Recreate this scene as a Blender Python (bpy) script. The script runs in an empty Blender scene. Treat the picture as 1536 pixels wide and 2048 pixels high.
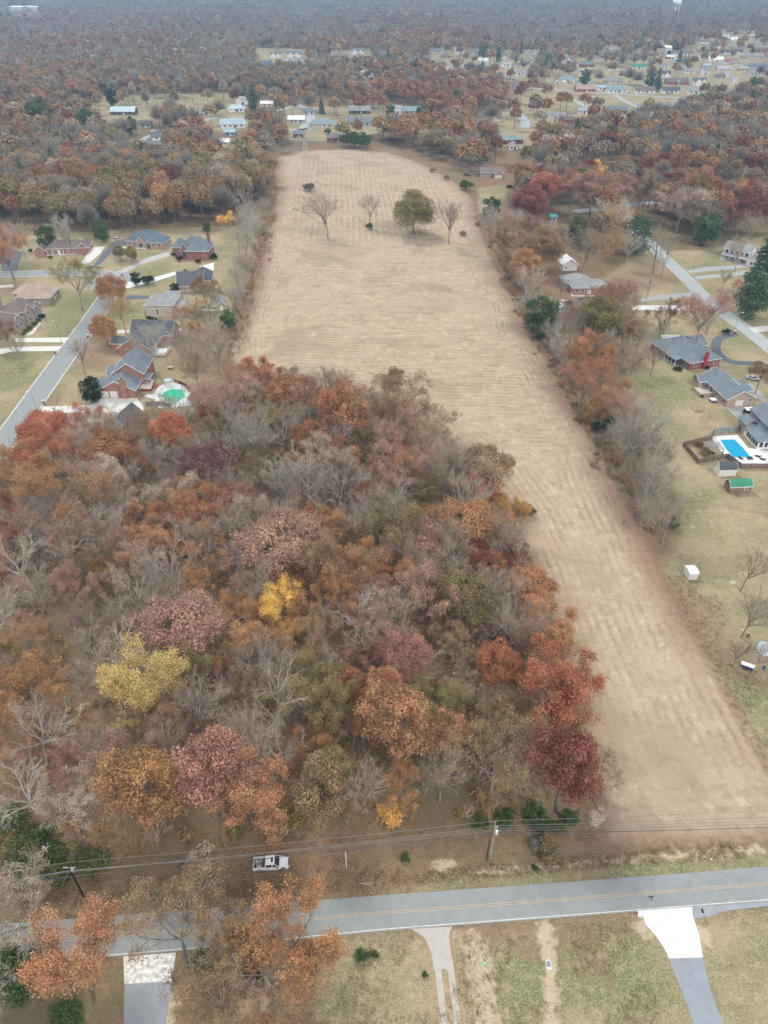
import bpy, math, random
import numpy as np
from mathutils import Vector
R = math.radians
C = bpy.context.scene.collection
scene = bpy.context.scene

# ------------------------------------------------------------------ camera
CAM_H = 120.0
FPX = 1473.0                       # focal length in pixels of the 1536 x 2048 photograph
PITCH = math.atan((1024 + 70) / FPX)
cam = bpy.data.cameras.new('camera')
cam.sensor_fit = 'VERTICAL'; cam.sensor_height = 24.0; cam.sensor_width = 18.0
cam.lens = 24.0 * FPX / 2048
cam.clip_start = 1.0; cam.clip_end = 40000
camo = bpy.data.objects.new('camera', cam); C.objects.link(camo)
camo.location = (0, 0, CAM_H); camo.rotation_euler = (R(90) - PITCH, 0, 0)
scene.camera = camo

# ------------------------------------------------------------------ world, sun, exposure
SUN_EL, SUN_AZ = R(50), R(150)
world = bpy.data.worlds.new('World'); scene.world = world; world.use_nodes = True
nt = world.node_tree; bg = nt.nodes['Background']
sky = nt.nodes.new('ShaderNodeTexSky'); sky.sky_type = 'NISHITA'; sky.sun_disc = False
sky.sun_elevation = SUN_EL; sky.sun_rotation = SUN_AZ
sky.air_density = 1.0; sky.dust_density = 4.0; sky.ozone_density = 1.0
ov = nt.nodes.new('ShaderNodeHueSaturation'); ov.inputs['Saturation'].default_value = .55   # high overcast: the blue is thinned by cloud
nt.links.new(sky.outputs[0], ov.inputs['Color']); nt.links.new(ov.outputs[0], bg.inputs[0]); bg.inputs[1].default_value = 0.125
sun = bpy.data.lights.new('sun', 'SUN'); sun.energy = 1.5; sun.angle = R(18); sun.color = (1, .995, .90)
suno = bpy.data.objects.new('sun', sun); C.objects.link(suno)
suno.rotation_euler = (R(90) - SUN_EL, 0, math.pi - SUN_AZ + math.pi)
scene.view_settings.view_transform = 'Standard'; scene.view_settings.look = 'None'
scene.view_settings.gamma = 1; scene.view_settings.use_curve_mapping = False
scene.view_settings.exposure = 0.72
scene.cycles.max_bounces = 6; scene.cycles.diffuse_bounces = 3; scene.cycles.glossy_bounces = 2
scene.cycles.transmission_bounces = 2; scene.cycles.volume_bounces = 0; scene.cycles.transparent_max_bounces = 6
scene.cycles.use_denoising = True; scene.cycles.adaptive_threshold = .004; scene.cycles.adaptive_min_samples = 24
try: scene.cycles.denoising_input_passes = 'RGB_ALBEDO_NORMAL'; scene.cycles.denoising_prefilter = 'ACCURATE'
except Exception: pass
try: scene.cycles.denoiser = 'OPENIMAGEDENOISE'
except Exception: pass

# ------------------------------------------------------------------ where a ray of the photograph meets height z
SP, CP = math.sin(PITCH), math.cos(PITCH)
def at(px, py, z=0.0):
    u = (px - 768) / FPX; v = (1024 - py) / FPX
    t = (z - CAM_H) / (-SP + v * CP)
    return (u * t, (CP + v * SP) * t)
def mpp(px, py, z=0.0):            # metres per photo pixel there
    x, y = at(px, py, z)
    return ((y) * CP + (CAM_H - z) * SP) / FPX
def poly(*pts): return [at(*p) for p in pts]
def pix(x, y, z=0.0):
    d = y * CP + (CAM_H - z) * SP
    return 768 + FPX * x / d, 1024 - FPX * ((z - CAM_H) * CP + y * SP) / d

# ------------------------------------------------------------------ mesh helpers
class MB:
    def __init__(s): s.v = []; s.f = []
    def add(s, vs, fs):
        n = len(s.v); s.v += [tuple(map(float, p)) for p in vs]; s.f += [tuple(i + n for i in f) for f in fs]; return s
    def box(s, x0, y0, z0, x1, y1, z1):
        return s.add([(x0,y0,z0),(x1,y0,z0),(x1,y1,z0),(x0,y1,z0),(x0,y0,z1),(x1,y0,z1),(x1,y1,z1),(x0,y1,z1)],
                     [(0,3,2,1),(4,5,6,7),(0,1,5,4),(1,2,6,5),(2,3,7,6),(3,0,4,7)])
    def hexa(s, b, t):             # bottom 4, top 4 points, counter-clockwise seen from above
        return s.add(list(b) + list(t), [(0,3,2,1),(4,5,6,7),(0,1,5,4),(1,2,6,5),(2,3,7,6),(3,0,4,7)])
    def slab(s, pts, th):          # polygon given by its top, thickened downwards
        n = len(pts); lo = [(p[0], p[1], p[2] - th) for p in pts]
        return s.add(list(pts) + lo, [tuple(range(n)), tuple(range(2*n-1, n-1, -1))] + [(i, i+n, (i+1) % n + n, (i+1) % n) for i in range(n)])
    def prism(s, pts, z0, z1):     # 2D outline
        n = len(pts)
        return s.add([(p[0],p[1],z0) for p in pts] + [(p[0],p[1],z1) for p in pts],
                     [tuple(range(n-1,-1,-1)), tuple(range(n, 2*n))] + [(i, (i+1) % n, (i+1) % n + n, i+n) for i in range(n)])
    def tube(s, p0, p1, r0, r1=None, n=6, caps=True):
        r1 = r0 if r1 is None else r1
        a = Vector(p0); b = Vector(p1); d = (b - a)
        if d.length < 1e-6: return s
        d.normalize(); u = d.orthogonal().normalized(); w = d.cross(u)
        vs = []
        for c, r in ((a, r0), (b, r1)):
            for k in range(n):
                t = 2 * math.pi * k / n; vs.append(c + u * (r * math.cos(t)) + w * (r * math.sin(t)))
        fs = [(k, (k+1) % n, (k+1) % n + n, k + n) for k in range(n)]
        if caps: fs += [tuple(range(n-1, -1, -1)), tuple(range(n, 2*n))]
        return s.add(vs, fs)
    def path(s, pts, r, n=5):
        for a, b in zip(pts, pts[1:]): s.tube(a, b, r, r, n)
        return s
    def blob(s, c, rx, ry, rz, nu=10, nv=6, seed=0, amp=0.0):
        rnd = random.Random(seed); vs = [(c[0], c[1], c[2] - rz)]
        for j in range(1, nv):
            th = math.pi * j / nv
            for i in range(nu):
                ph = 2 * math.pi * i / nu; k = 1 + amp * rnd.uniform(-1, 1)
                vs.append((c[0] + rx*k*math.sin(th)*math.cos(ph), c[1] + ry*k*math.sin(th)*math.sin(ph), c[2] - rz*k*math.cos(th)))
        vs.append((c[0], c[1], c[2] + rz)); fs = []
        for i in range(nu): fs.append((0, 1 + (i+1) % nu, 1 + i))
        for j in range(nv - 2):
            for i in range(nu):
                a = 1 + j*nu + i; b = 1 + j*nu + (i+1) % nu; fs.append((a, b, b + nu, a + nu))
        t = len(vs) - 1; o = 1 + (nv-2)*nu
        for i in range(nu): fs.append((o + i, o + (i+1) % nu, t))
        return s.add(vs, fs)
    def build(s, name, mat, parent=None, smooth=False, loc=None, rz=None):
        me = bpy.data.meshes.new(name); me.from_pydata(s.v, [], s.f); me.update()
        me.materials.append(mat)
        if smooth: me.polygons.foreach_set('use_smooth', [True] * len(me.polygons))
        o = bpy.data.objects.new(name, me); C.objects.link(o)
        if parent is not None: o.parent = parent
        if loc is not None: o.location = loc
        if rz is not None: o.rotation_euler = (0, 0, rz)
        return o
def quad_mesh(name, V, Q, mat, attrs=None, smooth=False):
    me = bpy.data.meshes.new(name); nq = len(Q)
    me.vertices.add(len(V)); me.vertices.foreach_set('co', np.asarray(V, np.float32).ravel())
    me.loops.add(nq * 4); me.loops.foreach_set('vertex_index', np.asarray(Q, np.int32).ravel())
    me.polygons.add(nq); me.polygons.foreach_set('loop_start', np.arange(0, nq*4, 4, dtype=np.int32))
    if attrs:
        for n, (typ, dom, arr) in attrs.items():
            a = me.attributes.new(n, typ, dom)
            a.data.foreach_set('color' if 'COLOR' in typ else 'value', np.asarray(arr, np.float32).ravel())
    me.update(calc_edges=True); me.validate()
    me.polygons.foreach_set('use_smooth', np.full(nq, smooth))
    me.materials.append(mat)
    return me
def tag(o, label=None, cat=None, group=None, kind=None):
    if label: o['label'] = label
    if cat: o['category'] = cat
    if group: o['group'] = group
    if kind: o['kind'] = kind
    return o
def empty(name, loc=(0,0,0), rz=0.0):
    o = bpy.data.objects.new(name, None); C.objects.link(o); o.location = loc; o.rotation_euler = (0,0,rz)
    o.empty_display_size = 0.5
    return o

# ------------------------------------------------------------------ materials
def newmat(name):
    m = bpy.data.materials.new(name); m.use_nodes = True
    n = m.node_tree.nodes; l = m.node_tree.links
    return m, n, l, n['Principled BSDF']
_mc = {}
def mat(col, var=0.18, scale=1.5, rough=0.85, name='surface', metal=0.0, spec=0.3):
    key = (tuple(round(c, 3) for c in col), var, scale, rough, metal)
    if key in _mc: return _mc[key]
    m, n, l, b = newmat(name)
    tc = n.new('ShaderNodeTexCoord'); ns = n.new('ShaderNodeTexNoise'); ns.inputs['Scale'].default_value = scale; ns.inputs['Detail'].default_value = 5
    l.new(tc.outputs['Object'], ns.inputs['Vector'])
    mp = n.new('ShaderNodeMapRange'); mp.inputs[1].default_value = .3; mp.inputs[2].default_value = .7
    mp.inputs[3].default_value = 1 - var; mp.inputs[4].default_value = 1 + var
    l.new(ns.outputs[0], mp.inputs[0])
    mx = n.new('ShaderNodeVectorMath'); mx.operation = 'SCALE'; mx.inputs[0].default_value = col[:3]
    l.new(mp.outputs[0], mx.inputs['Scale']); l.new(mx.outputs[0], b.inputs['Base Color'])
    b.inputs['Roughness'].default_value = rough; b.inputs['Metallic'].default_value = metal
    b.inputs['Specular IOR Level'].default_value = spec
    _mc[key] = m; return m
def roof_mat(col, streak=0.25):
    key = ('roof', tuple(col), streak)
    if key in _mc: return _mc[key]
    m, n, l, b = newmat('shingles')
    tc = n.new('ShaderNodeTexCoord')
    n1 = n.new('ShaderNodeTexNoise'); n1.inputs['Scale'].default_value = .35; n1.inputs['Detail'].default_value = 6
    n2 = n.new('ShaderNodeTexNoise'); n2.inputs['Scale'].default_value = 7; n2.inputs['Detail'].default_value = 2
    wv = n.new('ShaderNodeTexWave'); wv.inputs['Scale'].default_value = 1.1; wv.bands_direction = 'Z'; wv.inputs['Distortion'].default_value = .5
    for q in (n1, n2, wv): l.new(tc.outputs['Object'], q.inputs['Vector'])
    a = n.new('ShaderNodeMath'); a.operation = 'MULTIPLY_ADD'; a.inputs[1].default_value = streak * 3.4; a.inputs[2].default_value = 1 - streak * 1.7; l.new(n1.outputs[0], a.inputs[0])
    c = n.new('ShaderNodeMath'); c.operation = 'MULTIPLY_ADD'; c.inputs[1].default_value = .5; c.inputs[2].default_value = -.25; l.new(n2.outputs[0], c.inputs[0])
    e = n.new('ShaderNodeMath'); e.operation = 'ADD'; l.new(a.outputs[0], e.inputs[0]); l.new(c.outputs[0], e.inputs[1])
    w2 = n.new('ShaderNodeMath'); w2.operation = 'MULTIPLY_ADD'; w2.inputs[1].default_value = .12; l.new(wv.outputs['Fac'], w2.inputs[0]); l.new(e.outputs[0], w2.inputs[2])
    mx = n.new('ShaderNodeVectorMath'); mx.operation = 'SCALE'; mx.inputs[0].default_value = col[:3]
    l.new(w2.outputs[0], mx.inputs['Scale']); l.new(mx.outputs[0], b.inputs['Base Color'])
    b.inputs['Roughness'].default_value = .8; b.inputs['Specular IOR Level'].default_value = .35
    _mc[key] = m; return m
def brick_mat(col):
    key = ('brick', tuple(col))
    if key in _mc: return _mc[key]
    m, n, l, b = newmat('brickwork')
    tc = n.new('ShaderNodeTexCoord'); mp = n.new('ShaderNodeMapping'); mp.inputs['Rotation'].default_value = (R(90), 0, 0)
    br = n.new('ShaderNodeTexBrick'); br.inputs['Scale'].default_value = 3.0
    br.inputs['Color1'].default_value = (*[c * .85 for c in col], 1); br.inputs['Color2'].default_value = (*[c * 1.2 for c in col], 1)
    br.inputs['Mortar'].default_value = (.36, .32, .29, 1); br.inputs['Mortar Size'].default_value = .012
    l.new(tc.outputs['Object'], mp.inputs[0]); l.new(mp.outputs[0], br.inputs['Vector'])
    ns = n.new('ShaderNodeTexNoise'); ns.inputs['Scale'].default_value = .8; l.new(tc.outputs['Object'], ns.inputs['Vector'])
    a = n.new('ShaderNodeMath'); a.operation = 'MULTIPLY_ADD'; a.inputs[1].default_value = .5; a.inputs[2].default_value = .75; l.new(ns.outputs[0], a.inputs[0])
    mx = n.new('ShaderNodeVectorMath'); mx.operation = 'SCALE'; l.new(br.outputs['Color'], mx.inputs[0]); l.new(a.outputs[0], mx.inputs['Scale'])
    l.new(mx.outputs[0], b.inputs['Base Color']); b.inputs['Roughness'].default_value = .9
    _mc[key] = m; return m
WHITE = mat((.78, .78, .76), .05, 2, .6, 'white paint'); GLASS = mat((.035, .045, .055), .2, 1, .15, 'window glass', 0, .6)
DARK = mat((.03, .03, .032), .2, 3, .5, 'dark paint'); RUBBER = mat((.02, .02, .02), .1, 5, .9, 'rubber')
STEEL = mat((.42, .44, .45), .1, 2, .45, 'galvanised steel', .6); WOOD = mat((.20, .16, .13), .3, 2, .9, 'weathered wood')
CONC = mat((.60, .60, .57), .10, .7, .85, 'concrete'); CONC_WHITE = mat((.67, .69, .68), .07, .35, .8, 'new concrete')

# crown and bark take their colour from the object
def foliage_mat(name, translucent=.3, clump=.35, rough=.8):
    m, n, l, b = newmat(name)
    oi = n.new('ShaderNodeObjectInfo'); at_ = n.new('ShaderNodeAttribute'); at_.attribute_name = 'v'
    tc = n.new('ShaderNodeTexCoord'); ns = n.new('ShaderNodeTexNoise'); ns.inputs['Scale'].default_value = .32; ns.inputs['Detail'].default_value = 3
    l.new(tc.outputs['Object'], ns.inputs['Vector'])
    a = n.new('ShaderNodeMath'); a.operation = 'MULTIPLY_ADD'; a.inputs[1].default_value = 2*clump; a.inputs[2].default_value = 1 - clump; l.new(ns.outputs[0], a.inputs[0])
    c = n.new('ShaderNodeMath'); c.operation = 'MULTIPLY'; l.new(a.outputs[0], c.inputs[0]); l.new(at_.outputs['Fac'], c.inputs[1])
    hs = n.new('ShaderNodeHueSaturation'); hs.inputs['Saturation'].default_value = .86; l.new(oi.outputs['Color'], hs.inputs['Color']); l.new(c.outputs[0], hs.inputs['Value'])
    h = n.new('ShaderNodeMath'); h.operation = 'MULTIPLY_ADD'; h.inputs[1].default_value = .07; h.inputs[2].default_value = .465
    n2 = n.new('ShaderNodeTexNoise'); n2.inputs['Scale'].default_value = .55; l.new(tc.outputs['Object'], n2.inputs['Vector'])
    l.new(n2.outputs[0], h.inputs[0]); l.new(h.outputs[0], hs.inputs['Hue'])
    df = n.new('ShaderNodeBsdfDiffuse'); tr = n.new('ShaderNodeBsdfTranslucent'); ms = n.new('ShaderNodeMixShader')
    l.new(hs.outputs[0], df.inputs[0]); l.new(hs.outputs[0], tr.inputs[0]); ms.inputs[0].default_value = translucent
    l.new(df.outputs[0], ms.inputs[1]); l.new(tr.outputs[0], ms.inputs[2])
    n.remove(b); l.new(ms.outputs[0], n['Material Output'].inputs[0])
    return m
LEAF = foliage_mat('leaves', .30, .45); NEEDLE = foliage_mat('evergreen leaves', .15, .3)
def bark_mat():
    m, n, l, b = newmat('bark')
    oi = n.new('ShaderNodeObjectInfo'); tc = n.new('ShaderNodeTexCoord'); ns = n.new('ShaderNodeTexNoise'); ns.inputs['Scale'].default_value = 1.3; ns.inputs['Detail'].default_value = 5
    l.new(tc.outputs['Object'], ns.inputs['Vector'])
    a = n.new('ShaderNodeMath'); a.operation = 'MULTIPLY_ADD'; a.inputs[1].default_value = .9; a.inputs[2].default_value = .55; l.new(ns.outputs[0], a.inputs[0])
    mx = n.new('ShaderNodeVectorMath'); mx.operation = 'SCALE'; l.new(oi.outputs['Color'], mx.inputs[0]); l.new(a.outputs[0], mx.inputs['Scale'])
    l.new(mx.outputs[0], b.inputs['Base Color']); b.inputs['Roughness'].default_value = .95; b.inputs['Specular IOR Level'].default_value = .1
    return m
BARK = bark_mat()
def vcol_mat(name, translucent=.2):
    m, n, l, b = newmat(name)
    a = n.new('ShaderNodeAttribute'); a.attribute_name = 'Col'
    df = n.new('ShaderNodeBsdfDiffuse'); tr = n.new('ShaderNodeBsdfTranslucent'); ms = n.new('ShaderNodeMixShader')
    l.new(a.outputs['Color'], df.inputs[0]); l.new(a.outputs['Color'], tr.inputs[0]); ms.inputs[0].default_value = translucent
    l.new(df.outputs[0], ms.inputs[1]); l.new(tr.outputs[0], ms.inputs[2])
    n.remove(b); l.new(ms.outputs[0], n['Material Output'].inputs[0])
    return m
WOODS = vcol_mat('distant foliage')
# ------------------------------------------------------------------ zones of the ground (outlines in world metres)
FIELD = poly((556,312),(590,303),(640,300),(700,299),(780,305),(850,330),(905,362),(935,385),(950,410),(955,440),(962,470),(990,540),(1035,600),(1052,660),(1110,745),(1150,815),
             (1200,900),(1240,985),(1285,1065),(1318,1140),(1372,1240),(1420,1330),(1470,1420),(1510,1490),(1545,1545),(1700,1640),(1700,1662),(1300,1684),(1215,1690),
             (1200,1600),(1190,1500),(1160,1380),(1110,1240),(1070,1120),(1030,1030),(970,940),(890,870),(800,800),(700,780),(600,765),(500,745),(462,720),(465,650),(485,600),(515,520),(528,460),(548,420),(556,380),(548,345))
LAWNS = [poly((-400,440),(0,480),(60,470),(200,462),(300,458),(440,452),(500,450),(520,470),(500,560),(470,640),(455,700),(440,760),(400,820),(300,850),(180,850),(60,930),(0,1010),(-500,1100)),
         poly((1240,720),(1300,650),(1240,600),(1200,560),(1290,500),(1400,500),(1536,470),(2000,470),(2000,1500),(1640,1640),(1545,1535),(1510,1480),(1470,1405),(1422,1320),(1372,1225),(1325,1140),(1370,1040),(1300,900),(1250,800)),
         poly((660,1872),(1000,1850),(1700,1800),(1800,2300),(600,2300)),
         poly((760,1792),(900,1768),(1100,1738),(1330,1712),(1700,1676),(1700,1728),(900,1782)),
         poly((955,375),(1020,365),(1010,400),(975,430),(955,425)),
         poly((330,188),(470,186),(480,215),(540,240),(500,262),(420,262),(330,235),(180,250),(165,215),(215,192)),
         poly((1030,190),(1150,160),(1400,190),(1400,215),(1300,235),(1240,245),(1150,240),(1060,300),(1000,290),(940,235),(1010,220)),
         poly((860,92),(1060,100),(1200,95),(1320,60),(1700,50),(1700,215),(1400,212),(1150,175),(1000,155),(860,148)), poly((640,98),(770,100),(775,130),(640,132)), poly((505,96),(620,98),(615,150),(545,150)),
         poly((560,215),(760,210),(850,205),(840,235),(700,285),(580,280))]
GREEN = [poly((1270,750),(1350,735),(1370,800),(1330,860),(1300,830)), poly((1310,990),(1360,960),(1370,1060),(1330,1070)), poly((110,610),(200,600),(150,700),(100,670),(85,640)),
         poly((250,610),(300,600),(290,640),(250,650)), poly((380,610),(430,620),(430,650),(380,640)), poly((270,540),(340,520),(350,545),(270,565)), poly((0,700),(100,700),(60,770),(0,790)),
         poly((960,1900),(1300,1870),(1340,1960),(1300,2060),(1000,2060)), poly((900,1762),(1536,1706),(1536,1730),(900,1780)), poly((1480,1380),(1536,1370),(1560,1500),(1520,1460))]
SOIL = [poly((925,1885),(975,1880),(985,1960),(1010,2060),(955,2060),(940,1960)), poly((1072,1845),(1105,1842),(1112,1900),(1120,2070),(1090,2070),(1085,1930)), poly((955,1738),(1100,1728),(1300,1712),(1560,1688),(1560,1699),(1300,1722),(1100,1737),(960,1748)),
        poly((1225,1560),(1233,1560),(1252,1640),(1243,1640)), poly((1175,1620),(1200,1615),(1215,1640),(1190,1660)), poly((865,1722),(905,1718),(912,1740),(872,1745)), poly((1385,1850),(1415,1850),(1430,1900),(1402,1900)), poly((1268,1832),(1290,1838),(1310,1875),(1290,1880),(1262,1855)), poly((320,1990),(360,1985),(350,2060),(310,2060)), poly((480,2000),(540,1990),(545,2020),(485,2030)), poly((900,1860),(960,1856),(965,1866),(905,1872))]
RED = [poly((1225,1000),(1262,1010),(1300,1060),(1322,1130),(1305,1140),(1275,1095),(1240,1040)), poly((1120,770),(1150,790),(1185,850),(1175,870),(1130,810)), poly((505,520),(525,460),(548,430),(535,520),(520,600),(500,640),(470,690),(480,620)), poly((1210,545),(1330,520),(1370,560),(1300,580),(1240,575)), poly((40,770),(120,790),(60,900),(0,900)), poly((195,640),(260,700),(200,740),(150,730)), poly((330,660),(460,670),(440,760),(340,740)), poly((1130,1640),(1215,1640),(1230,1700),(1140,1710)),
       poly((870,1868),(1280,1832),(1275,1850),(1000,1870),(880,1885)), poly((1310,1150),(1400,1180),(1480,1300),(1536,1330),(1536,1380),(1440,1330),(1350,1210)), poly((955,355),(1080,362),(1010,372),(960,372))]
def seg_dist(P, poly_):
    d = np.full(len(P), 1e9); inside = np.zeros(len(P), bool); n = len(poly_)
    for i in range(n):
        ax, ay = poly_[i]; bx, by = poly_[(i+1) % n]
        ex, ey = bx-ax, by-ay; L = ex*ex + ey*ey + 1e-12
        t = np.clip(((P[:,0]-ax)*ex + (P[:,1]-ay)*ey)/L, 0, 1)
        d = np.minimum(d, np.hypot(P[:,0]-ax-t*ex, P[:,1]-ay-t*ey))
        c = ((ay > P[:,1]) != (by > P[:,1])) & (P[:,0] < ex*(P[:,1]-ay)/(ey + (1e-12 if ey == 0 else 0)) + ax)
        inside ^= c
    return np.where(inside, d, -d)
def inside_any(P, polys):
    m = np.zeros(len(P), bool)
    for q in polys: m |= seg_dist(P, q) > 0
    return m

ys = [-400, -250, -150, -80, -40, -10]; y = 0.0
while y < 14000:
    ys.append(y); y += max(.9, y*.0042) if y < 700 else y*.03
ys = np.array(ys); us = np.linspace(-1, 1, 281)
hw = 130 + .68*np.maximum(ys, 0)
gx = us[None,:] * hw[:,None]; gy = np.repeat(ys[:,None], len(us), 1)
P = np.stack([gx.ravel(), gy.ravel()], 1)
sdf = np.clip(seg_dist(P, FIELD), -40, 60)
sdl = np.full(len(P), -40.)
for q in LAWNS: sdl = np.maximum(sdl, seg_dist(P, q))
sdg = np.full(len(P), -40.)
for q in GREEN: sdg = np.maximum(sdg, seg_dist(P, q))
sdx = np.full(len(P), -40.)
for q in SOIL: sdx = np.maximum(sdx, seg_dist(P, q))
sdr = np.full(len(P), -40.)
for q in RED: sdr = np.maximum(sdr, seg_dist(P, q))
ny, nx = gx.shape
idx = np.arange(ny*nx).reshape(ny, nx)
Q = np.stack([idx[:-1,:-1], idx[:-1,1:], idx[1:,1:], idx[1:,:-1]], -1).reshape(-1, 4)

def ground_material():
    m, n, l, b = newmat('ground cover')
    def att(nm):
        a = n.new('ShaderNodeAttribute'); a.attribute_name = nm; return a.outputs['Fac']
    geo = n.new('ShaderNodeNewGeometry'); pos = geo.outputs['Position']
    def noise(sc, det=4, vec=None, dist=0.0, rough=.5):
        q = n.new('ShaderNodeTexNoise'); q.inputs['Scale'].default_value = sc; q.inputs['Detail'].default_value = det
        q.inputs['Distortion'].default_value = dist; q.inputs['Roughness'].default_value = rough
        l.new(vec or pos, q.inputs['Vector']); return q.outputs[0]
    def math_(op, a, b_=None, c_=None, clamp=False):
        q = n.new('ShaderNodeMath'); q.operation = op; q.use_clamp = clamp
        for i, v in enumerate((a, b_, c_)):
            if v is None: continue
            if isinstance(v, (int, float)): q.inputs[i].default_value = v
            else: l.new(v, q.inputs[i])
        return q.outputs[0]
    def rng(v, a, b_, c_=0, d=1, smooth=False):
        q = n.new('ShaderNodeMapRange'); l.new(v, q.inputs[0])
        if smooth: q.interpolation_type = 'SMOOTHSTEP'
        for i, w in enumerate((a, b_, c_, d)): q.inputs[i+1].default_value = w
        return q.outputs[0]
    def mix(f, a, b_):
        q = n.new('ShaderNodeMix'); q.data_type = 'RGBA'
        if isinstance(f, (int, float)): q.inputs[0].default_value = f
        else: l.new(f, q.inputs[0])
        for i, v in ((6, a), (7, b_)):
            if isinstance(v, tuple): q.inputs[i].default_value = (*v, 1)
            else: l.new(v, q.inputs[i])
        return q.outputs[2]
    nb, nm, nf, nff = noise(.018, 3), noise(.09, 5), noise(.7, 5, rough=.65), noise(3.2, 4, rough=.7)
    sf, sl, sg = att('sd_field'), att('sd_lawn'), att('sd_green')
    jag = math_('MULTIPLY_ADD', math_('SUBTRACT', nm, .5), 9.0, math_('MULTIPLY', math_('SUBTRACT', nf, .5), 4.0))
    # leaf litter
    litter = mix(rng(nf, .35, .65), (.15, .10, .062), (.26, .178, .108))
    litter = mix(rng(nff, .50, .66), litter, (.38, .27, .165))
    litter = mix(rng(nb, .45, .62), litter, (.17, .145, .085))
    litter = mix(rng(nff, .42, .28, 0, .7), litter, (.05, .035, .025)); litter = mix(rng(noise(.4, 6, rough=.75, dist=.5), .54, .66, 0, .6), litter, (.34, .20, .115)); litter = mix(rng(noise(.5, 6, rough=.7, dist=.5), .42, .32, 0, .6), litter, (.09, .065, .042))
    # lawn
    lawn = mix(rng(nm, .38, .62), (.35, .285, .17), (.235, .21, .115))
    gm = math_('ADD', rng(noise(.045, 5, dist=.6), .47, .66), rng(math_('ADD', sg, math_('MULTIPLY', jag, 1.4)), -3, 5, 0, 1), clamp=True)
    lawn = mix(gm, lawn, mix(rng(nf, .3, .7), (.10, .145, .045), (.18, .20, .08)))
    lawn = mix(rng(nff, .42, .64, 0, .65), lawn, (.47, .39, .27)); lawn = mix(rng(nff, .46, .34, 0, .6), lawn, (.16, .13, .075))
    lawn = mix(rng(noise(.06, 6, dist=1.2), .60, .72, 0, .8), lawn, (.25, .155, .10))       # drifts of fallen leaves
    lawn = mix(rng(noise(.12, 6, dist=1.5, rough=.7), .68, .78, 0, .7), lawn, (.46, .38, .27))  # bare soil
    lawn = mix(rng(nf, .52, .66, 0, .55), lawn, (.47, .385, .26)); lawn = mix(rng(nf, .45, .33, 0, .5), lawn, (.175, .15, .08)); lawn = mix(rng(noise(.35, 6, rough=.75), .55, .66, 0, .5), lawn, (.21, .17, .10))
    lm = rng(math_('ADD', sl, math_('MULTIPLY', jag, .8)), -1.5, 2.0)
    col = mix(lm, litter, lawn)
    # mown field: rows follow the edge, cross the middle, and run away from the camera at the far end
    sep = n.new('ShaderNodeSeparateXYZ'); l.new(pos, sep.inputs[0]); X, Y = sep.outputs[0], sep.outputs[1]
    wob = math_('ADD', math_('MULTIPLY', math_('SUBTRACT', nb, .5), 3.0), math_('MULTIPLY', math_('SUBTRACT', nf, .5), .9))
    def rows(v, period): return math_('SINE', math_('MULTIPLY', math_('ADD', v, wob), 2*math.pi/period))
    along = rows(sf, 2.2); cross = rows(math_('ADD', Y, math_('MULTIPLY', X, .05)), 2.5); away = rows(math_('ADD', X, math_('MULTIPLY', Y, .05)), 3.4)
    inner = math_('MULTIPLY', rng(sf, 12, 14), math_('ADD', rng(math_('ADD', Y, math_('MULTIPLY', wob, 3)), 176, 190), rng(math_('ADD', Y, math_('MULTIPLY', wob, 3)), 92, 84), clamp=True))
    far = rng(Y, 395, 425)
    mid = n.new('ShaderNodeMix'); l.new(far, mid.inputs[0]); l.new(cross, mid.inputs[2]); l.new(away, mid.inputs[3])
    st = n.new('ShaderNodeMix'); l.new(inner, st.inputs[0]); l.new(along, st.inputs[2]); l.new(mid.outputs[0], st.inputs[3])
    stripe = math_('MULTIPLY', rng(st.outputs[0], -.2, 1), rng(noise(.05, 4, dist=.8), .36, .58))
    straw = mix(rng(nff, .36, .64), (.55, .45, .335), (.33, .255, .175))
    straw = mix(rng(nm, .35, .7, 0, .7), straw, (.50, .40, .29))
    mpn = n.new('ShaderNodeMapping'); mpn.inputs['Scale'].default_value = (.35, 1.6, 1); l.new(pos, mpn.inputs[0])
    streak = noise(.22, 6, mpn.outputs[0], .3, .7)
    straw = mix(math_('MULTIPLY', rng(streak, .50, .68, 0, .55), rng(Y, 178, 205)), straw, (.25, .185, .115)); straw = mix(rng(noise(.33, 6, rough=.75, dist=.4), .50, .66, 0, .55), straw, (.27, .205, .13)); straw = mix(rng(noise(.30, 5, rough=.7, dist=.3), .46, .34, 0, .45), straw, (.66, .565, .42))
    straw = mix(math_('MULTIPLY', math_('MULTIPLY', stripe, rng(noise(.09, 6, dist=1.2, rough=.75), .38, .60)), .62), straw, (.24, .18, .12))
    straw = mix(rng(noise(.035, 5, dist=1.0), .54, .68, 0, .6), straw, (.28, .225, .145))
    straw = mix(math_('MULTIPLY', rng(noise(.03, 4, dist=.5), .58, .68), rng(Y, 330, 230, 0, .3)), straw, (.36, .33, .19))
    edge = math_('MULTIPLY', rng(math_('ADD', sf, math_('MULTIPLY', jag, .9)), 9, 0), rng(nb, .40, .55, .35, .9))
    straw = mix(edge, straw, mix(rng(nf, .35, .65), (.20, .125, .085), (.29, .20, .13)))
    straw = mix(rng(nff, .43, .33, 0, .6), straw, (.19, .14, .10)); straw = mix(rng(noise(1.3, 6, rough=.75, dist=.5), .56, .66, 0, .45), straw, (.22, .17, .12))
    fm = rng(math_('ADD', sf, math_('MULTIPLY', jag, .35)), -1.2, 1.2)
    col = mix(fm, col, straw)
    rm_ = math_('MULTIPLY', rng(math_('ADD', att('sd_red'), math_('MULTIPLY', jag, .7)), -3.5, 3.5), .55)
    col = mix(rm_, col, mix(rng(nff, .38, .62), (.18, .10, .07), (.33, .205, .145)))
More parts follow.
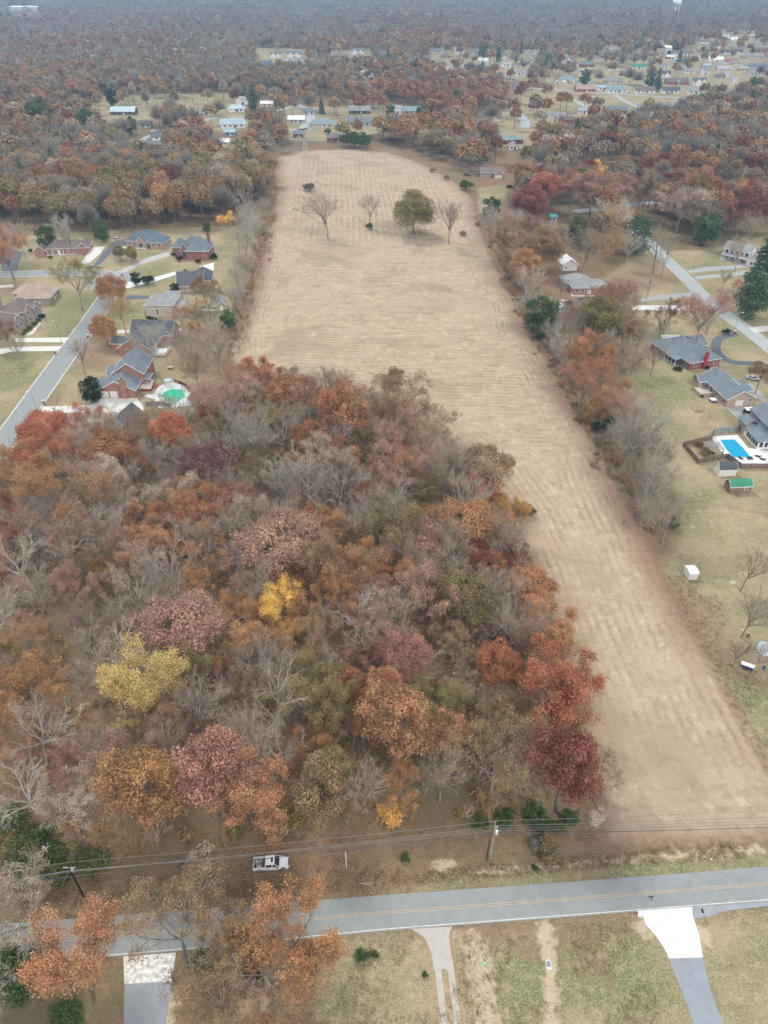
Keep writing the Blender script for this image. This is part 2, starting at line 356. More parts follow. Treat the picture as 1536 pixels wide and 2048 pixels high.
    sm_ = rng(math_('ADD', att('sd_soil'), math_('MULTIPLY', math_('SUBTRACT', nf, .5), 4.5)), -.35, .5)
    col = mix(math_('MULTIPLY', sm_, .9), col, mix(rng(nff, .35, .65), (.60, .50, .37), (.40, .31, .21)))
    l.new(col, b.inputs['Base Color']); b.inputs['Roughness'].default_value = 1; b.inputs['Specular IOR Level'].default_value = .05
    bp = n.new('ShaderNodeBump'); bp.inputs['Strength'].default_value = .6; bp.inputs['Distance'].default_value = .25
    hsum = math_('MULTIPLY_ADD', math_('MULTIPLY', st.outputs[0], fm), -.25, math_('ADD', nff, nf))
    l.new(hsum, bp.inputs['Height']); l.new(bp.outputs[0], b.inputs['Normal'])
    return m
GROUND = ground_material()
def zone(name, mask, label):
    q = Q[mask]; used = np.unique(q); remap = -np.ones(ny*nx, int); remap[used] = np.arange(len(used))
    V = np.column_stack([P[used], np.zeros(len(used))])
    me = quad_mesh(name, V, remap[q], GROUND, {'sd_field': ('FLOAT', 'POINT', sdf[used]), 'sd_lawn': ('FLOAT', 'POINT', np.clip(sdl[used], -40, 40)), 'sd_green': ('FLOAT', 'POINT', np.clip(sdg[used], -40, 40)), 'sd_soil': ('FLOAT', 'POINT', np.clip(sdx[used], -40, 40)), 'sd_red': ('FLOAT', 'POINT', np.clip(sdr[used], -40, 40))}, True)
    o = bpy.data.objects.new(name, me); C.objects.link(o); return tag(o, label, None, None, 'structure')
fq = sdf[Q].mean(1) > 0; lq = (sdl[Q].mean(1) > 0) & ~fq
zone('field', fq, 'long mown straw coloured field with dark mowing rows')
zone('lawn', lq, 'dry tan and green lawns around the houses')
zone('ground', ~fq & ~lq, 'brown leaf covered ground under the woods')

# ------------------------------------------------------------------ roads and paving
def asphalt(col, name='asphalt', sc=.5):
    m, n, l, b = newmat(name)
    g = n.new('ShaderNodeNewGeometry')
    n1 = n.new('ShaderNodeTexNoise'); n1.inputs['Scale'].default_value = sc; n1.inputs['Detail'].default_value = 6; n1.inputs['Roughness'].default_value = .6
    n2 = n.new('ShaderNodeTexNoise'); n2.inputs['Scale'].default_value = 9; n2.inputs['Detail'].default_value = 3
    v = n.new('ShaderNodeTexVoronoi'); v.feature = 'DISTANCE_TO_EDGE'; v.inputs['Scale'].default_value = .22
    n3 = n.new('ShaderNodeTexNoise'); n3.inputs['Scale'].default_value = .8; n3.inputs['Detail'].default_value = 5
    l.new(g.outputs['Position'], n3.inputs['Vector'])
    ad = n.new('ShaderNodeVectorMath'); ad.operation = 'MULTIPLY_ADD'; ad.inputs[1].default_value = (2.2, 2.2, 0); l.new(n3.outputs['Color'], ad.inputs[0]); l.new(g.outputs['Position'], ad.inputs[2])
    l.new(ad.outputs[0], v.inputs['Vector'])
    for q in (n1, n2): l.new(g.outputs['Position'], q.inputs['Vector'])
    a = n.new('ShaderNodeMath'); a.operation = 'MULTIPLY_ADD'; a.inputs[1].default_value = .45; a.inputs[2].default_value = .62; l.new(n1.outputs[0], a.inputs[0])
    c = n.new('ShaderNodeMath'); c.operation = 'MULTIPLY_ADD'; c.inputs[1].default_value = .3; l.new(n2.outputs[0], c.inputs[0]); l.new(a.outputs[0], c.inputs[2])
    cr = n.new('ShaderNodeMapRange'); cr.inputs[1].default_value = 0; cr.inputs[2].default_value = .012; cr.inputs[3].default_value = .84; cr.inputs[4].default_value = 1; l.new(v.outputs['Distance'], cr.inputs[0])
    d = n.new('ShaderNodeMath'); d.operation = 'MULTIPLY'; l.new(c.outputs[0], d.inputs[0]); l.new(cr.outputs[0], d.inputs[1])
    mx = n.new('ShaderNodeVectorMath'); mx.operation = 'SCALE'; mx.inputs[0].default_value = col; l.new(d.outputs[0], mx.inputs['Scale'])
    l.new(mx.outputs[0], b.inputs['Base Color']); b.inputs['Roughness'].default_value = .85; b.inputs['Specular IOR Level'].default_value = .25
    return m
ASPH = asphalt((.27, .29, .287)); ASPH_DARK = asphalt((.115, .13, .15), 'dark asphalt'); GRAVEL = asphalt((.44, .415, .375), 'gravel', 1.4); ASPH_FAR = asphalt((.36, .39, .39), 'worn asphalt')
def flat(name, pts, z, m, label, kind='structure', th=.0):
    mb = MB(); n = len(pts)
    mb.add([(p[0], p[1], z) for p in pts], [tuple(range(n))])
    return tag(mb.build(name, m), label, None, None, kind)
def offset_line(pts, d):
    out = []
    for i, p in enumerate(pts):
        a = pts[max(0, i-1)]; b = pts[min(len(pts)-1, i+1)]
        dx, dy = b[0]-a[0], b[1]-a[1]; L = math.hypot(dx, dy); out.append((p[0]-dy/L*d, p[1]+dx/L*d))
    return out
def smooth_line(pts, n=3):
    for _ in range(n):
        q = [pts[0]]
        for a, b in zip(pts, pts[1:]): q += [(a[0]*.75+b[0]*.25, a[1]*.75+b[1]*.25), (a[0]*.25+b[0]*.75, a[1]*.25+b[1]*.75)]
        pts = q + [pts[-1]]
    return pts
def ribbon(name, pts, w, z, m, label, kind='structure', sm=2, off=0.0):
    pts = smooth_line(pts, sm) if sm else pts
    L = offset_line(pts, off + w/2); Rr = offset_line(pts, off - w/2); n = len(pts)
    mb = MB(); mb.add([(p[0],p[1],z) for p in Rr] + [(p[0],p[1],z) for p in L], [(i, i+1, n+i+1, n+i) for i in range(n-1)])
    return tag(mb.build(name, m), label, None, None, kind)
YEL = mat((.47, .38, .22), .12, 1.2, .8, 'worn yellow paint'); LINE = mat((.62, .62, .58), .25, 1.2, .8, 'worn white paint')
# the two-lane road in front
top = poly((-300,1868),(0,1848),(384,1820),(768,1790),(1152,1763),(1536,1733),(1900,1705)); bot = poly((-300,1953),(0,1933),(384,1900),(768,1862),(1152,1833),(1536,1803),(1900,1776))
mid_ = [((a[0]+b[0])/2, (a[1]+b[1])/2) for a, b in zip(top, bot)]
mb = MB(); n_ = len(top); mb.add([(p[0],p[1],.02) for p in bot] + [(p[0],p[1],.02) for p in top], [(i, i+1, n_+i+1, n_+i) for i in range(n_-1)])
tag(mb.build('road', ASPH), 'two lane grey asphalt road crossing the bottom of the view', None, None, 'structure')
for o_ in (-.17, .17): ribbon('road_marking', mid_, .10, .026, YEL, 'yellow centre line on the front road', sm=0, off=o_)
ribbon('road_marking', [(p[0], p[1]+.28) for p in bot], .12, .026, LINE, 'thin white edge line on the near side of the front road', sm=0)
# subdivision street on the left with concrete kerbs
LR = [at(*p) for p in ((-260,556),(17,549),(110,546),(190,545))] + [at(216,549), at(229,562), at(222,584), at(209,602), at(176,651), at(128,716), at(67,801), at(0,897), at(-90,1010)]
ribbon('road', LR, 8.2, .02, ASPH, 'grey subdivision street with concrete kerbs on the left')
for s_ in (-4.25, 4.25): ribbon('kerb', LR, .42, .08, CONC, 'pale concrete kerb along the subdivision street', off=s_)
mb = MB(); c = at(222,562); mb.add([(c[0]+9.5*math.cos(t*.2618), c[1]+15*math.sin(t*.2618), .016) for t in range(24)], [tuple(range(24))])
tag(mb.build('road', ASPH), 'rounded bulb of the subdivision street corner', None, None, 'structure')
RR = [at(*p) for p in ((1237,408),(1250,430),(1268,455),(1300,487),(1331,518),(1369,553),(1407,594),(1454,631),(1515,675),(1600,745))]
ribbon('road', RR, 7.2, .02, ASPH_FAR, 'worn grey street running diagonally on the right')
ribbon('road', [at(*p) for p in ((1150,424),(1237,410),(1297,406),(1425,399),(1600,393),(1900,380))], 7, .024, ASPH_FAR, 'grey cross street among the trees on the right')
for pts, w, lb in (
    (((880,180),(985,198),(1013,203),(1034,224),(1052,243),(1050,256)), 9, 'curved street by the red brick hip roofed house'),
    (((1060,176),(1142,182),(1250,189),(1377,197),(1536,203),(1800,212)), 8, 'long pale street in front of the far ranch houses'),
    (((1120,182),(1142,196),(1173,214)), 6, 'pale driveway left of the grey ranch house'),
    (((1232,190),(1245,200),(1270,212),(1291,222)), 6, 'pale driveway right of the grey ranch house'),
    (((268,312),(276,292),(288,276),(310,268)), 5, 'white gravel drive behind the left woods'),
    (((300,262),(350,256),(400,244),(425,236),(520,232),(600,208)), 6, 'pale lane by the meadow'),
    (((575,118),(568,130),(562,143)), 24, 'pale new street of the far building plots'),
    (((590,210),(612,216),(625,236),(604,260)), 9, 'pale street behind the far end of the field'),
    (((850,140),(1000,128),(1060,150)), 9, 'street of the distant suburb'), (((560,262),(640,256),(680,246)), 6, 'pale drive by the teal roofed house')):
    ribbon('road', [at(*p) for p in pts], w, .05, ASPH_FAR, lb)
PAVE = [  # name, outline, height, material, label
 ('driveway', ((1273,1822),(1384,1814),(1386,1832),(1398,1870),(1406,1915),(1338,1917),(1330,1900),(1312,1872),(1292,1850),(1286,1833)), .032, CONC_WHITE, 'bright white concrete driveway apron at the front road'),
 ('driveway', ((1338,1917),(1406,1915),(1422,1985),(1452,2060),(1480,2150),(1410,2150),(1385,2040),(1362,1980)), .028, asphalt((.27,.30,.33),'grey drive'), 'grey asphalt driveway below the white apron'),
 ('driveway', ((822,1858),(905,1853),(898,1868),(900,1895),(906,1925),(908,1940),(898,1942),(887,1938),(880,1942),(868,1940),(862,1905),(852,1880),(842,1870)), .028, GRAVEL, 'pale gravel mouth of the farm track at the front road'),
 ('driveway', ((247,1913),(352,1905),(343,1963),(249,1968)), .032, mat((.58,.57,.53), .4, 1.6, .9, 'stained concrete'), 'stained concrete apron under the bare roadside tree'),
 ('driveway', ((249,1968),(343,1963),(330,2060),(318,2200),(240,2200),(247,2060)), .028, asphalt((.27,.29,.31),'side drive'), 'grey driveway in the lower left corner'),
 ('pavement', ((1384,1814),(1440,1811),(1536,1803),(1536,1812),(1450,1822),(1420,1832),(1390,1838)), .024, asphalt((.3,.32,.34),'shoulder'), 'grey asphalt shoulder beside the white apron'),
 ('driveway', ((203,796),(274,796),(286,812),(288,824),(80,826),(86,813),(178,811),(196,803)), .03, CONC, 'wide concrete driveway of the brick garage house'),
 ('driveway', ((80,835),(215,833),(330,838),(330,860),(300,852),(215,846),(70,847)), .03, asphalt((.33,.34,.34),'drive'), 'grey driveway below the brick garage house'),
 ('driveway', ((30,676),(139,675),(130,685),(30,684)), .03, CONC, 'straight concrete driveway of the brown roofed house'),
 ('driveway', ((-40,712),(0,698),(25,694),(125,692),(114,702),(25,703),(0,709),(-40,725)), .03, CONC, 'second concrete driveway on the left edge'),
 ('path', ((83,635),(91,635),(66,668),(42,675),(38,673),(62,663)), .03, CONC, 'narrow concrete path along the brown roofed house'),
 ('driveway', ((212,660),(264,660),(264,667),(206,668)), .03, CONC, 'concrete driveway beside the orange street tree'),
 ('driveway', ((336,657),(366,657),(364,668),(335,667)), .03, CONC, 'concrete pad behind the dark roofed house'),
 ('driveway', ((180,538),(194,537),(232,494),(255,489),(255,479),(226,484)), .03, ASPH_DARK, 'dark driveway with the parked white car'),
 ('driveway', ((160,528),(186,494),(211,492),(200,508),(179,526)), .03, CONC, 'concrete drive of the long brick ranch'),
 ('driveway', ((0,520),(20,470),(30,500),(45,505),(32,545),(5,545)), .03, ASPH_DARK, 'dark driveway left of the long brick ranch'),
 ('driveway', ((232,544),(249,546),(290,526),(341,512),(338,503),(300,514)), .03, asphalt((.42,.42,.41),'pale drive'), 'pale driveway to the dark red brick house'),
 ('driveway', ((245,566),(253,577),(300,566),(351,550),(351,543),(300,557)), .03, CONC_WHITE, 'white driveway to the house with the dark blue roof'),
 ('driveway', ((399,533),(428,525),(427,542),(413,543)), .03, CONC_WHITE, 'white concrete pad behind the dark red brick house'),
 ('driveway', ((255,591),(298,591),(298,598),(250,599)), .03, ASPH_DARK, 'short dark drive of the beige brick house'),
 ('path', ((372,618),(435,619),(435,622),(372,621)), .03, CONC, 'narrow path to the little grey shed'),
 ('driveway', ((1262,611),(1395,610),(1392,621),(1262,620)), .03, CONC, 'pale concrete drive below the grey roofed brick house'),
 ('driveway', ((1280,598),(1320,590),(1392,584),(1400,592),(1330,598),(1285,603)), .028, asphalt((.33,.34,.35),'grey lane'), 'grey drive from the right street'),
 ('driveway', ((1374,541),(1410,534),(1468,531),(1500,524),(1500,532),(1470,538),(1412,543),(1382,546)), .03, asphalt((.36,.37,.37),'lane'), 'upper grey drive of the white porch house'),
 ('driveway', ((1388,553),(1450,547),(1507,540),(1507,548),(1450,554),(1394,559)), .03, asphalt((.36,.37,.37),'lane'), 'lower grey drive right of the street'),
 ('driveway', ((1498,655),(1545,650),(1545,662),(1508,665)), .03, CONC, 'pale drive at the right end of the street'),
 ('driveway', ((1452,815),(1505,812),(1540,830),(1500,858),(1488,850)), .03, asphalt((.36,.37,.38),'yard'), 'grey gravel yard with the black trailer'),
 ('driveway', ((1500,765),(1536,800),(1560,830),(1520,800),(1490,770)), .028, asphalt((.36,.36,.35),'yard lane'), 'grey drive beside the house with the brown tree'),
 ('patio', ((1421,873),(1475,870),(1497,896),(1536,902),(1620,906),(1620,931),(1481,932),(1455,914),(1438,898)), .03, CONC_WHITE, 'white pool deck inside the wooden fence'),
 ('patio', ((316,775),(329,766),(348,764),(365,771),(380,786),(397,800),(392,810),(352,814),(336,816),(318,816),(312,806),(306,797),(286,794),(288,790),(307,789)), .03, CONC_WHITE, 'pale patio round the green covered pool'),
 ('patio', ((1098,612),(1110,606),(1180,608),(1180,613),(1130,616),(1128,624),(1108,624)), .03, CONC_WHITE, 'white pool surround with the slide'),
 ('path', ((1140,584),(1146,590),(1188,590),(1188,593),(1144,593)), .03, CONC, 'white curved path behind the grey roofed brick house'),
]
ribbon('driveway', [at(*p) for p in ((875,1930),(881,1980),(889,2050),(893,2200))], .95, .026, GRAVEL, 'left pale wheel rut of the gravel farm track')
ribbon('driveway', [at(*p) for p in ((900,1930),(907,1980),(916,2050),(924,2200))], .95, .026, GRAVEL, 'right pale wheel rut of the gravel farm track')
for nm, pts, z, m_, lb in PAVE: flat(nm, poly(*pts), z, m_, lb)
ribbon('driveway', [at(*p) for p in ((1474,668),(1438,674),(1430,690),(1434,706),(1448,719),(1470,726),(1530,727))], 3.6, .03, ASPH_DARK, 'dark curved loop driveway of the house with the red chimney')
for (a_, b_) in (((1288,1850),(1391,1846)),((1318,1882),(1400,1879))):
    ribbon('pavement_joint', [at(*a_), at(*b_)], .07, .038, mat((.5,.5,.48), .1), 'thin sawn joint across the white apron', sm=0)
ribbon('pavement_joint', [at(1330,1819), at(1372,1916)], .07, .038, mat((.5,.5,.48), .1), 'sawn joint running down the white apron', sm=0)
def pool(pts, label, col, dz=.0):
    p = poly(*pts); t = empty('pool', (*p[0], 0)); o = p[0]; q = [(a[0]-o[0], a[1]-o[1]) for a in p]
    m, n, l, b = newmat('pool water'); b.inputs['Base Color'].default_value = (*col, 1); b.inputs['Roughness'].default_value = .12
    ns = n.new('ShaderNodeTexNoise'); ns.inputs['Scale'].default_value = 1.2; bp = n.new('ShaderNodeBump'); bp.inputs['Strength'].default_value = .12; l.new(ns.outputs[0], bp.inputs['Height']); l.new(bp.outputs[0], b.inputs['Normal'])
    MB().prism(q, .02, .05).build('water', m, t)
    cx = sum(a[0] for a in q)/len(q); cy = sum(a[1] for a in q)/len(q)
    big = [(cx+(a[0]-cx)*1.07, cy+(a[1]-cy)*1.07) for a in q]; k = len(q)
    mb = MB(); mb.add([(a[0],a[1],.06) for a in q] + [(a[0],a[1],.06) for a in big], [(i, k+i, k+(i+1) % k, (i+1) % k) for i in range(k)])
    mb.build('coping', CONC_WHITE, t)
    return tag(t, label, 'pool')
pool(((1440,880),(1469,879),(1486,896),(1501,914),(1467,915),(1452,898)), 'bright blue rectangular pool inside the wooden fence', (.0, .31, .54))
pool(((1110,616),(1146,612),(1150,617),(1116,624)), 'small teal pool with a white slide behind the hedge', (.01, .22, .30))
# pool with a green safety cover
p = poly((329,784),(343,779),(365,780),(367,786),(372,792),(352,806),(337,806),(323,792)); o0 = p[0]
t = empty('pool', (*o0, 0)); q = [(a[0]-o0[0], a[1]-o0[1]) for a in p]
MB().prism(q, .04, .10).build('pool_cover', mat((.01, .47, .27), .12, .6, .5, 'green tarpaulin'), t); tag(t, 'irregular pool under a bright green cover behind the brick garage house', 'pool')
# ------------------------------------------------------------------ tree prototypes
def tubes_np(S, n=3):
    """S: (k, 8) rows of p0, p1, r0, r1 -> vertices, quads"""
    S = np.asarray(S, float); p0, p1, r0, r1 = S[:, :3], S[:, 3:6], S[:, 6], S[:, 7]
    d = p1 - p0; L = np.linalg.norm(d, axis=1, keepdims=True) + 1e-9; d = d / L
    a = np.where(np.abs(d[:, 2:3]) < .9, np.array([[0, 0, 1.]]), np.array([[1., 0, 0]]))
    u = np.cross(d, a); u /= np.linalg.norm(u, axis=1, keepdims=True) + 1e-9; w = np.cross(d, u)
    t = 2*np.pi*np.arange(n)/n
    ring = u[:, None]*np.cos(t)[None, :, None] + w[:, None]*np.sin(t)[None, :, None]
    V = np.concatenate([p0[:, None] + ring*r0[:, None, None], p1[:, None] + ring*r1[:, None, None]], 1).reshape(-1, 3)
    k = len(S); b = (np.arange(k)*2*n)[:, None]; i = np.arange(n)[None]
    Qd = np.stack([b+i, b+(i+1) % n, b+n+(i+1) % n, b+n+i], -1).reshape(-1, 4)
    return V, Qd
def leaves_np(rng, c, nrm, size, asp=1.0):
    k = len(c); a = rng.normal(size=(k, 3)); u = np.cross(nrm, a); u /= np.linalg.norm(u, axis=1, keepdims=True) + 1e-9
    w = np.cross(nrm, u); w /= np.linalg.norm(w, axis=1, keepdims=True) + 1e-9
    u = u*(size*.5)[:, None]; w = w*(size*.5*asp)[:, None]
    bend = nrm/(np.linalg.norm(nrm, axis=1, keepdims=True)+1e-9)*(size*.18)[:, None]
    V = np.stack([c-u*.9, c-w+bend, c+u, c+w+bend], 1).reshape(-1, 3)
    return V, np.arange(4*k).reshape(-1, 4)
def grow(rng, P0, D, L, r, n_child, t_lo, t_hi, ang, len_f, r_f, up, steps=2, wig=.18):
    """grow a branch of `steps` pieces from each start; return its segments and n_child starts on each"""
    k = len(P0); segs = []; pts = [P0]; dirs = [D]; p = P0; d = D
    for s in range(steps):
        d = d + rng.normal(size=(k, 3))*wig + np.array([0, 0, up]); d /= np.linalg.norm(d, axis=1, keepdims=True)
        q = p + d*(L/steps)[:, None]; ra = r*(1-.75*s/steps); rb = r*(1-.75*(s+1)/steps)
        segs.append(np.column_stack([p, q, ra, rb])); pts.append(q); dirs.append(d); p = q
    pts = np.stack(pts, 1)
    if not n_child: return np.concatenate(segs), pts[:, -1], d
    t = rng.uniform(t_lo, t_hi, (k, n_child))*steps; t[:, 0] = steps*.999
    i = np.floor(t).astype(int); f = (t-i)[..., None]
    kk = np.arange(k)[:, None]
    st = pts[kk, i]*(1-f) + pts[kk, i+1]*f
    dd = np.stack(dirs[1:], 1)[kk, i]
    az = rng.normal(size=(k, n_child, 3)); az -= (az*dd).sum(-1, keepdims=True)*dd; az /= np.linalg.norm(az, axis=-1, keepdims=True)+1e-9
    if k == 1:                                                     # limbs of the trunk leave it evenly all round
        ph = 2*np.pi*(np.arange(n_child)*.382 + rng.uniform(0, 1)) + rng.normal(size=n_child)*.25
        az = np.stack([np.cos(ph), np.sin(ph), np.zeros(n_child)], -1)[None]
    an = rng.normal(ang, .15, (k, n_child, 1)); nd = dd*np.cos(an) + az*np.sin(an)
    cl = L[:, None]*len_f*rng.uniform(.7, 1.15, (k, n_child))*(1.15-.45*(t/steps)); cr = np.maximum(r[:, None]*r_f, .012)*np.ones((k, n_child))
    return np.concatenate(segs), st.reshape(-1, 3), nd.reshape(-1, 3), cl.ravel(), cr.ravel()
def skeleton(seed, H=15., R_=5., fork=.35, limbs=6, lean=.0, levels=4, r0=.32, ang=.62, counts=(6, 5, 5), up=.10, straight=False):
    rng = np.random.default_rng(seed)
    base = np.array([[0., 0, -.3]]); d0 = np.array([[lean, lean*.4, 1.]]); d0 /= np.linalg.norm(d0)
    tl = H*(.86 if straight else fork+.18)
    s0, P1, D1, L1, R1_ = grow(rng, base, d0, np.array([tl]), np.array([r0]), limbs + (8 if straight else 0), (.35 if straight else .62), 1., ang, .60 if not straight else .42, .40, .02, 4, .05)
    if not straight: L1 = L1*0 + (H-tl)*rng.uniform(.85, 1.1, len(L1))/np.clip(D1[:, 2], .55, 1)*.82
    L1 = np.minimum(L1, R_*1.45)
    trunk = [s0]; tw = []
    P_, D_, L_, r_ = P1, D1, L1, R1_; tips = []
    for lv in range(levels-1):
        last = lv == levels-2
        out = grow(rng, P_, D_, L_, r_, 0 if last else counts[lv],   .28, 1., .60, .56, .42, up if lv < 2 else up*.6, 3 if lv == 0 else 2, .16)
        (trunk if lv < 1 else tw).append(out[0])
        if lv == 1: tips_mid = P_
        if last: tips = out[1]
        else: P_, D_, L_, r_ = out[1:]
    return np.concatenate(trunk), np.concatenate(tw), tips
def lump_crown(seed, rx, rz, cz, n_lump, per, lr=(1.1, 1.9), leaf=.42, flat_=.45, hollow=.5):
    rng = np.random.default_rng(seed); Vs = []; col = []
    d = rng.normal(size=(n_lump*3, 3)); d /= np.linalg.norm(d, axis=1, keepdims=True)
    d = d[d[:, 2] > -flat_][:n_lump]; rr = rng.uniform(hollow, 1., len(d))**.6
    az = np.arctan2(d[:, 1], d[:, 0]); p1, p2, p3 = rng.uniform(0, 6.28, 3); rr = rr*(1 + .16*np.sin(2*az+p1) + .13*np.sin(3*az+p2) + .10*np.sin(5*az+p3+3*d[:, 2]))
    cs = d*rr[:, None]*np.array([rx-lr[0]*.8, rx-lr[0]*.8, rz-lr[0]*.8]) + np.array([0, 0, cz])
    C_, N_, S_, K_ = [], [], [], []
    for c in cs:
        r = rng.uniform(*lr); k = int(per*(r/lr[1])**2)
        q = rng.normal(size=(k, 3)); q[:, 2] += .35; q /= np.linalg.norm(q, axis=1, keepdims=True)
        sh = np.array([r*rng.uniform(.85, 1.2), r*rng.uniform(.85, 1.2), r*rng.uniform(.65, .95)])
        C_.append(c + q*sh*rng.uniform(.55, 1.12, (k, 1))); N_.append(q + rng.normal(size=(k, 3))*.55)
        S_.append(leaf*rng.uniform(.6, 1.35, k)); K_.append(np.full(k, rng.uniform(.78, 1.2))*rng.uniform(.75, 1.28, k))
    V, Qd = leaves_np(rng, np.concatenate(C_), np.concatenate(N_), np.concatenate(S_))
    return V, Qd, np.concatenate(K_)
def tip_crown(seed, tips, per, spread, leaf, keep=1.):
    rng = np.random.default_rng(seed); tips = tips[rng.random(len(tips)) < keep]
    c = np.repeat(tips, per, 0) + rng.normal(size=(len(tips)*per, 3))*spread
    nr = rng.normal(size=c.shape); nr[:, 2] += .8
    V, Qd = leaves_np(rng, c, nr, leaf*rng.uniform(.6, 1.4, len(c)))
    return V, Qd, np.repeat(rng.uniform(.75, 1.2, len(tips)), per)*rng.uniform(.75, 1.25, len(c))
def conifer(seed, H=14., R_=3.2):
    rng = np.random.default_rng(seed); C_, N_, S_, K_ = [], [], [], []; z = H*.08
    while z < H*.97:
        r = R_*(1-(z/H))**.8*rng.uniform(.75, 1.15)+.25
        for j in range(int(7+r*3)):
            a = rng.uniform(0, 6.28); k = int(20+r*22); t = rng.uniform(.15, 1, k)**.7
            p = np.column_stack([np.cos(a)*t*r, np.sin(a)*t*r, z - t*r*.25 + rng.normal(size=k)*.12]); p[:, :2] += rng.normal(size=(k, 2))*.22*(.4+t[:, None])
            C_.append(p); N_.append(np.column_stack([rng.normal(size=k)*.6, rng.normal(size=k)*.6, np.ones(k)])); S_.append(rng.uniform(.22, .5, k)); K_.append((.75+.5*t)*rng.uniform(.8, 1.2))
        z += H*.055
    V, Qd = leaves_np(rng, np.concatenate(C_), np.concatenate(N_), np.concatenate(S_), .55)
    return V, Qd, np.concatenate(K_)
PROTO = {}     # o: open-grown oak, kind -> list of (trunk mesh, crown mesh, crown material kind, crown radius, crown centre height, height)
def reg(kind, trunk, tnt, crown, cmat, R_, cz, H, n=6, extra=None):
    V, Qd = tubes_np(trunk, n); tm = quad_mesh('trunk', V, Qd, BARK, None, True)
    V, Qd, k = crown
    if extra is not None:                                          # twigs join the crown's own mesh
        cm = quad_mesh('crown', V, Qd, cmat, {'v': ('FLOAT', 'FACE', k)})
        V2, Q2 = tubes_np(extra, 3); em = quad_mesh('twigs', V2, Q2, BARK)
    else: cm = quad_mesh('crown', V, Qd, cmat, {'v': ('FLOAT', 'FACE', k)}); em = None
    PROTO.setdefault(kind, []).append((tm, cm, em, R_, cz, H))
for s in range(3):
    tr, tw, tips = skeleton(10+s, 15, 5, .34, 6, levels=3, counts=(5,))
    reg('r', tr, 0, lump_crown(20+s, 5.2, 4.6, 9.9, 58, 470, leaf=.27, lr=(.8, 1.9)), LEAF, 5.2, 9.9, 14.5)
for s in range(2):
    tr, tw, tips = skeleton(24+s, 14, 5.5, .22, 8, levels=3, counts=(5,), ang=.8)
    reg('o', tr, 0, lump_crown(26+s, 6.0, 5.9, 7.9, 110, 270, leaf=.29, flat_=.8, lr=(1.0, 1.8)), LEAF, 6.0, 7.6, 14)
for s in range(2):
    tr, tw, tips = skeleton(30+s, 17, 4, .4, 5, levels=3, counts=(4,), ang=.4)
    reg('c', tr, 0, lump_crown(40+s, 4.2, 6.6, 10.2, 54, 400, (.8, 1.75), leaf=.27), LEAF, 4.2, 10.2, 17)
for s in range(2):
    tr, tw, tips = skeleton(50+s, 13, 6.5, .25, 8, levels=4, counts=(6, 4), ang=.85, up=.08)
    reg('s', tr, 0, lump_crown(60+s, 6.4, 3.8, 8.8, 84, 250, (1., 1.7), leaf=.29, flat_=.25, hollow=.6), LEAF, 6.4, 8.6, 12.8, extra=tw)
for s in range(3):
    tr, tw, tips = skeleton(70+s, 15, 5, .3, 7, levels=5, counts=(6, 5, 4), ang=.65)
    reg('p', tr, 0, tip_crown(80+s, tips, 15, .30, .18, .66), LEAF, 5.2, 9.6, 15, extra=tw)
tr, tw, tips = skeleton(90, 15, 5, .3, 7, levels=4, counts=(6, 5), ang=.7)
reg('q', tr, 0, tip_crown(91, tips, 78, .40, .225, .88), LEAF, 5.2, 9.6, 15, extra=tw)
tr, tw, tips = skeleton(94, 15, 5, .3, 8, levels=4, counts=(6, 5), ang=.75)
reg('q', tr, 0, tip_crown(95, tips, 74, .44, .225, .88), LEAF, 5.2, 9.6, 15, extra=tw)
tr, tw, tips = skeleton(98, 15, 5, .22, 9, levels=4, counts=(7, 6), ang=.6, up=.12)
reg('l', tr, 0, tip_crown(99, tips, 52, .40, .20, .95), LEAF, 5.2, 9.6, 15, extra=tw)
def reg_bare(kind, tr, tw, R_, cz, H):
    V, Qd = tubes_np(tr, 6); tm = quad_mesh('trunk', V, Qd, BARK, None, True)
    V, Qd = tubes_np(tw, 3); cm = quad_mesh('branches', V, Qd, BARK)
    PROTO.setdefault(kind, []).append((tm, None, cm, R_, cz, H))
for s in range(4):
    tr, tw, _ = skeleton(100+s, 15, 4.8, .20+.03*s, 11, levels=5, counts=(7, 7, 8), ang=.50+.05*s, up=.13, r0=.27)
    reg_bare('k', tr, tw, 4.8, 9.6, 15)
for s in range(2):
    tr, tw, _ = skeleton(110+s, 15, 5, .34, 8, levels=5, counts=(7, 6, 7), ang=.72, up=.07, lean=.16, r0=.34)
    reg_bare('d', tr, tw, 5, 10, 15)
for s in range(2):
    tr, tw, _ = skeleton(114+s, 17, 2.6, .7, 9, levels=5, counts=(5, 5, 4), ang=.8, up=.10, straight=True, r0=.24)
    reg_bare('t', tr, tw, 3.0, 11.5, 17)
for s in range(2):
    reg('e', np.array([[0,0,-.2, 0,0,13, .28,.05]]), 0, conifer(120+s), NEEDLE, 3.2, 6.4, 14)
reg('h', np.array([[0,0,-.2, 0,0,5, .25,.1]]), 0, lump_crown(130, 3.5, 4.6, 4.6, 46, 210, (.7, 1.7), leaf=.36, flat_=.95, hollow=.45), NEEDLE, 3.4, 4.6, 9.2)
for s in range(2):
    tr, tw, _ = skeleton(140+s, 2.4, 1.2, .1, 6, levels=3, counts=(4,), r0=.05, ang=.8)
    reg('b', tr, 0, lump_crown(142+s, 1.35, .95, 1.0, 22, 120, (.35, .6), leaf=.17, flat_=.6), LEAF, 1.35, 1.0, 1.9)

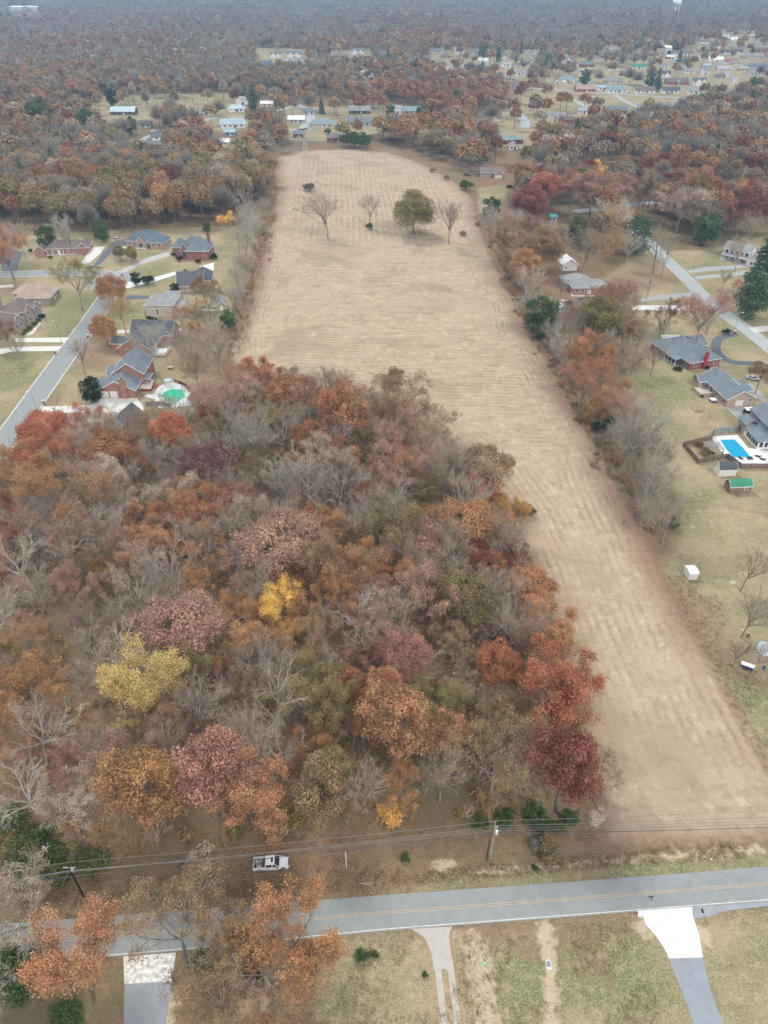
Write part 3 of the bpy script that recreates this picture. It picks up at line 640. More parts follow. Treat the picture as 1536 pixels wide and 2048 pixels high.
COL = {'red': ((.50,.175,.065), 'bright red'), 'crimson': ((.32,.11,.065), 'dark crimson'), 'rust': ((.46,.20,.075), 'rust red'),
       'orange': ((.56,.285,.115), 'orange'), 'burnt': ((.49,.25,.085), 'burnt orange'), 'brown': ((.385,.26,.125), 'russet brown'), 'pink': ((.46,.27,.185), 'dusty pink'),
       'rose': ((.45,.225,.15), 'rose red'), 'mauve': ((.37,.27,.19), 'mauve brown'), 'plum': ((.24,.115,.10), 'dark plum'), 'olive': ((.32,.26,.095), 'olive brown'),
       'gold': ((.88,.55,.09), 'golden yellow'), 'amber': ((.52,.29,.06), 'amber yellow'), 'lemon': ((.72,.56,.17), 'lemon yellow'), 'tan': ((.50,.39,.28), 'pale tan'),
       'grey': ((.33,.305,.262), 'grey'), 'pale': ((.41,.385,.34), 'pale grey'), 'dark': ((.27,.24,.19), 'dark grey'), 'haze': ((.33,.285,.235), 'mauve grey'),
       'green': ((.085,.15,.04), 'dark green'), 'pine': ((.10,.17,.07), 'blue green'), 'moss': ((.17,.20,.05), 'yellow green'), 'deep': ((.03,.055,.022), 'very dark green')}
KINDW = {'l': 'loose leafy tree', 'o': 'full round leafy tree', 'r': 'round leafy tree', 'c': 'tall leafy tree', 's': 'wide spreading leafy tree', 'p': 'thinly leaved tree', 'q': 'open leafy tree', 'k': 'bare tree', 'd': 'white limbed bare tree',
         't': 'tall slim bare tree', 'e': 'conifer', 'h': 'dense evergreen tree', 'b': 'shrub'}
NAMEK = {'l': 'leafy_tree', 'o': 'leafy_tree', 'r': 'leafy_tree', 'c': 'leafy_tree', 's': 'leafy_tree', 'p': 'sparse_tree', 'q': 'leafy_tree', 'k': 'bare_tree', 'd': 'bare_tree', 't': 'bare_tree', 'e': 'conifer_tree', 'h': 'evergreen_tree', 'b': 'shrub'}
LMK = [('the white pickup', 543, 1727), ('the lemon yellow tree', 283, 1385), ('the golden yellow tree', 562, 1215), ('the transformer pole', 983, 1680), ('the dark power pole', 150, 1765),
  ('the white plastic shed', 1382, 1147), ('the green roofed cabin', 1476, 975), ('the blue rectangular pool', 1466, 895), ('the green covered pool', 348, 790), ('the big olive oak in the field', 828, 425),
  ('the lattice pylon', 615, 330), ('the dark plum tree', 413, 927), ('the red roofed shed', 55, 1180), ('the house with the red chimney', 1385, 705), ('the pool with the slide', 1135, 612),
  ('the little yellow bush', 783, 1622), ('the white concrete apron', 1345, 1870), ('the brick garage house', 237, 760), ('the slate roofed brick house', 298, 480), ('the white porch house', 1455, 495),
  ('the stained concrete apron', 298, 1935), ('the gravel track', 885, 1950), ('the big orange oak', 796, 1442), ('the largest dusty pink tree', 558, 1093), ('the big red tree at the field edge', 1112, 1387),
  ('the white trailer', 1494, 1331), ('the beige brick house', 325, 605), ('the dark red brick house', 395, 500), ('the far small brown house', 985, 345), ('the grey roofed brick house', 1180, 575), ('the olive tree by the field', 935, 1193),
  ('the brown roofed house', 40, 630), ('the mauve tree pair', 864, 1139), ('the pale gambrel shed', 1450, 940)]
FOLK = []          # (object, base phrase, px, py): labels are given once all are placed
def plant(kind, px, py, wpx, col, label=None, hs=1.0, tcol=None, group=None, seed=None, ground=None, cat=None, lo=8.0):
    rnd = random.Random(int(px*7919 + py*31)); pr = PROTO[kind]; tm, cm, em, R_, cz, H = pr[rnd.randrange(len(pr))]
    zc = cz if kind != 'b' else .8
    for _ in range(4):
        W = wpx*mpp(px, py, zc); sx = W/(2*R_)
        if kind in 'lorcspqkdt': sz = min(max(sx, lo/H), 1.55)*hs*rnd.uniform(.95, 1.05); sz = min(sz, 23.5/H)
        else: sz = sx*hs
        zc = cz*sz
    x, y = ground if ground else at(px, py, zc)
    root = empty(NAMEK[kind], (x, y, 0), rnd.uniform(0, 6.28)); root.scale = (sx, sx, sz)
    c3 = COL[col][0]; j = rnd.uniform(.9, 1.1); cc = (c3[0]*j, c3[1]*rnd.uniform(.94, 1.06)*j, c3[2]*j, 1)
    tc = COL[tcol][0] if tcol else ((.27,.235,.21) if kind not in 'kdt' else c3)
    tj = rnd.uniform(.85, 1.12); tc = (*[v*tj*rnd.uniform(.985, 1.015) for v in tc], 1)
    bc = tuple(v*q for v, q in zip(tc[:3], (1.12,1.10,1.06)))+(1,)
    for nm, me, cl in (('trunk', tm, tc), ('crown', cm, cc), ('branches', em, bc)):
        if me is None: continue
        o = bpy.data.objects.new(nm, me); C.objects.link(o); o.parent = root; o.color = cl
    tag(root, label, cat or {'e': 'conifer', 'h': 'evergreen tree', 'b': 'shrub'}.get(kind, 'tree'), group)
    FOLK.append((root, label, COL[col][1] + ' ' + KINDW[kind], px, py)); return root
TREES = """
88 856 104 s red|bright red spreading tree above the left street
217 906 118 s rust|rust red spreading tree in front of the dark gabled roof
188 852 64 q red
88 912 90 q red
36 942 96 q burnt
142 887 62 r red
345 863 86 r red|bright red tree standing just below the green covered pool
413 927 116 s plum|dark plum dome shaped tree near the upper left of the wood
458 996 102 s rose
358 1000 80 q tan
292 1008 66 q tan
396 1030 100 q rust
558 1093 178 s pink|largest dusty pink dome shaped tree in the middle of the wood
560 1206 82 l gold|golden yellow tree standing alone in the middle of the wood
579 1262 50 l gold
367 1252 174 s pink|wide dusty pink dome above the lemon yellow tree
17 1012 46 q orange
125 1006 130 p burnt
204 993 90 p brown
125 1080 116 d grey
192 1092 84 p brown
46 1122 94 d pale|bare white limbed tree leaning over the red roofed shed
283 1047 58 q orange
342 1137 104 d pale
271 1152 84 p tan
212 1143 42 q amber
450 1114 62 k pale
412 1147 92 p burnt
483 1166 46 r amber
483 1200 62 k haze
575 858 92 d grey
571 962 78 k pale|pale grey bare tree standing upright at the heart of the wood
483 866 104 k grey
583 785 104 s rust
512 743 50 q red|small red tree poking up at the wood's top edge
547 765 54 q rust
450 802 116 p pink
525 829 60 q olive
620 840 60 k haze
521 891 70 k haze
308 908 62 k grey
163 1230 62 k haze
225 1216 62 k grey
687 818 104 r rust|round rust red tree at the wood's top edge beside the field
785 768 46 c brown
810 808 104 p brown
793 870 86 p pink
860 872 90 p brown
902 895 52 k grey
977 935 116 s brown|russet brown dome at the field corner of the wood
727 899 58 q olive
643 929 94 p tan
722 941 58 q pink
793 943 92 p pink
795 908 56 r rust
889 941 80 k dark
681 979 94 d grey
956 985 64 q red
994 1004 48 r amber
1028 1043 64 q amber|amber yellow tree leaning out over the field edge
935 1043 130 s burnt|long orange brown crown at the field side of the wood
831 1085 118 s pink
864 1139 112 s mauve|mauve brown spreading tree right of the largest dusty pink tree
631 1045 62 q rust
706 1054 84 k haze
785 1012 92 k grey
893 1029 52 k grey
852 1033 44 q burnt
912 1093 38 q gold|narrow golden yellow tree in the right part of the wood
956 1110 78 r crimson
1022 1114 58 q crimson
981 1135 64 r rust
1010 1079 84 k grey
935 1193 134 s olive|broad olive brown tree near the right side of the wood
1060 1177 112 s burnt
672 1137 112 q brown
731 1108 42 q amber
785 1162 78 q rust
643 1108 52 q orange
627 1141 40 r olive
727 1231 100 d pale|white limbed bare tree right of the golden yellow tree
810 1229 84 k grey
643 1199 94 q burnt
1039 1252 104 k haze
1093 1242 84 q orange
893 1262 64 q brown
957 1274 44 q mauve
808 1312 116 s rose|rose red tree in the centre right of the wood
725 1314 58 q rose
996 1329 98 r red|bright red round tree at the right of the wood
1108 1387 156 q red|big thin bright red tree at the edge of the field
1133 1530 132 c crimson|dark crimson tree at the wood's lower right corner
1062 1467 54 p red
992 1522 144 p brown
987 1450 74 q brown
796 1442 128 c orange|big orange oak in the lower middle of the wood
768 1379 80 c orange
704 1454 68 q burnt
654 1398 110 q olive
871 1410 92 q olive
925 1375 58 p tan
967 1402 58 p tan
917 1312 80 p brown
883 1554 84 k haze|tall grey bare tree near the road left of the transformer pole
729 1569 84 k haze
637 1510 84 s brown
640 1580 112 c brown|large russet brown tree nearest the pickup
625 1492 70 q burnt
633 1439 54 k pale
1038 1348 44 r burnt
808 1575 72 q burnt
642 1269 94 p brown
1025 1252 60 k grey
283 1372 138 l lemon|lemon yellow tree standing in the left of the wood
258 1452 54 p lemon
396 1319 94 q olive
433 1335 64 q burnt
354 1402 64 p orange
425 1540 142 c rose|big dusty red oak left of the pickup
287 1572 142 c burnt|burnt orange oak on a leaning grey trunk by the power line
146 1612 110 p tan|pale tan thin tree with white limbs above the green brush
137 1529 72 q rose
62 1575 116 d pale|dead white limbed tree at the lower left edge
25 1508 64 p orange
192 1502 84 k haze
517 1475 126 k haze|tall mauve grey bare tree right of the big dusty red oak
571 1517 84 d pale
392 1410 94 k grey
517 1314 92 k grey
600 1382 112 q olive
62 1458 112 d grey
167 1296 84 d grey
192 1344 84 k grey
233 1294 64 t pale
471 1470 70 k haze
483 1390 74 p brown
150 1915 164 l orange|orange tree over the road in the lower left corner
345 1848 176 p brown|thin pale tree over the stained concrete apron
450 1872 110 q brown
590 1866 146 q burnt
590 1935 130 p burnt
530 1925 104 d pale|bare white limbed tree with drooping branches below the road
50 1820 136 p tan
440 1990 130 p brown
30 1940 130 d grey
1061 406 84 o crimson|dark crimson oak in the hedgerow beyond the field's right side
1091 372 64 r red
990 436 44 k pale
1087 496 90 o brown
1016 489 58 q brown
1054 537 72 o burnt
1061 562 62 k pale
1170 492 72 k dark
1215 489 78 k brown
1260 489 50 k pale
1222 425 74 k pale
1226 446 60 k brown
1189 387 84 q pink
1234 376 64 p rose
1279 382 56 q brown
1196 346 30 q gold
1365 408 102 p tan
1380 391 54 q olive
1339 404 44 q rust
1395 380 64 q rose
1485 387 80 s burnt
1519 412 66 q crimson
1481 582 36 p orange
1320 480 44 t dark
1335 500 30 t grey
1301 560 26 t grey
1125 569 32 k dark
1072 603 62 k pale
1200 642 102 o olive|golden brown round tree in front of the pool with the slide
1181 616 34 q orange
1234 599 64 p rose
1241 633 62 k haze
1335 630 54 p plum
1322 655 34 k dark
1410 631 88 p rose|thin rose red tree over the right street
1421 641 58 k pale
1482 500 44 k haze
1452 552 26 k haze
1500 452 40 k grey
1178 722 76 q rust|bright rust red tree in the hedgerow right of the field
1170 765 74 p rust
1129 699 56 k pale
1143 748 52 k grey
1112 668 50 k grey
1268 716 44 p brown
1309 712 44 k dark
1219 689 54 k grey
1208 818 56 q amber|amber tree with a green foot in the right hedgerow
1258 812 60 k haze
1258 872 124 k grey|widest grey bare tree of the right hedgerow
1300 970 100 k grey
1341 1030 74 k haze
1290 1022 56 k pale
1524 745 48 r brown|brown leafed tree beside the silver car at the right edge
1500 1130 70 k dark
1507 1215 84 k haze
1480 1300 50 k haze
1520 1310 62 k pale
11 502 66 q orange
150 560 74 p olive
219 577 58 o burnt
240 613 54 k brown
208 657 54 o burnt|orange street tree above the dark roofed house
157 697 56 k haze
237 503 27 o olive
262 506 27 o olive
10 664 40 q brown
30 690 40 k haze
310 690 78 k pale|grey bare tree in front of the dark roofed house
430 686 70 k haze
390 660 26 q orange
415 598 50 p olive
408 577 36 q brown
500 445 40 k pale
490 480 42 k pale
483 520 42 k haze
475 560 40 k pale
462 600 40 k haze
452 442 26 q gold
37 464 54 k pale
126 457 54 k pale
385 715 46 k haze
392 745 48 p brown
360 700 36 k grey
653 418 84 k haze|wide bare tree left in the field below the lattice pylon
738 413 40 k grey|slim bare tree in the field with a green bush at its foot
828 422 96 o olive|big olive oak standing in the field
900 430 62 k haze|bare tree right beside the big olive oak
280 882 70 p brown
250 948 60 k grey
230 1010 70 k grey
330 960 56 k haze
1160 1560 60 q rust
"""
GREENS = """
1067 1628 46 h green
1142 1636 34 h green
982 417 34 h green
1155 459 44 h moss
1271 470 58 h pine
1417 459 48 h pine
1526 537 66 e pine|tall blue green pine at the right edge
1512 590 70 h pine
1080 633 64 h green|dark green evergreen between the field and the pool with the slide
180 781 42 h deep|very dark green magnolia beside the brick garage house
272 557 20 h deep
348 577 17 h deep
456 642 34 h green
412 454 15 h green
30 1950 110 h green
515 1920 60 h deep
410 1928 54 h green
130 2030 60 h green
505 200 24 e pine
82 230 44 h green
172 247 40 h green
262 250 24 h green
90 476 36 h green
200 462 32 h green
552 194 14 e pine
643 212 14 e pine
1350 1045 20 h green
1312 92 14 h pine
1352 92 14 h pine
1300 160 20 h green
1318 158 18 e pine
1505 172 24 h green
1400 202 20 h pine
1265 240 24 h green
1460 214 28 h green
1098 122 20 h pine
1115 120 16 h pine
965 103 18 h green
776 122 18 e pine
182 186 10 e deep
196 186 9 e deep
225 195 24 h deep
1170 155 22 h green
845 228 24 h green
780 222 18 h green
"""
SHRUBS = """
96 1704 66 b green|low dark green brush under the power line
60 1690 70 b moss
130 1708 54 b olive
40 1722 60 b moss
110 1745 56 b moss
150 1700 44 b haze
10 1690 60 b olive
20 1660 60 b olive
75 1665 60 b green
960 1642 36 b green
1085 1648 40 b green
1120 1655 34 b moss
1080 1690 34 b haze
79 1742 80 b moss|yellow green bush touching the dark power pole
180 1722 66 b moss
25 1640 70 b green
1100 1700 50 b olive
1008 1632 44 b green
783 1624 54 b gold|little yellow bush at the front edge of the wood
724 1909 30 b green
750 1908 17 b green
850 1950 13 b green
810 1716 20 b green
1070 1735 14 b green
738 451 17 b green
932 370 27 b green|round green bush at the field's upper right corner
925 466 15 b haze
955 446 14 b olive
617 374 22 b dark
1399 889 15 b crimson
1412 903 24 b brown
1424 905 12 b crimson
375 505 10 b green
1180 606 40 b green
1160 607 30 b green
1140 608 22 b green
292 1013 28 b green
310 965 30 b green
427 512 16 b deep
395 522 12 b deep
348 508 10 b deep
358 517 14 b deep
297 635 11 b deep
303 637 9 b deep
311 638 9 b deep
293 560 26 b deep|wide clipped hedge beside the white driveway
1058 1020 30 b moss
1215 845 34 b green
1195 852 24 b green
1090 660 40 b haze
1453 663 16 b deep
1415 735 10 b deep
1360 738 12 b deep
1350 737 10 b deep
1405 792 8 b green
1395 765 8 b green
440 590 18 b brown
84 632 14 b deep
76 640 12 b green
68 648 12 b green
60 655 12 b green
52 662 12 b green
45 668 12 b green
800 745 16 b brown
285 788 12 b tan
60 500 10 b green
100 514 10 b green
178 535 12 b green
1270 860 30 b olive
1340 948 14 b rose
655 262 16 b green
700 278 40 b green
720 280 40 b green
865 340 12 b olive
893 355 12 b olive
"""
def plant_text(txt, group_of):
    for ln in txt.strip().splitlines():
        a, _, lab = ln.partition('|'); f = a.split(); k = f[3]
        plant(k, float(f[0]), float(f[1]), float(f[2]), f[4], lab or None, group=group_of(float(f[0]), float(f[1]), k))
def grp(x, y, k):
    if k in 'eh': return 'evergreen trees scattered through the scene'
    if k == 'b': return 'shrubs and bushes'
    if y > 1770: return 'trees along the near side of the road'
    if x > 960 and y < 1100: return 'trees on the right side'
    if y < 740: return 'trees of the left yards and the field'
    return 'trees of the front wood' if x < 1230 else 'trees on the right side'
plant_text(TREES, grp); plant_text(GREENS, grp); plant_text(SHRUBS, grp)
# the rest of the front wood, filled between the trees above
FRONT_WOOD = poly((-120,1000),(60,960),(200,925),(300,880),(400,830),(480,790),(600,800),(720,830),(840,880),(930,960),(1000,1050),(1040,1140),(1090,1250),(1120,1380),(1140,1480),(1130,1600),(1000,1650),(700,1665),(400,1690),(200,1700),(-60,1730),(-300,1650))
rw = random.Random(5); have = [(o.location.x, o.location.y, o.scale[0]) for o, *_ in FOLK]
x0, x1 = min(p[0] for p in FRONT_WOOD), max(p[0] for p in FRONT_WOOD); y0, y1 = min(p[1] for p in FRONT_WOOD), max(p[1] for p in FRONT_WOOD)
cand = np.array([(rw.uniform(x0, x1), rw.uniform(y0, y1)) for _ in range(2600)]); cand = cand[seg_dist(cand, FRONT_WOOD) > 1.5]
nfill = 0
for x, y in cand:
    px_, py_ = pix(x, y, 8)
    if not (-40 < px_ < 1560): continue
    gap = 5.3 if px_ > 230 or py_ < 1100 else 8.0
    if min((x-a)**2 + (y-b)**2 for a, b, _ in have) < gap*gap: continue
    if nfill >= 140: break
    r = rw.random(); k = 'k' if r < .42 else 't' if r < .45 else 'p' if r < .60 else 'q' if r < .86 else 'r'
    cl = rw.choice(['grey', 'haze', 'pale', 'haze', 'grey', 'grey']) if k in 'kt' else rw.choice(['brown', 'orange', 'burnt', 'tan', 'pink', 'rust', 'olive', 'burnt'])
    w = rw.uniform(7, 11.5)/mpp(px_, py_, 8)
    plant(k, px_, py_, w, cl, ground=(x, y), group='trees of the front wood', lo=12.0); have.append((x, y, 1)); nfill += 1
def fill(pts, n, kinds, cols, gap, grp_, wr=(6, 10), seed=1):
    r_ = random.Random(seed); q = poly(*pts); a0, a1 = min(p[0] for p in q), max(p[0] for p in q); c0, c1 = min(p[1] for p in q), max(p[1] for p in q); made = 0
    for _ in range(4000):
        if made >= n: break
        x, y = r_.uniform(a0, a1), r_.uniform(c0, c1)
        if seg_dist(np.array([[x, y]]), q)[0] < 0 or min((x-a)**2 + (y-b)**2 for a, b, _ in have) < gap*gap: continue
        if any(abs(x-hx) < 11 and -20 < y-hy < 14 for hx, hy in KEEP): continue
        u, v = pix(x, y, 8); k = r_.choice(kinds); w = r_.uniform(*wr)/mpp(u, v, 8)
        plant(k, u, v, w, r_.choice(cols[k]), ground=(x, y), group=grp_, lo=8.0); have.append((x, y, 1)); made += 1
KEEP = [at(*p) for p in ((1180,580),(1140,540),(1455,505),(985,350),(1106,440),(1332,350),(1110,620),(1130,615),(1345,610),(1300,612))]
CK = {'k': ['grey','haze','pale','pale','haze'], 't': ['grey','pale','haze'], 'p': ['brown','burnt','tan','rose','mauve'], 'q': ['brown','burnt','rust','olive','brown'], 'r': ['rust','brown','burnt','crimson']}
gr_ = 'trees on the right side'
fill(((1035,372),(1200,362),(1240,400),(1225,415),(1130,432),(1060,450),(1015,430),(1000,400)), 13, 'kpqqr', CK, 8, gr_, (8,13), 2)
fill(((1260,368),(1536,378),(1536,392),(1425,394),(1300,400),(1245,402)), 9, 'qqprk', CK, 9, gr_, (9,14), 3)
fill(((1290,410),(1536,400),(1536,470),(1470,470),(1400,480),(1330,490),(1280,440)), 9, 'kppqr', CK, 9, gr_, (8,13), 4)
fill(((1000,440),(1130,440),(1240,440),(1262,480),(1220,520),(1130,520),(1090,560),(1055,600),(1020,540)), 13, 'kkppq', CK, 7, gr_, (7,11), 5)
fill(((1080,640),(1180,625),(1260,640),(1250,700),(1230,760),(1200,800),(1150,740),(1110,690)), 19, 'kkkpqq', CK, 6, gr_, (7,11), 6)
fill(((1185,830),(1225,820),(1300,960),(1350,1050),(1310,1070),(1260,990)), 11, 'kkkp', CK, 6, gr_, (9,13), 7)
fill(((484,440),(530,430),(515,500),(495,570),(480,640),(462,650),(470,560)), 22, 'kkkt', CK, 4.2, 'bare trees of the left hedgerow', (5,8), 8)
fill(((350,640),(455,660),(470,720),(400,760),(340,740)), 7, 'kkp', CK, 6, 'trees of the left yards and the field', (6,8.5), 9)
print('fill trees', nfill, 'of', len(FOLK))
# ------------------------------------------------------------------ houses
ROOF = {'slate': (.15,.185,.215), 'dark': (.085,.095,.11), 'blue': (.10,.14,.18), 'grey': (.26,.27,.27), 'brown': (.17,.135,.12), 'tan': (.36,.27,.22), 'teal': (.20,.29,.31), 'lgrey': (.36,.38,.39),
        'green': (.05,.25,.15), 'white': (.75,.77,.78), 'metal': (.45,.56,.62), 'purple': (.19,.16,.18), 'lblue': (.33,.45,.52), 'rust': (.28,.12,.08)}
WALL = {'brick': (.34,.16,.11), 'red': (.23,.08,.065), 'pinkb': (.42,.29,.23), 'beige': (.52,.45,.38), 'buff': (.44,.34,.27), 'white': (.74,.74,.72), 'grey': (.40,.40,.39), 'cream': (.62,.57,.46), 'stone': (.30,.27,.24), 'dkwood': (.12,.10,.09), 'blue': (.22,.30,.38)}
def wall_mat(k): return brick_mat(WALL[k]) if k in ('brick', 'red', 'pinkb', 'beige', 'buff', 'stone') else mat(WALL[k], .06, .6, .8)
class House:
    def __init__(s, name, label, A, B=None, ang=None, wall='brick', roof='slate', trim=True, cat='house', group=None):
        s.o = at(*A)
        if B is not None:
            b = at(*B); s.ang = math.atan2(b[1]-s.o[1], b[0]-s.o[0])
        if ang is not None: s.ang = R(ang)
        s.root = empty(name, (*s.o, 0), s.ang); tag(s.root, label, cat, group)
        s.w = MB(); s.r = MB(); s.t = MB(); s.wm = wall_mat(wall); s.rm = roof_mat(ROOF[roof]) if roof != 'white' else mat((.75,.77,.78), .06, .6, .6); s.trim = trim
        s.kids = []
    def wing(s, x0, y0, w, d, h, kind='hip', axis='x', rh=None, ov=.45, z0=0.0, inset=1.0, shed=None):
        """rectangular body with its roof; returns nothing. axis: direction of the ridge"""
        x1, y1 = x0+w, y0+d; s.w.box(x0, y0, -.1, x1, y1, h + z0)
        h = h + z0; e = h - .02; th = .16
        X0, Y0, X1, Y1 = x0-ov, y0-ov, x1+ov, y1+ov
        half = (d if axis == 'x' else w)/2
        rh = half*.62 if rh is None else rh
        drop = rh*ov/half
        if kind == 'flat':
            s.r.box(X0, Y0, h+.01, X1, Y1, h+.25); return
        if kind == 'shed':         # slopes down towards the front
            s.r.slab([(X0,Y0,h-.05),(X1,Y0,h-.05),(X1,Y1,h+rh),(X0,Y1,h+rh)], .15)
            s.w.add([(x0,y0,h-.1),(x1,y0,h-.1),(x1,y1,h-.1),(x0,y1,h-.1),(x0,y1,h+rh*.85),(x1,y1,h+rh*.85)], [(0,1,5,4),(1,2,5),(0,4,3),(2,3,4,5)]); return
        if kind == 'hip':
            k = min(half*inset, (w if axis == 'x' else d)/2*.98)
            b = [(X0,Y0,e-drop*0),(X1,Y0,e),(X1,Y1,e),(X0,Y1,e)]
            kk = k + ov
            if axis == 'x': r0, r1 = (X0+kk, (Y0+Y1)/2, h+rh), (X1-kk, (Y0+Y1)/2, h+rh); fs = [(0,1,5,4),(1,2,5),(2,3,4,5),(3,0,4)]
            else: r0, r1 = ((X0+X1)/2, Y0+kk, h+rh), ((X0+X1)/2, Y1-kk, h+rh); fs = [(1,2,5,4),(2,3,5),(3,0,4,5),(0,1,4)]
            top = [(p[0], p[1], p[2]+.12) for p in b]
            s.r.add(b + [r0, r1], [])
            n = len(s.r.v)
            s.r.add(top + [(r0[0],r0[1],r0[2]+.12),(r1[0],r1[1],r1[2]+.12)], fs)
            s.r.box(X0, Y0, e-.04, X1, Y1, e+.115)
            if s.trim:
                a = .07
                for q in ((X0-a,Y0-a,X1+a,Y0-.003),(X0-a,Y1+.003,X1+a,Y1+a),(X0-a,Y0,X0-.003,Y1),(X1+.003,Y0,X1+a,Y1)): s.t.box(q[0], q[1], e-.08, q[2], q[3], e+.10)
            return
        if kind in ('gable', 'gambrel'):
            prof = [(0, rh), (half+ov, -drop)] if kind == 'gable' else [(0, rh), (half*.55, rh*.66), (half+ov*.4, -.05)]
            def pt(side, q, lng): # map profile to 3D
                if axis == 'x': return (lng, (y0+y1)/2 + side*q[0], h+q[1])
                return ((x0+x1)/2 + side*q[0], lng, h+q[1])
            La, Lb = (X0, X1) if axis == 'x' else (Y0, Y1)
            for sd in (-1, 1):
                for qa, qb in zip(prof, prof[1:]):
                    pts = [pt(sd, qb, La), pt(sd, qb, Lb), pt(sd, qa, Lb), pt(sd, qa, La)]
                    if (sd > 0) == (axis == 'x'): pts = pts[::-1]
                    s.r.slab([(p[0], p[1], p[2]+.13) for p in pts], th)
                    if s.trim:
                        for L, a in ((La, -.06), (Lb, .06)):
                            p, q = pt(sd, qb, L), pt(sd, qa, L); u = (0,a,0) if axis == 'y' else (a,0,0)
                            P4 = [(p[0],p[1],p[2]-.12),(q[0],q[1],q[2]-.12),(q[0],q[1],q[2]+.17),(p[0],p[1],p[2]+.17)]
                            sg = [(c[0]+u[0]*.05, c[1]+u[1]*.05, c[2]) for c in P4]; so = [(c[0]+u[0], c[1]+u[1], c[2]) for c in P4]
                            s.t.add(sg + so, [(0,1,2,3),(7,6,5,4),(0,4,5,1),(1,5,6,2),(2,6,7,3),(3,7,4,0)])
                        p, q = pt(sd, prof[-1], La), pt(sd, prof[-1], Lb)
                        if qb is prof[-1]:
                            yy = sd*.07
                            if axis == 'x': s.t.box(min(p[0],q[0]), min(p[1], p[1]+yy)+ (.004 if sd > 0 else 0), p[2]-.06, max(p[0],q[0]), max(p[1], p[1]+yy)-(.004 if sd < 0 else 0), p[2]+.15)
                            else: s.t.box(min(p[0], p[0]+yy)+(.004 if sd > 0 else 0), min(p[1],q[1]), p[2]-.06, max(p[0], p[0]+yy)-(.004 if sd < 0 else 0), max(p[1],q[1]), p[2]+.15)
            a, b = (x0, x1) if axis == 'x' else (y0, y1)
            inner = [(-half, -.02)] + [(-q[0], q[1]-.06) for q in prof[::-1][1:-1]] + [(0, rh-.06)] + [(q[0], q[1]-.06) for q in prof[1:-1]] + [(half, -.02)]
            for L0, L1 in ((a, a+.15), (b-.15, b)):
                f = [pt(1 if q[0] > 0 else -1, (abs(q[0]), q[1]), L0) for q in inner]; g = [pt(1 if q[0] > 0 else -1, (abs(q[0]), q[1]), L1) for q in inner]; n = len(f)
                s.w.add(f + g, [tuple(range(n)), tuple(range(2*n-1, n-1, -1))] + [(i, i+n, (i+1) % n + n, (i+1) % n) for i in range(n)])
    def _face(s, side, x0, y0, w, d, u, z, ww, hh, out0, out1, mb):
        # box on a wall: side s/n/e/w of rectangle, u along it
        if side == 's': mb.box(x0+u-ww/2, y0-out1, z, x0+u+ww/2, y0-out0, z+hh)
        if side == 'n': mb.box(x0+u-ww/2, y0+d+out0, z, x0+u+ww/2, y0+d+out1, z+hh)
        if side == 'e': mb.box(x0+w+out0, y0+u-ww/2, z, x0+w+out1, y0+u+ww/2, z+hh)
        if side == 'w': mb.box(x0-out1, y0+u-ww/2, z, x0-out0, y0+u+ww/2, z+hh)
    def win(s, rect, side, us, z=1.0, ww=1.1, hh=1.4, frame=None, detail=True):
        for u in us:
            m = MB(); s._face(side, *rect, u, z-.1, ww+.24, hh+.2, .002, .07, m); f = m.build('window', frame or WHITE, s.root)
            m = MB()
            if detail:
                for dz in (0, hh/2+.03): s._face(side, *rect, u, z+dz+.02, ww, hh/2-.06, .01, .085, m)
            else: s._face(side, *rect, u, z, ww, hh, .01, .085, m)
            m.build('pane', GLASS, f)
    def door(s, rect, side, u, ww=1.0, hh=2.1, name='door', m_=None, z=0.02):
        m = MB(); s._face(side, *rect, u, z, ww, hh, .002, .06, m)
        m2 = m_ or WHITE; d = m.build(name, m2, s.root)
        if name == 'garage_door':
            m = MB()
            for k in (1, 2, 3): s._face(side, *rect, u, z+hh*k/4-.02, ww-.1, .04, .03, .075, m)
            m.build('panel_groove', mat((.5,.5,.5), .1, 1, .7), d)
    def chimney(s, x, y, w, d, z1, z0=0.0, m_=None):
        c = MB().box(x, y, z0, x+w, y+d, z1).box(x-.08, y-.08, z1+.002, x+w+.08, y+d+.08, z1+.18).build('chimney', m_ or s.wm, s.root)
        MB().box(x+w*.3, y+d*.3, z1+.19, x+w*.7, y+d*.7, z1+.45).build('flue', DARK, c)
    def vents(s, pts):
        for x, y, z in pts: MB().tube((x,y,z-.3), (x,y,z+.35), .16, .16, 8).build('roof_vent', mat((.55,.55,.55), .1, 1, .5), s.root)
    def part(s, name, mb, m_): return mb.build(name, m_, s.root)
    def done(s):
        s.w.build('wall', s.wm, s.root); r = s.r.build('roof', s.rm, s.root)
        if s.t.v: s.t.build('fascia', WHITE, r)
        return s.root
H = House
# -- left subdivision
h = H('brick_house', 'long brick ranch with a grey brown roof at the end of the left street', (71,513), (166,509), wall='brick', roof='brown')
h.wing(0,0,5.2,10,3,'gable','y',2.0); h.wing(5.2,1.6,20,9.5,3,'hip','x',3.0); h.wing(21,2.2,5,12,3,'gable','y',2.4); rc = (5.2,1.6,20,9.5)
h.win((0,0,5.2,10),'s',[2.6]); h.win(rc,'s',[2,5,8,11,14],.8,1.0,1.6); h.win((21,2.2,5,12),'s',[2.5]); h.door(rc,'s',6.6); h.chimney(16,6,1.2,.9,7.2)
for k in range(5): h.part('porch_post', MB().box(6+k*2.6, .5, 0, 6.2+k*2.6, .7, 2.8), WHITE)
h.part('porch', MB().box(5.4, .3, -.05, 20, 1.59, .15), CONC); h.done()
h = H('brick_house', 'pinkish brick house with a blue slate hip roof and a pointed front gable', (255,493), (324,500), wall='pinkb', roof='blue', ang=-12)
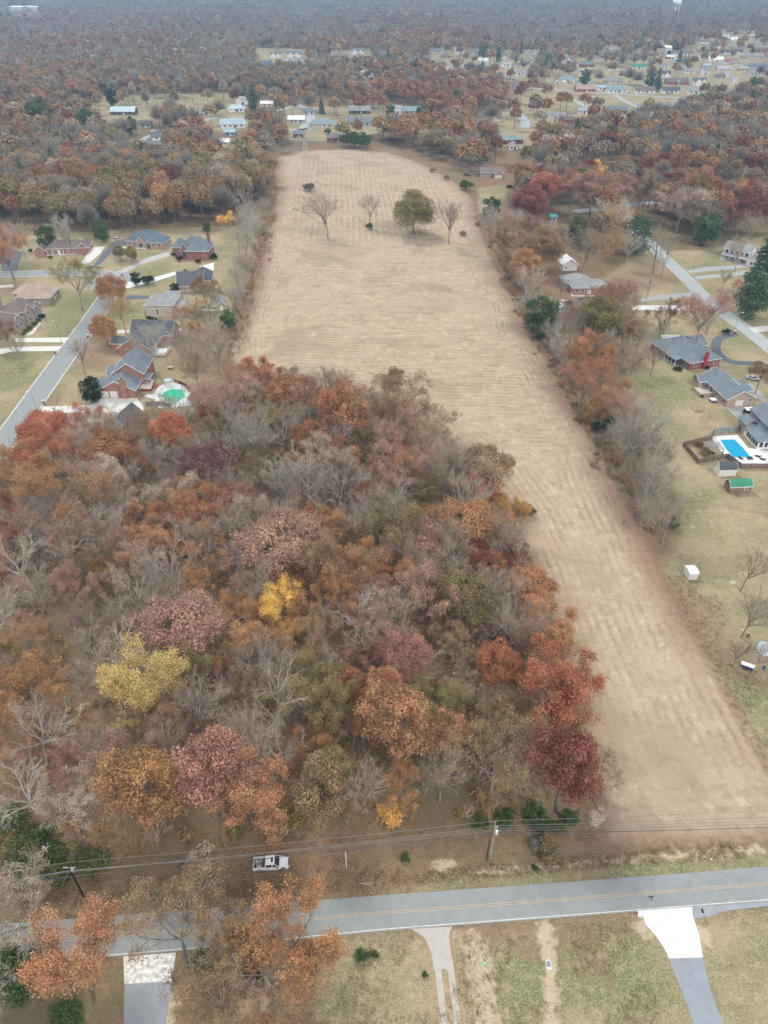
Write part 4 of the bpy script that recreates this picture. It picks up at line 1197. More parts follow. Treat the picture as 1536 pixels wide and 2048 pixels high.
h.wing(0,0,21,9,3.1,'hip','x',3.7); h.wing(6.2,-1.3,5,6,3.3,'gable','y',2.6); h.wing(11.6,-.9,2.6,4,3.0,'gable','y',1.5); h.wing(2,7,12,6,3,'hip','x',3.4)
rr = (0,0,21,9); h.win(rr,'s',[1.6,4.4,15.6,18.6]); h.win((6.2,-1.3,5,6),'s',[2.5],.6,2.4,2.0); h.win(rr,'e',[2.5]); h.door((11.6,-.9,2.6,4),'s',1.3,1.1,2.2,m_=DARK)
h.part('porch', MB().box(-2.5,-2.6,-.05,12,-1.32,.12), CONC); h.chimney(18,5.4,1,.8,6.6,3); h.done()
h = H('brick_house', 'dark red brick house with a steep dark slate roof and a rear chimney', (346,513), (431,515), wall='red', roof='slate', ang=-2)
h.wing(0,.5,6,9,4.4,'hip','y',3.4); h.wing(5.4,-3.5,4.2,10,4.6,'gable','y',3.0); h.wing(8.2,-5.2,11.6,12.5,4.4,'hip','y',5.6,inset=.9); h.wing(5.7,1.6,8,8,4.6,'hip','x',4.8)
h.win((0,.5,6,9),'s',[3.2],1.2); h.win((5.4,-3.5,4.2,10),'s',[1.6],.9,1.6,3); h.win((8.2,-5.2,11.6,12.5),'e',[3,9]); h.win((8.2,-5.2,11.6,12.5),'s',[9.8],1)
h.door((5.4,-3.5,4.2,10),'w',2.2,m_=DARK); h.chimney(17.5,4.5,1.5,1.1,10.5)
h.part('porch', MB().box(3.2,-5.2,-.05,5.38,-.6,.15), CONC); h.done()
h = H('brick_house', 'house with a broad dark blue gable roof at the end of the white driveway', (357,586), (400,584), wall='pinkb', roof='dark')
h.wing(0,0,11.5,13,3.2,'gable','x',4.2); h.wing(6.8,6,8,12,3.2,'hip','y',3.9); h.wing(-.2,9,5,8,3,'gable','y',2.4)
rr = (0,0,11.5,13); h.win(rr,'s',[2,4.3],.5,.7,.5); h.win(rr,'s',[10.2],1); h.door(rr,'s',8.6,1,2.1)
h.part('deck', MB().box(7.2,-2.4,.1,10.4,-.02,.45), WOOD); h.win(rr,'w',[5,9]); h.done()
h = H('brick_house', 'two storey beige brick house with a grey hip roof and narrow white windows', (295,633), (346,635), wall='beige', roof='grey', ang=-4)
h.wing(0,0,11.2,9.5,5.1,'hip','y',3.3); h.wing(5.5,8,5.8,8,4.6,'gable','x',2.4); h.wing(11.2,1.8,5.2,6.5,3.1,'shed','x',1.0); h.wing(-2,10,5,6,3.2,'hip','y',2)
rr = (0,0,11.2,9.5); h.win(rr,'s',[4.8],1.1,.8,2.2); h.win(rr,'s',[8.8],1.7,.6,1.2); h.win(rr,'w',[3,6.5],3); h.door(rr,'w',1.4); h.chimney(16.42,2.4,1.1,1.7,6.4); h.win((11.2,1.8,5.2,6.5),'s',[2.5],1.2)
h.part('porch', MB().box(-2.2,.4,2.4,-.02,3.2,2.6), mat(ROOF['grey'])); h.part('porch_post', MB().box(-2.1,.5,-.05,-1.9,.7,2.39), WHITE); h.done()
h = H('shed', 'little grey garden shed at the hedgerow with a path leading to it', (433,622), (458,620), wall='beige', roof='grey', cat='shed'); h.wing(0,0,4.6,9,2.4,'gable','y',1.6); h.door((0,0,4.6,9),'s',2.3,1.4,2.0); h.done()
h = H('brick_house', 'long dark grey roofed brick house with a front gable behind a bare tree', (240,712), (300,715), wall='brick', roof='dark', ang=-6)
h.wing(0,0,12.5,17,3.4,'gable','y',4.2); h.wing(-.5,14,16.5,8.5,3.4,'gable','x',3.9); h.wing(-5,5,5,6,2.9,'gable','x',1.6)
rr = (0,0,12.5,17); h.win(rr,'e',[3,7.5,11.5],1.2); h.win(rr,'s',[3.5,9],1.1); h.door(rr,'e',5.4,1,2.1,z=.5); h.part('deck', MB().box(12.52,1,.3,17.5,7,.75), mat((.62,.64,.64), .08)); h.win((-.5,14,16.5,8.5),'e',[2,6])
h.part('deck_rail', MB().box(17.4,1,.76,17.5,7,1.6).box(12.6,.98,.76,17.38,1.08,1.6), WHITE); h.done()
h = H('brick_house', 'stepped orange brick house with two white garage doors and a big end chimney', (201,795), (273,795), wall='brick', roof='slate')
h.wing(0,0,12.4,8.5,3.0,'gable','y',3.2); h.wing(-1.6,1.2,7,6.2,2.9,'gable','x',2.2); h.wing(3.0,8,10.6,13,5.4,'gable','y',3.6); h.wing(-.6,12,5,7,3,'gable','x',1.6); h.wing(11.4,8.6,3.6,3.6,3,'hip','y',1.2)
rr = (0,0,12.4,8.5); h.door(rr,'s',1.75,2.6,2.3,'garage_door'); h.door(rr,'s',4.85,2.6,2.3,'garage_door'); h.win(rr,'e',[2.5,5.5],1); h.door((3.0,8,10.6,13),'e',5.5,1.8,2.2); h.win((3.0,8,10.6,13),'e',[3,8,11],3.4)
h.win((3.0,8,10.6,13),'w',[2.5,11.3],3.4); h.chimney(8.0,-1.02,1.9,1.0,7.0); h.vents([(5.0,5.2,5.9),(7.6,14,8.9),(9.6,4,4.8)])
h.done()
h = H('gabled_house', 'house with a steep black roof half hidden behind the rust red trees', (212,872), ang=-14, wall='white', roof='dark'); h.wing(0,0,9.5,10,3.2,'gable','y',4.0); h.wing(8,-3,7,8,3,'gable','x',2.6); h.win((0,0,9.5,10),'e',[3,7]); h.vents([(3,6,6.6),(2.6,3.5,6.2)]); h.done()
h = H('brick_house', 'wide house with a tan hip roof and grey brown brick on the left edge', (35,611), (103,609), wall='stone', roof='tan', ang=3)
h.wing(0,0,14.6,13,3.2,'hip','x',4.3); h.wing(-3.4,7,9,9,3,'hip','y',2.8); h.win((0,0,14.6,13),'e',[3,9.5]); h.door((0,0,14.6,13),'e',6,1.1,2.2); h.win((0,0,14.6,13),'s',[10.5],1.6,.8,.8); h.vents([(3.4,9.4,6.9)]); h.done()
h = H('brick_house', 'tall brown roofed house with white framed gables facing the left street', (30,664), (78,631), wall='stone', roof='brown', ang=72)
h.wing(0,0,6,9,3.6,'gable','y',2.6); h.wing(5.8,1.6,13,10,5.4,'hip','x',3.4); h.wing(8.5,.6,4,6,5.6,'gable','y',2.2); h.wing(14,.9,3.4,6,5.6,'gable','y',1.9)
h.win((0,0,6,9),'s',[1.8,4.2],1); h.win((8.5,.6,4,6),'s',[2],.8); h.win((8.5,.6,4,6),'s',[2],3.4); h.win((5.8,1.6,13,10),'s',[1.5,10.6],.9); h.win((5.8,1.6,13,10),'s',[1.5,7.3],3.4); h.win((14,.9,3.4,6),'s',[1.7],3.4); h.door((5.8,1.6,13,10),'s',7.4,1.2,2.2)
h.chimney(8,11.7,1.6,1.2,9.8); h.done()
h = H('gabled_house', 'brown roofed neighbour at the very left edge by the concrete drive', (-42,690), ang=70, wall='stone', roof='brown'); h.wing(0,0,12,10,3.4,'gable','x',3); h.win((0,0,12,10),'s',[3,9]); h.done()
# -- right yards
h = H('brick_house', 'red brick house with a pale slate hip roof and a bright red chimney', (1377,741), (1437,731), wall='red', roof='slate')
h.wing(0,0,13.3,21,3.0,'hip','y',3.4); h.wing(-2.4,11,4,9,2.9,'hip','y',1.3); h.wing(11,12,5.5,8,3,'gable','x',2.4); rr = (0,0,13.3,21)
h.win(rr,'s',[2.6,11.2],1.1,1.1,1.5); h.chimney(5.6,-.72,1.3,.7,6.0,m_=mat((.38,.03,.04), .1, 1, .7)); h.win(rr,'w',[3.5])
h.part('porch', MB().slab([(-3.3,4.2,2.7),(-.02,4.2,3.25),(-.02,10.8,3.25),(-3.3,10.8,2.7)], .15), h.rm)
for k in range(4): h.part('porch_post', MB().box(-3.2,4.3+k*2.1,-.05,-3.02,4.48+k*2.1,2.6), WHITE)
h.part('porch_screen', MB().box(-3.12,4.5,.3,-3.08,10.6,1.1), mat((.3,.42,.47), .2)); h.vents([(5.5,13,6.8),(4.2,10.5,6.2)]); h.done()
h = H('brick_house', 'long buff brick house with a grey gable roof and a raised brick terrace', (1451,814), (1505,810), wall='buff', roof='slate', ang=9)
h.wing(0,0,9.8,18,3.0,'gable','y',2.6); h.wing(-2.6,14,5,4.6,2.9,'gable','x',1.4); h.wing(8.4,5,3.6,8,2.8,'hip','y',1.1); rr = (0,0,9.8,18)
h.win(rr,'s',[8.3],1.5,1.0,1.0); h.win(rr,'w',[1.6,6.6],1.0,.9,1.5); h.win(rr,'w',[10.2],.6,1.4,2); h.door(rr,'s',4.6,2.8,2.1,'garage_door'); h.win((-2.6,14,5,4.6),'s',[1.4],1.3,.9,.9)
h.part('terrace', MB().box(-5.0,8.2,-.05,-.02,13.8,.7), mat((.45,.40,.36), .2)); h.part('terrace_wall', MB().box(-5.2,8.0,-.05,-5.02,14,1.3).box(-5.0,8.0,-.05,-.02,8.18,1.3), wall_mat('buff'))
h.part('skylight', MB().hexa([(7.3,6.5,4.2),(7.8,6.5,4.0),(7.8,11,4.0),(7.3,11,4.2)], [(7.3,6.5,4.65),(7.8,6.5,4.4),(7.8,11,4.4),(7.3,11,4.65)]), WHITE); h.done()
h = H('sunroom_house', 'buff house with a white many windowed sunroom beside the blue pool', (1513,899), ang=4, wall='buff', roof='slate')
h.wing(0,0,5,9,2.8,'shed','x',.01); h.r = MB(); h.w = MB(); h.w.box(4.5,2,-.1,13,16,5.2); h.w.box(.2,9,-.1,4.48,14,3.4); h.r.slab([(4.1,1.6,5.2),(8.7,1.6,7.4),(8.7,16.4,7.4),(4.1,16.4,5.2)],.2); h.r.slab([(8.72,1.6,7.4),(13.4,1.6,5.2),(13.4,16.4,5.2),(8.72,16.4,7.4)],.2)
h.r.slab([(-.5,-.5,2.75),(4.48,-.5,3.9),(4.48,9.1,3.9),(-.5,9.1,2.75)],.18); h.r.slab([(-.2,9.12,3.3),(2.3,9.12,4.8),(2.3,14.4,4.8),(-.2,14.4,3.3)],.18); h.r.slab([(2.32,9.12,4.8),(4.48,9.12,3.6),(4.48,14.4,3.6),(2.32,14.4,4.8)],.18)
h.part('sunroom', MB().box(0,0,-.1,4.9,9,2.75), WHITE); rr = (0,0,4.9,9); h.win(rr,'w',[1,2.4,3.8,5.2,6.6],.9,.8,1.4,DARK,False); h.win(rr,'s',[1,2.6],.9,.8,1.4,DARK,False); h.win((4.5,2,8.5,14),'w',[3,8],3.9,.9,1.0); h.done()
h = H('brick_house', 'brick ranch with a plain grey hip roof behind the pool with the slide', (1144,589), (1217,588), wall='brick', roof='grey')
h.wing(0,0,16.5,8.5,3,'hip','x',2.6); h.wing(-2,6,12,10,3,'hip','x',3.0); rr = (0,0,16.5,8.5); h.win(rr,'s',[2,4.6,12,14.4],1); h.door(rr,'s',7.6,1.8,2.1); h.done()
h = H('garage', 'plain white gabled garage behind the grey roofed brick ranch', (1125,542), (1155,541), wall='white', roof='white', cat='garage'); h.wing(0,0,7.2,8,3,'gable','y',2.6); h.win((0,0,7.2,8),'s',[1.6],1.2,.8,.8); h.door((0,0,7.2,8),'s',4.6,1,2); h.done()
h = H('porch_house', 'white two storey house with a long front porch beyond the right street', (1439,520), ang=-42, wall='white', roof='grey')
h.wing(0,3,13,8,5.4,'gable','x',2.6); h.wing(13,0,8,9,3,'gable','y',2.4); rr = (0,3,13,8); h.win(rr,'s',[1.5,4,6.5,9,11.5],3.6,.9,1.3,DARK); h.win(rr,'s',[2,4.6,9.5],.9,.9,1.5,DARK); h.door(rr,'s',7,1,2.1,m_=DARK)
h.part('porch', MB().slab([(-.4,.2,2.6),(13,.2,2.6),(13,2.98,3.3),(-.4,2.98,3.3)],.15), h.rm); h.part('porch_floor', MB().box(-.2,.5,-.05,12.9,2.98,.3), CONC)
for k in range(6): h.part('porch_post', MB().box(.1+k*2.4,.6,.31,.3+k*2.4,.8,2.4), WHITE)
h.win((13,0,8,9),'s',[2.4,5.4],1,1,1.3); h.win(rr,'e',[2,5.5],3.6); h.done()
h = H('brick_house', 'small brown house with two white garage doors right of the field top', (968,357), (1001,357), wall='pinkb', roof='brown'); h.wing(7,0,6,8,3.4,'gable','y',2.2); h.wing(-2,4,9.2,8,3.4,'gable','x',2.6); h.door((7,0,6,8),'s',1.7,2,2.1,'garage_door'); h.door((7,0,6,8),'s',4.3,2,2.1,'garage_door'); h.win((-2,4,9.2,8),'s',[2,5]); h.done()
h = H('shed', 'tiny shed with a turquoise tarpaulin roof under the dark crimson oak', (1102,443), ang=5, wall='grey', roof='grey', cat='shed'); h.wing(0,0,3.4,3.6,2.6,'shed','x',.6); h.rm = mat((.10,.5,.47), .1); h.door((0,0,3.4,3.6),'s',1.7,1,1.9, m_=DARK); h.done()
h = H('cottage', 'low grey roofed cottage deep in the right woods', (1328,352), ang=2, wall='stone', roof='brown', cat='house'); h.wing(0,0,13,8,3,'gable','x',2.2); h.win((0,0,13,8),'s',[3,9]); h.done()
h = H('barn_shed', 'pale gambrel shed with a dark grey roof beside the wooden fence', (1436,953), (1471,952), wall='white', roof='dark', cat='shed'); h.wing(0,0,5.2,3.6,2.1,'gambrel','x',1.8,ov=.15); h.door((0,0,5.2,3.6),'w',1.8,1.6,1.9); h.done()
h = H('cabin', 'small brown wooden cabin with a bright green roof', (1458,988), (1498,986), wall='dkwood', roof='green', cat='cabin'); h.wm = mat((.22,.18,.12), .25, 2); h.wing(0,0,6.2,3.4,2.2,'gambrel','x',1.5,ov=.2); rr = (0,0,6.2,3.4); h.door(rr,'s',2.2,.9,1.9,m_=WOOD); h.win(rr,'s',[4.6],1.1,.9,.7); h.door(rr,'w',1.7,1.2,1.8,m_=WOOD)
h.part('ramp', MB().hexa([(1.7,-1.6,-.05),(2.9,-1.6,-.05),(2.9,-.08,-.05),(1.7,-.08,-.05)], [(1.7,-1.6,.0),(2.9,-1.6,.0),(2.9,-.08,.3),(1.7,-.08,.3)]), WOOD); h.done()
h = H('plastic_shed', 'white plastic garden shed alone on the lawn beside the field', (1376,1160), (1394,1159), wall='white', roof='white', cat='shed', trim=False); h.wing(0,0,2.3,3.0,1.9,'gable','x',.35,ov=.1); rr = (0,0,2.3,3)
h.door(rr,'s',.62,.95,1.75,m_=mat((.68,.69,.69), .04)); h.door(rr,'s',1.66,.95,1.75,m_=mat((.70,.71,.71), .04)); h.done()
h = H('shed', 'red roofed shed half hidden under bare trees at the left edge', (36,1212), ang=38, wall='cream', roof='rust', cat='shed'); h.rm = roof_mat((.30,.06,.065)); h.wing(0,0,4,7.5,2.4,'gable','y',1.3); h.win((0,0,4,7.5),'s',[2],1,.8,.8); h.door((0,0,4,7.5),'e',3,.9,1.9); h.done()

# -- far houses: left, right, base row (photo pixels), roof, wall, kind, turn, label
FAR = """
221 270 230 metal dkwood gable 0|long open barn with a pale metal roof in the meadow
206 232 192 dark dkwood gable 90|dark gabled barn behind two pointed evergreens
279 302 256 dark grey gable 0|dark roofed cottage with a porch below the orange maple
302 332 281 blue white gable 20|white house with a blue roof behind the left woods
290 326 298 slate white gable 0|long low grey roofed annex in front of the blue roofed white house
470 494 210 lgrey white farm 90|tall white farmhouse with a steep pale gable
455 490 224 metal white hip 0|low teal roofed wing in front of the tall white farmhouse
440 490 256 lblue white gable 8|long pale blue metal roof by the meadow lane
448 471 272 lblue blue gable 0|small bright blue roofed outbuilding
433 459 292 white white gable 0|small all white outbuilding left of the lattice pylon
385 411 233 lblue grey gable 0|low pale roofed building behind the bare meadow trees
217 256 263 tan pinkb hip 0|faded pink roofed building at the edge of the left woods
515 543 132 blue blue gable 30|blue grey house left of the far building plots
540 561 117 slate white farm 90|first white new house on the far building plots
574 601 116 slate white farm 0|second white new house with two gables on the far building plots
587 606 128 grey grey hip 0|grey new house right of the far building plots
666 688 116 brown brick hip 0|brown roofed house in the distant trees left of the white cottage
702 728 110 slate white farm 0|white gabled cottage in the distant trees
725 743 122 slate white gable 0|white box shaped cottage in the distance
686 708 124 slate stone hip 0|dark low house in the distance
717 746 157 white white farm 15|bright white house screened by grey trees
618 668 256 teal beige hip 0|teal roofed stone house with a front porch beyond the field
586 609 276 slate red gable 0|red brick house with a grey gable beside the lattice pylon
653 691 284 purple brick hip 5|purple roofed house at the top edge of the field
695 743 252 slate grey gable 0|long grey roofed house beyond the field's top
698 740 228 grey dkwood gable 0|dark grey house behind the long grey roofed house
604 631 230 slate grey hip 0|plain grey hip roofed house left of the tall oaks
576 609 246 white grey gable 0|long white metal roof left of the teal roofed stone house
521 546 214 white cream gable 0|white flat looking roof right of the tall white farmhouse
804 846 229 teal stone gable 0|teal gable roofed house among round shrubs
780 803 229 lgrey white farm 90|white gable above a brick base left of the teal gable roofed house
1060 1100 216 teal red hip 0|red brick house with a dark teal hip roof
1092 1132 246 grey cream farm -20|tan house with a large tan gable
1118 1147 252 brown brick farm -30|brick gable in front of the large tan gable
955 1003 245 brown cream farm 0|brown roofed house with two white pointed gables
1002 1045 288 teal red hip 8|brick house with a teal grey roof in the right woods
1018 1035 300 grey white gable 90|small grey shed beside the teal grey roofed brick house
1153 1174 228 lgrey white gable 20|small white house left of the pink tree
1119 1150 164 teal white hip 0|white house with a teal hip roof and parked cars
1151 1178 168 teal white hip 0|second white house joined beside the teal hip roofed one
1152 1192 184 tan brick gable 0|long rust roofed ranch house
1108 1119 168 rust white gable 0|tiny white and red shed before the teal hip roofed house
1194 1216 181 lblue white gable 0|tall pale blue roofed house
1215 1255 186 teal white gable 0|low teal roofed ranch house
1270 1310 187 brown white gable 0|white ranch house with a brown roof
1325 1359 187 dark white gable 0|white ranch house with a black roof
1386 1413 172 blue white farm 10|white house with a navy blue roof and white band
1210 1255 228 slate brick gable 0|grey roofed brick ranch house in the dry field
1226 1246 238 white white gable -40|white canopy behind the grey roofed brick ranch
1310 1361 222 grey brick gable 0|grey roofed house behind the right woods' edge
1377 1408 188 grey white gable -10|white house under bare grey trees
1435 1464 143 lgrey cream gable 0|plain cream coloured building in the far suburb
1420 1444 100 dark white farm 0|white gabled house with a black roof in the far suburb
1452 1486 110 dark white farm 0|white house with a navy roof in the far suburb
1460 1494 99 grey beige hip 0|grey hip roofed house behind the navy roofed one
1486 1529 118 grey beige hip 0|wide grey hip roofed house at the upper right
1505 1537 92 grey beige hip 0|grey roofed house at the right edge of the far suburb
1505 1538 105 brown brick hip 0|brown roofed house at the right edge of the far suburb
1449 1475 128 rust white gable 0|white building with a dull red roof in the far suburb
1419 1447 124 white white gable 0|low white roofed building in the far suburb
1493 1540 138 slate grey hip 0|large blue grey roofed house at the right edge
1263 1291 138 green white gable 0|white house with a green metal roof
1312 1341 158 dark white farm 0|white gabled house beside dark conifers
1333 1348 118 white brick gable 0|small white roofed house in the far centre right
1347 1362 124 lblue white gable 0|small pale blue roofed house in the far centre right
1351 1385 112 brown white gable 0|long low brown roofed school like building
1365 1390 147 grey white gable 20|grey roofed house left of the round brown tree
1405 1422 136 lblue grey gable 0|small blue grey roofed house by the dry yard
1210 1243 168 grey cream hip 0|grey roofed house behind the tall bare tree
1457 1480 86 white cream farm 30|pale new house under the far trees
1449 1459 158 lgrey white farm 0|narrow white cottage left of the yellow tree
1463 1475 170 lgrey white farm 0|narrow white cottage right of the yellow tree
1293 1320 90 lblue white gable 0|white and blue house at the foot of the far woods
1333 1377 170 brown brick gable 0|long brown roofed house behind the black roofed ranch
908 930 107 lgrey white farm 20|white pointed house at the far edge of the centre suburb
957 976 129 white white farm 0|small bright white house in the centre suburb
899 927 141 grey beige hip 0|grey hip roofed house at the left of the centre suburb
929 954 142 grey beige farm 0|grey gabled house in the centre suburb
962 986 115 lgrey white gable 0|pale roofed house at the back of the centre suburb
992 1014 121 slate cream farm 0|slate gabled house at the right of the centre suburb
1023 1052 151 grey white gable 0|grey roofed white house before the evergreens
1046 1066 125 grey white gable 0|low white house behind the dark purple tree
870 893 131 brown brick hip 0|brown brick house at the left end of the centre suburb
880 902 117 brown pinkb hip 0|brown roofed house behind the brown brick one
1027 1047 178 slate grey gable 0|grey house behind the pair of dark red trees
863 883 106 slate white gable 0|slate roofed white house left of the white pointed house
1161 1188 134 slate red hip 0|dark roofed red house in the distance
1156 1169 152 lgrey white farm 0|pointed white house left of the teal hip roofed row
1175 1200 150 brown grey gable 0|low brown roofed house above the teal hip roofed row
940 958 113 slate grey farm 0|dark gabled house in the middle of the centre suburb
1003 1022 133 lgrey white gable 0|pale roofed house before the slate gabled one
"""
def far_house(x0, x1, y1, roof, wall, kind, turn, label):
    s_ = mpp((x0+x1)/2, y1); W = (x1-x0)*s_; ang = float(turn)
    h = House('house', label, (x0, y1), ang=0, wall='white', roof='slate', trim=False, group='houses beyond the field')
    h.wm = mat(WALL[wall], .08, .5, .85); h.rm = mat(ROOF[roof], .2, .5, .75) 
    dep = min(max(W*.55, 7), 12); hh = 3.1 if W < 26 else 3.6
    cx, cy = h.o[0] + W/2, h.o[1] + dep/2; a = R(ang if abs(ang) < 60 else 0); h.root.rotation_euler[2] = a
    h.root.location = (cx - (W/2*math.cos(a) - dep/2*math.sin(a)), cy - (W/2*math.sin(a) + dep/2*math.cos(a)), 0)
    if kind == 'farm':
        hh = 5.2 if x1-x0 < 30 or W < 20 else 3.6
        h.wing(0, 2.2, W, dep-2.2, hh, 'gable', 'x', dep*.34); ww = min(7, W*.42)
        h.wing(W*.12, 0, ww, 5, hh, 'gable', 'y', ww*.42)
        if W > 16: h.wing(W*.6, .8, ww*.8, 5, hh, 'gable', 'y', ww*.34)
    elif ang == 90 or kind == 'gable' and W < dep: h.wing(0, 0, W, dep, hh, 'gable', 'y', W*.35)
    else: h.wing(0, 0, W, dep, hh, kind, 'x', dep*.30)
    if kind == 'hip' and W > 15: h.wing(W*.12, -1.6, W*.3, 5, hh, 'hip', 'y', W*.3*.3)
    nwin = 2 if W < 14 else 3 if W < 22 else 4
    y_ = 2.2 if kind == 'farm' else 0
    us = [W*(i+.8)/(nwin+.6) for i in range(nwin)]
    for u in us:
        m = MB(); h._face('s', 0, y_, W, dep, u, 1.0, 1.5, 1.5, .002, .08, m); m.build('window', GLASS, h.root)
    m = MB(); h._face('s', 0, y_, W, dep, W*.5+1.2, .02, 1.2, 2.1, .002, .07, m); m.build('door', DARK if wall == 'white' else WHITE, h.root)
    h.done(); return h.root
FARBOX = []
for ln in FAR.strip().splitlines():
    a, lab = ln.split('|'); f = a.split(); far_house(float(f[0]), float(f[1]), float(f[2]), f[3], f[4], f[5], f[6], lab)
    x_, y_ = at((float(f[0])+float(f[1]))/2, float(f[2])); FARBOX.append((x_, y_, (float(f[1])-float(f[0]))*mpp(float(f[0]), float(f[2]))))
# very far: warehouses and the water tower
def warehouse(x0, x1, y1, depth, lab):
    a = at(x0, y1); b = at(x1, y1); t = empty('warehouse', (*a, 0)); W = b[0]-a[0]
    MB().box(0,0,-.1,W,depth,9).build('wall', mat((.6,.62,.64), .08, .1), t); MB().slab([(-1,-1,9.3),(W+1,-1,9.3),(W+1,depth/2,11.5),(-1,depth/2,11.5)],.4).slab([(-1,depth/2+.01,11.5),(W+1,depth/2+.01,11.5),(W+1,depth+1,9.3),(-1,depth+1,9.3)],.4).build('roof', mat((.82,.85,.87), .05, .1), t)
    for k in range(3): MB().box(W*(.2+.25*k),-.1,0,W*(.2+.25*k)+5,-.02,5).build('loading_door', mat((.3,.33,.36)), t)
    tag(t, lab, 'warehouse'); FARBOX.append((a[0]+W/2, a[1], W))
warehouse(18, 78, 21, 90, 'huge white roofed warehouse at the top left horizon')
warehouse(1421, 1462, 24, 60, 'long white roofed warehouse right of the water tower')
warehouse(1478, 1500, 26, 30, 'small white warehouse at the top right')
warehouse(1330, 1341, 108, 20, 'low pale hall in the far suburb')
MORE = '''
1255 1278 112 grey beige hip|1395 1416 108 brown cream gable|1400 1420 150 grey white farm|1478 1500 142 lgrey beige hip|1496 1522 152 grey white gable|1430 1452 158 brown beige hip|1350 1372 170 grey stone hip|1240 1262 152 brown brick gable
1215 1236 140 grey white gable|1290 1310 172 lgrey white gable|1175 1196 120 grey beige hip|1130 1150 128 slate white farm|1095 1116 140 grey stone hip|1072 1092 152 brown beige gable|1050 1072 108 grey white hip|975 997 140 slate beige hip
915 935 118 brown beige hip|850 868 120 grey white gable|1490 1512 76 lgrey beige gable|1440 1460 76 grey white farm|1400 1418 92 lgrey cream gable|1505 1530 168 grey white hip|1476 1496 182 lgrey beige gable|760 780 112 slate white gable
640 660 108 grey beige hip|1220 1240 104 lgrey white gable|1320 1338 136 grey white gable|1462 1482 130 grey cream hip|1385 1400 120 lgrey white gable|1300 1318 112 brown brick hip|870 890 145 grey white hip|1010 1032 162 grey beige gable
'''
HOUSES = []
RN = {'grey': 'grey', 'brown': 'brown', 'lgrey': 'pale grey', 'slate': 'slate'}; WN = {'beige': 'beige brick', 'cream': 'cream', 'white': 'white', 'stone': 'stone', 'brick': 'red brick'}; KN = {'hip': 'hip roofed house', 'gable': 'gable roofed house', 'farm': 'pointed gable house'}
for it in MORE.replace(chr(10), '|').split('|'):
    if not it.strip(): continue
    f = it.split(); r_ = far_house(float(f[0]), float(f[1]), float(f[2]), f[3], f[4], f[5], (int(f[0]) % 7 - 3)*7, None)
    HOUSES.append((r_, None, f'small {RN[f[3]]} {KN[f[5]]} in {WN[f[4]]}', (float(f[0])+float(f[1]))/2, float(f[2])))
    x_, y_ = at((float(f[0])+float(f[1]))/2, float(f[2])); FARBOX.append((x_, y_, (float(f[1])-float(f[0]))*mpp(float(f[0]), float(f[2]))))
x_, y_ = at(1348, 36); t = empty('water_tower', (x_, y_, 0)); tag(t, 'white round water tower on legs near the horizon', 'water tower')
Wm = mat((.85,.86,.87), .03, .1, .5); MB().blob((0,0,36),12.5,12.5,9.5,24,14).build('tank', Wm, t, True)
for k in range(6): a = k*math.pi/3; MB().tube((11*math.cos(a),11*math.sin(a),0),(9.5*math.cos(a),9.5*math.sin(a),33),.9,.7,8).build('leg', Wm, t)
MB().tube((0,0,0),(0,0,30),1.6,1.6,10).build('riser', Wm, t); FARBOX.append((x_, y_-30, 30))
# ------------------------------------------------------------------ mid and far woods: nobody could count these, one mesh per wood
CLEAR = [(poly((175,205),(230,186),(330,188),(470,187),(478,212),(545,232),(520,262),(430,268),(330,240),(265,300),(210,265),(160,230)), .10, 'meadow'),
 (poly((860,95),(1060,100),(1200,95),(1320,60),(1450,60),(1700,50),(1700,215),(1400,215),(1150,160),(1000,150),(860,145)), .46, 'suburb'),
 (poly((500,195),(620,196),(760,205),(855,200),(850,245),(740,262),(700,300),(580,300),(560,262),(500,225)), .24, 'row'),
 (poly((940,190),(1010,180),(1150,165),(1420,180),(1480,220),(1290,230),(1250,255),(1150,255),(1085,300),(1000,305),(940,250)), .16, 'estate'),
 (poly((510,96),(620,98),(615,152),(545,152),(505,135)), .10, 'plots'), (poly((650,100),(760,100),(770,128),(650,130)), .3, 'cottages'),
 (poly((20,16),(80,16),(95,50),(20,48)), .05, 'yard'), (poly((425,26),(475,26),(475,32),(425,32)), 0, 'far field'),
 (poly((-100,215),(150,205),(150,222),(-100,235)), .2, 'lane')]
DENSE = [(poly((1030,372),(1200,360),(1536,366),(1540,460),(1420,470),(1330,470),(1290,430),(1240,430),(1200,520),(1080,470),(1020,430)), .42),
 (poly((-500,288),(0,300),(250,312),(420,318),(545,322),(553,350),(548,400),(528,425),(480,440),(330,462),(180,476),(130,462),(60,450),(-500,470)), 1.0),
 (poly((735,278),(790,296),(860,318),(930,352),(985,335),(1050,352),(1100,345),(1200,338),(1350,350),(1536,372),(2000,390),(2000,225),(1480,232),(1400,240),(1290,240),(1240,268),(1160,262),(1050,312),(930,262),(860,252),(740,262)), 1.0),
 (poly((690,168),(860,160),(1015,185),(1000,222),(860,232),(800,206),(690,200)), 1.0),
 (poly((-500,235),(40,238),(170,250),(260,268),(250,312),(-500,300)), .8), (poly((300,300),(420,290),(560,285),(575,305),(540,325),(300,322)), .8)]
FIELDN = [(p[0], p[1]) for p in FIELD]
rg = np.random.default_rng(11)
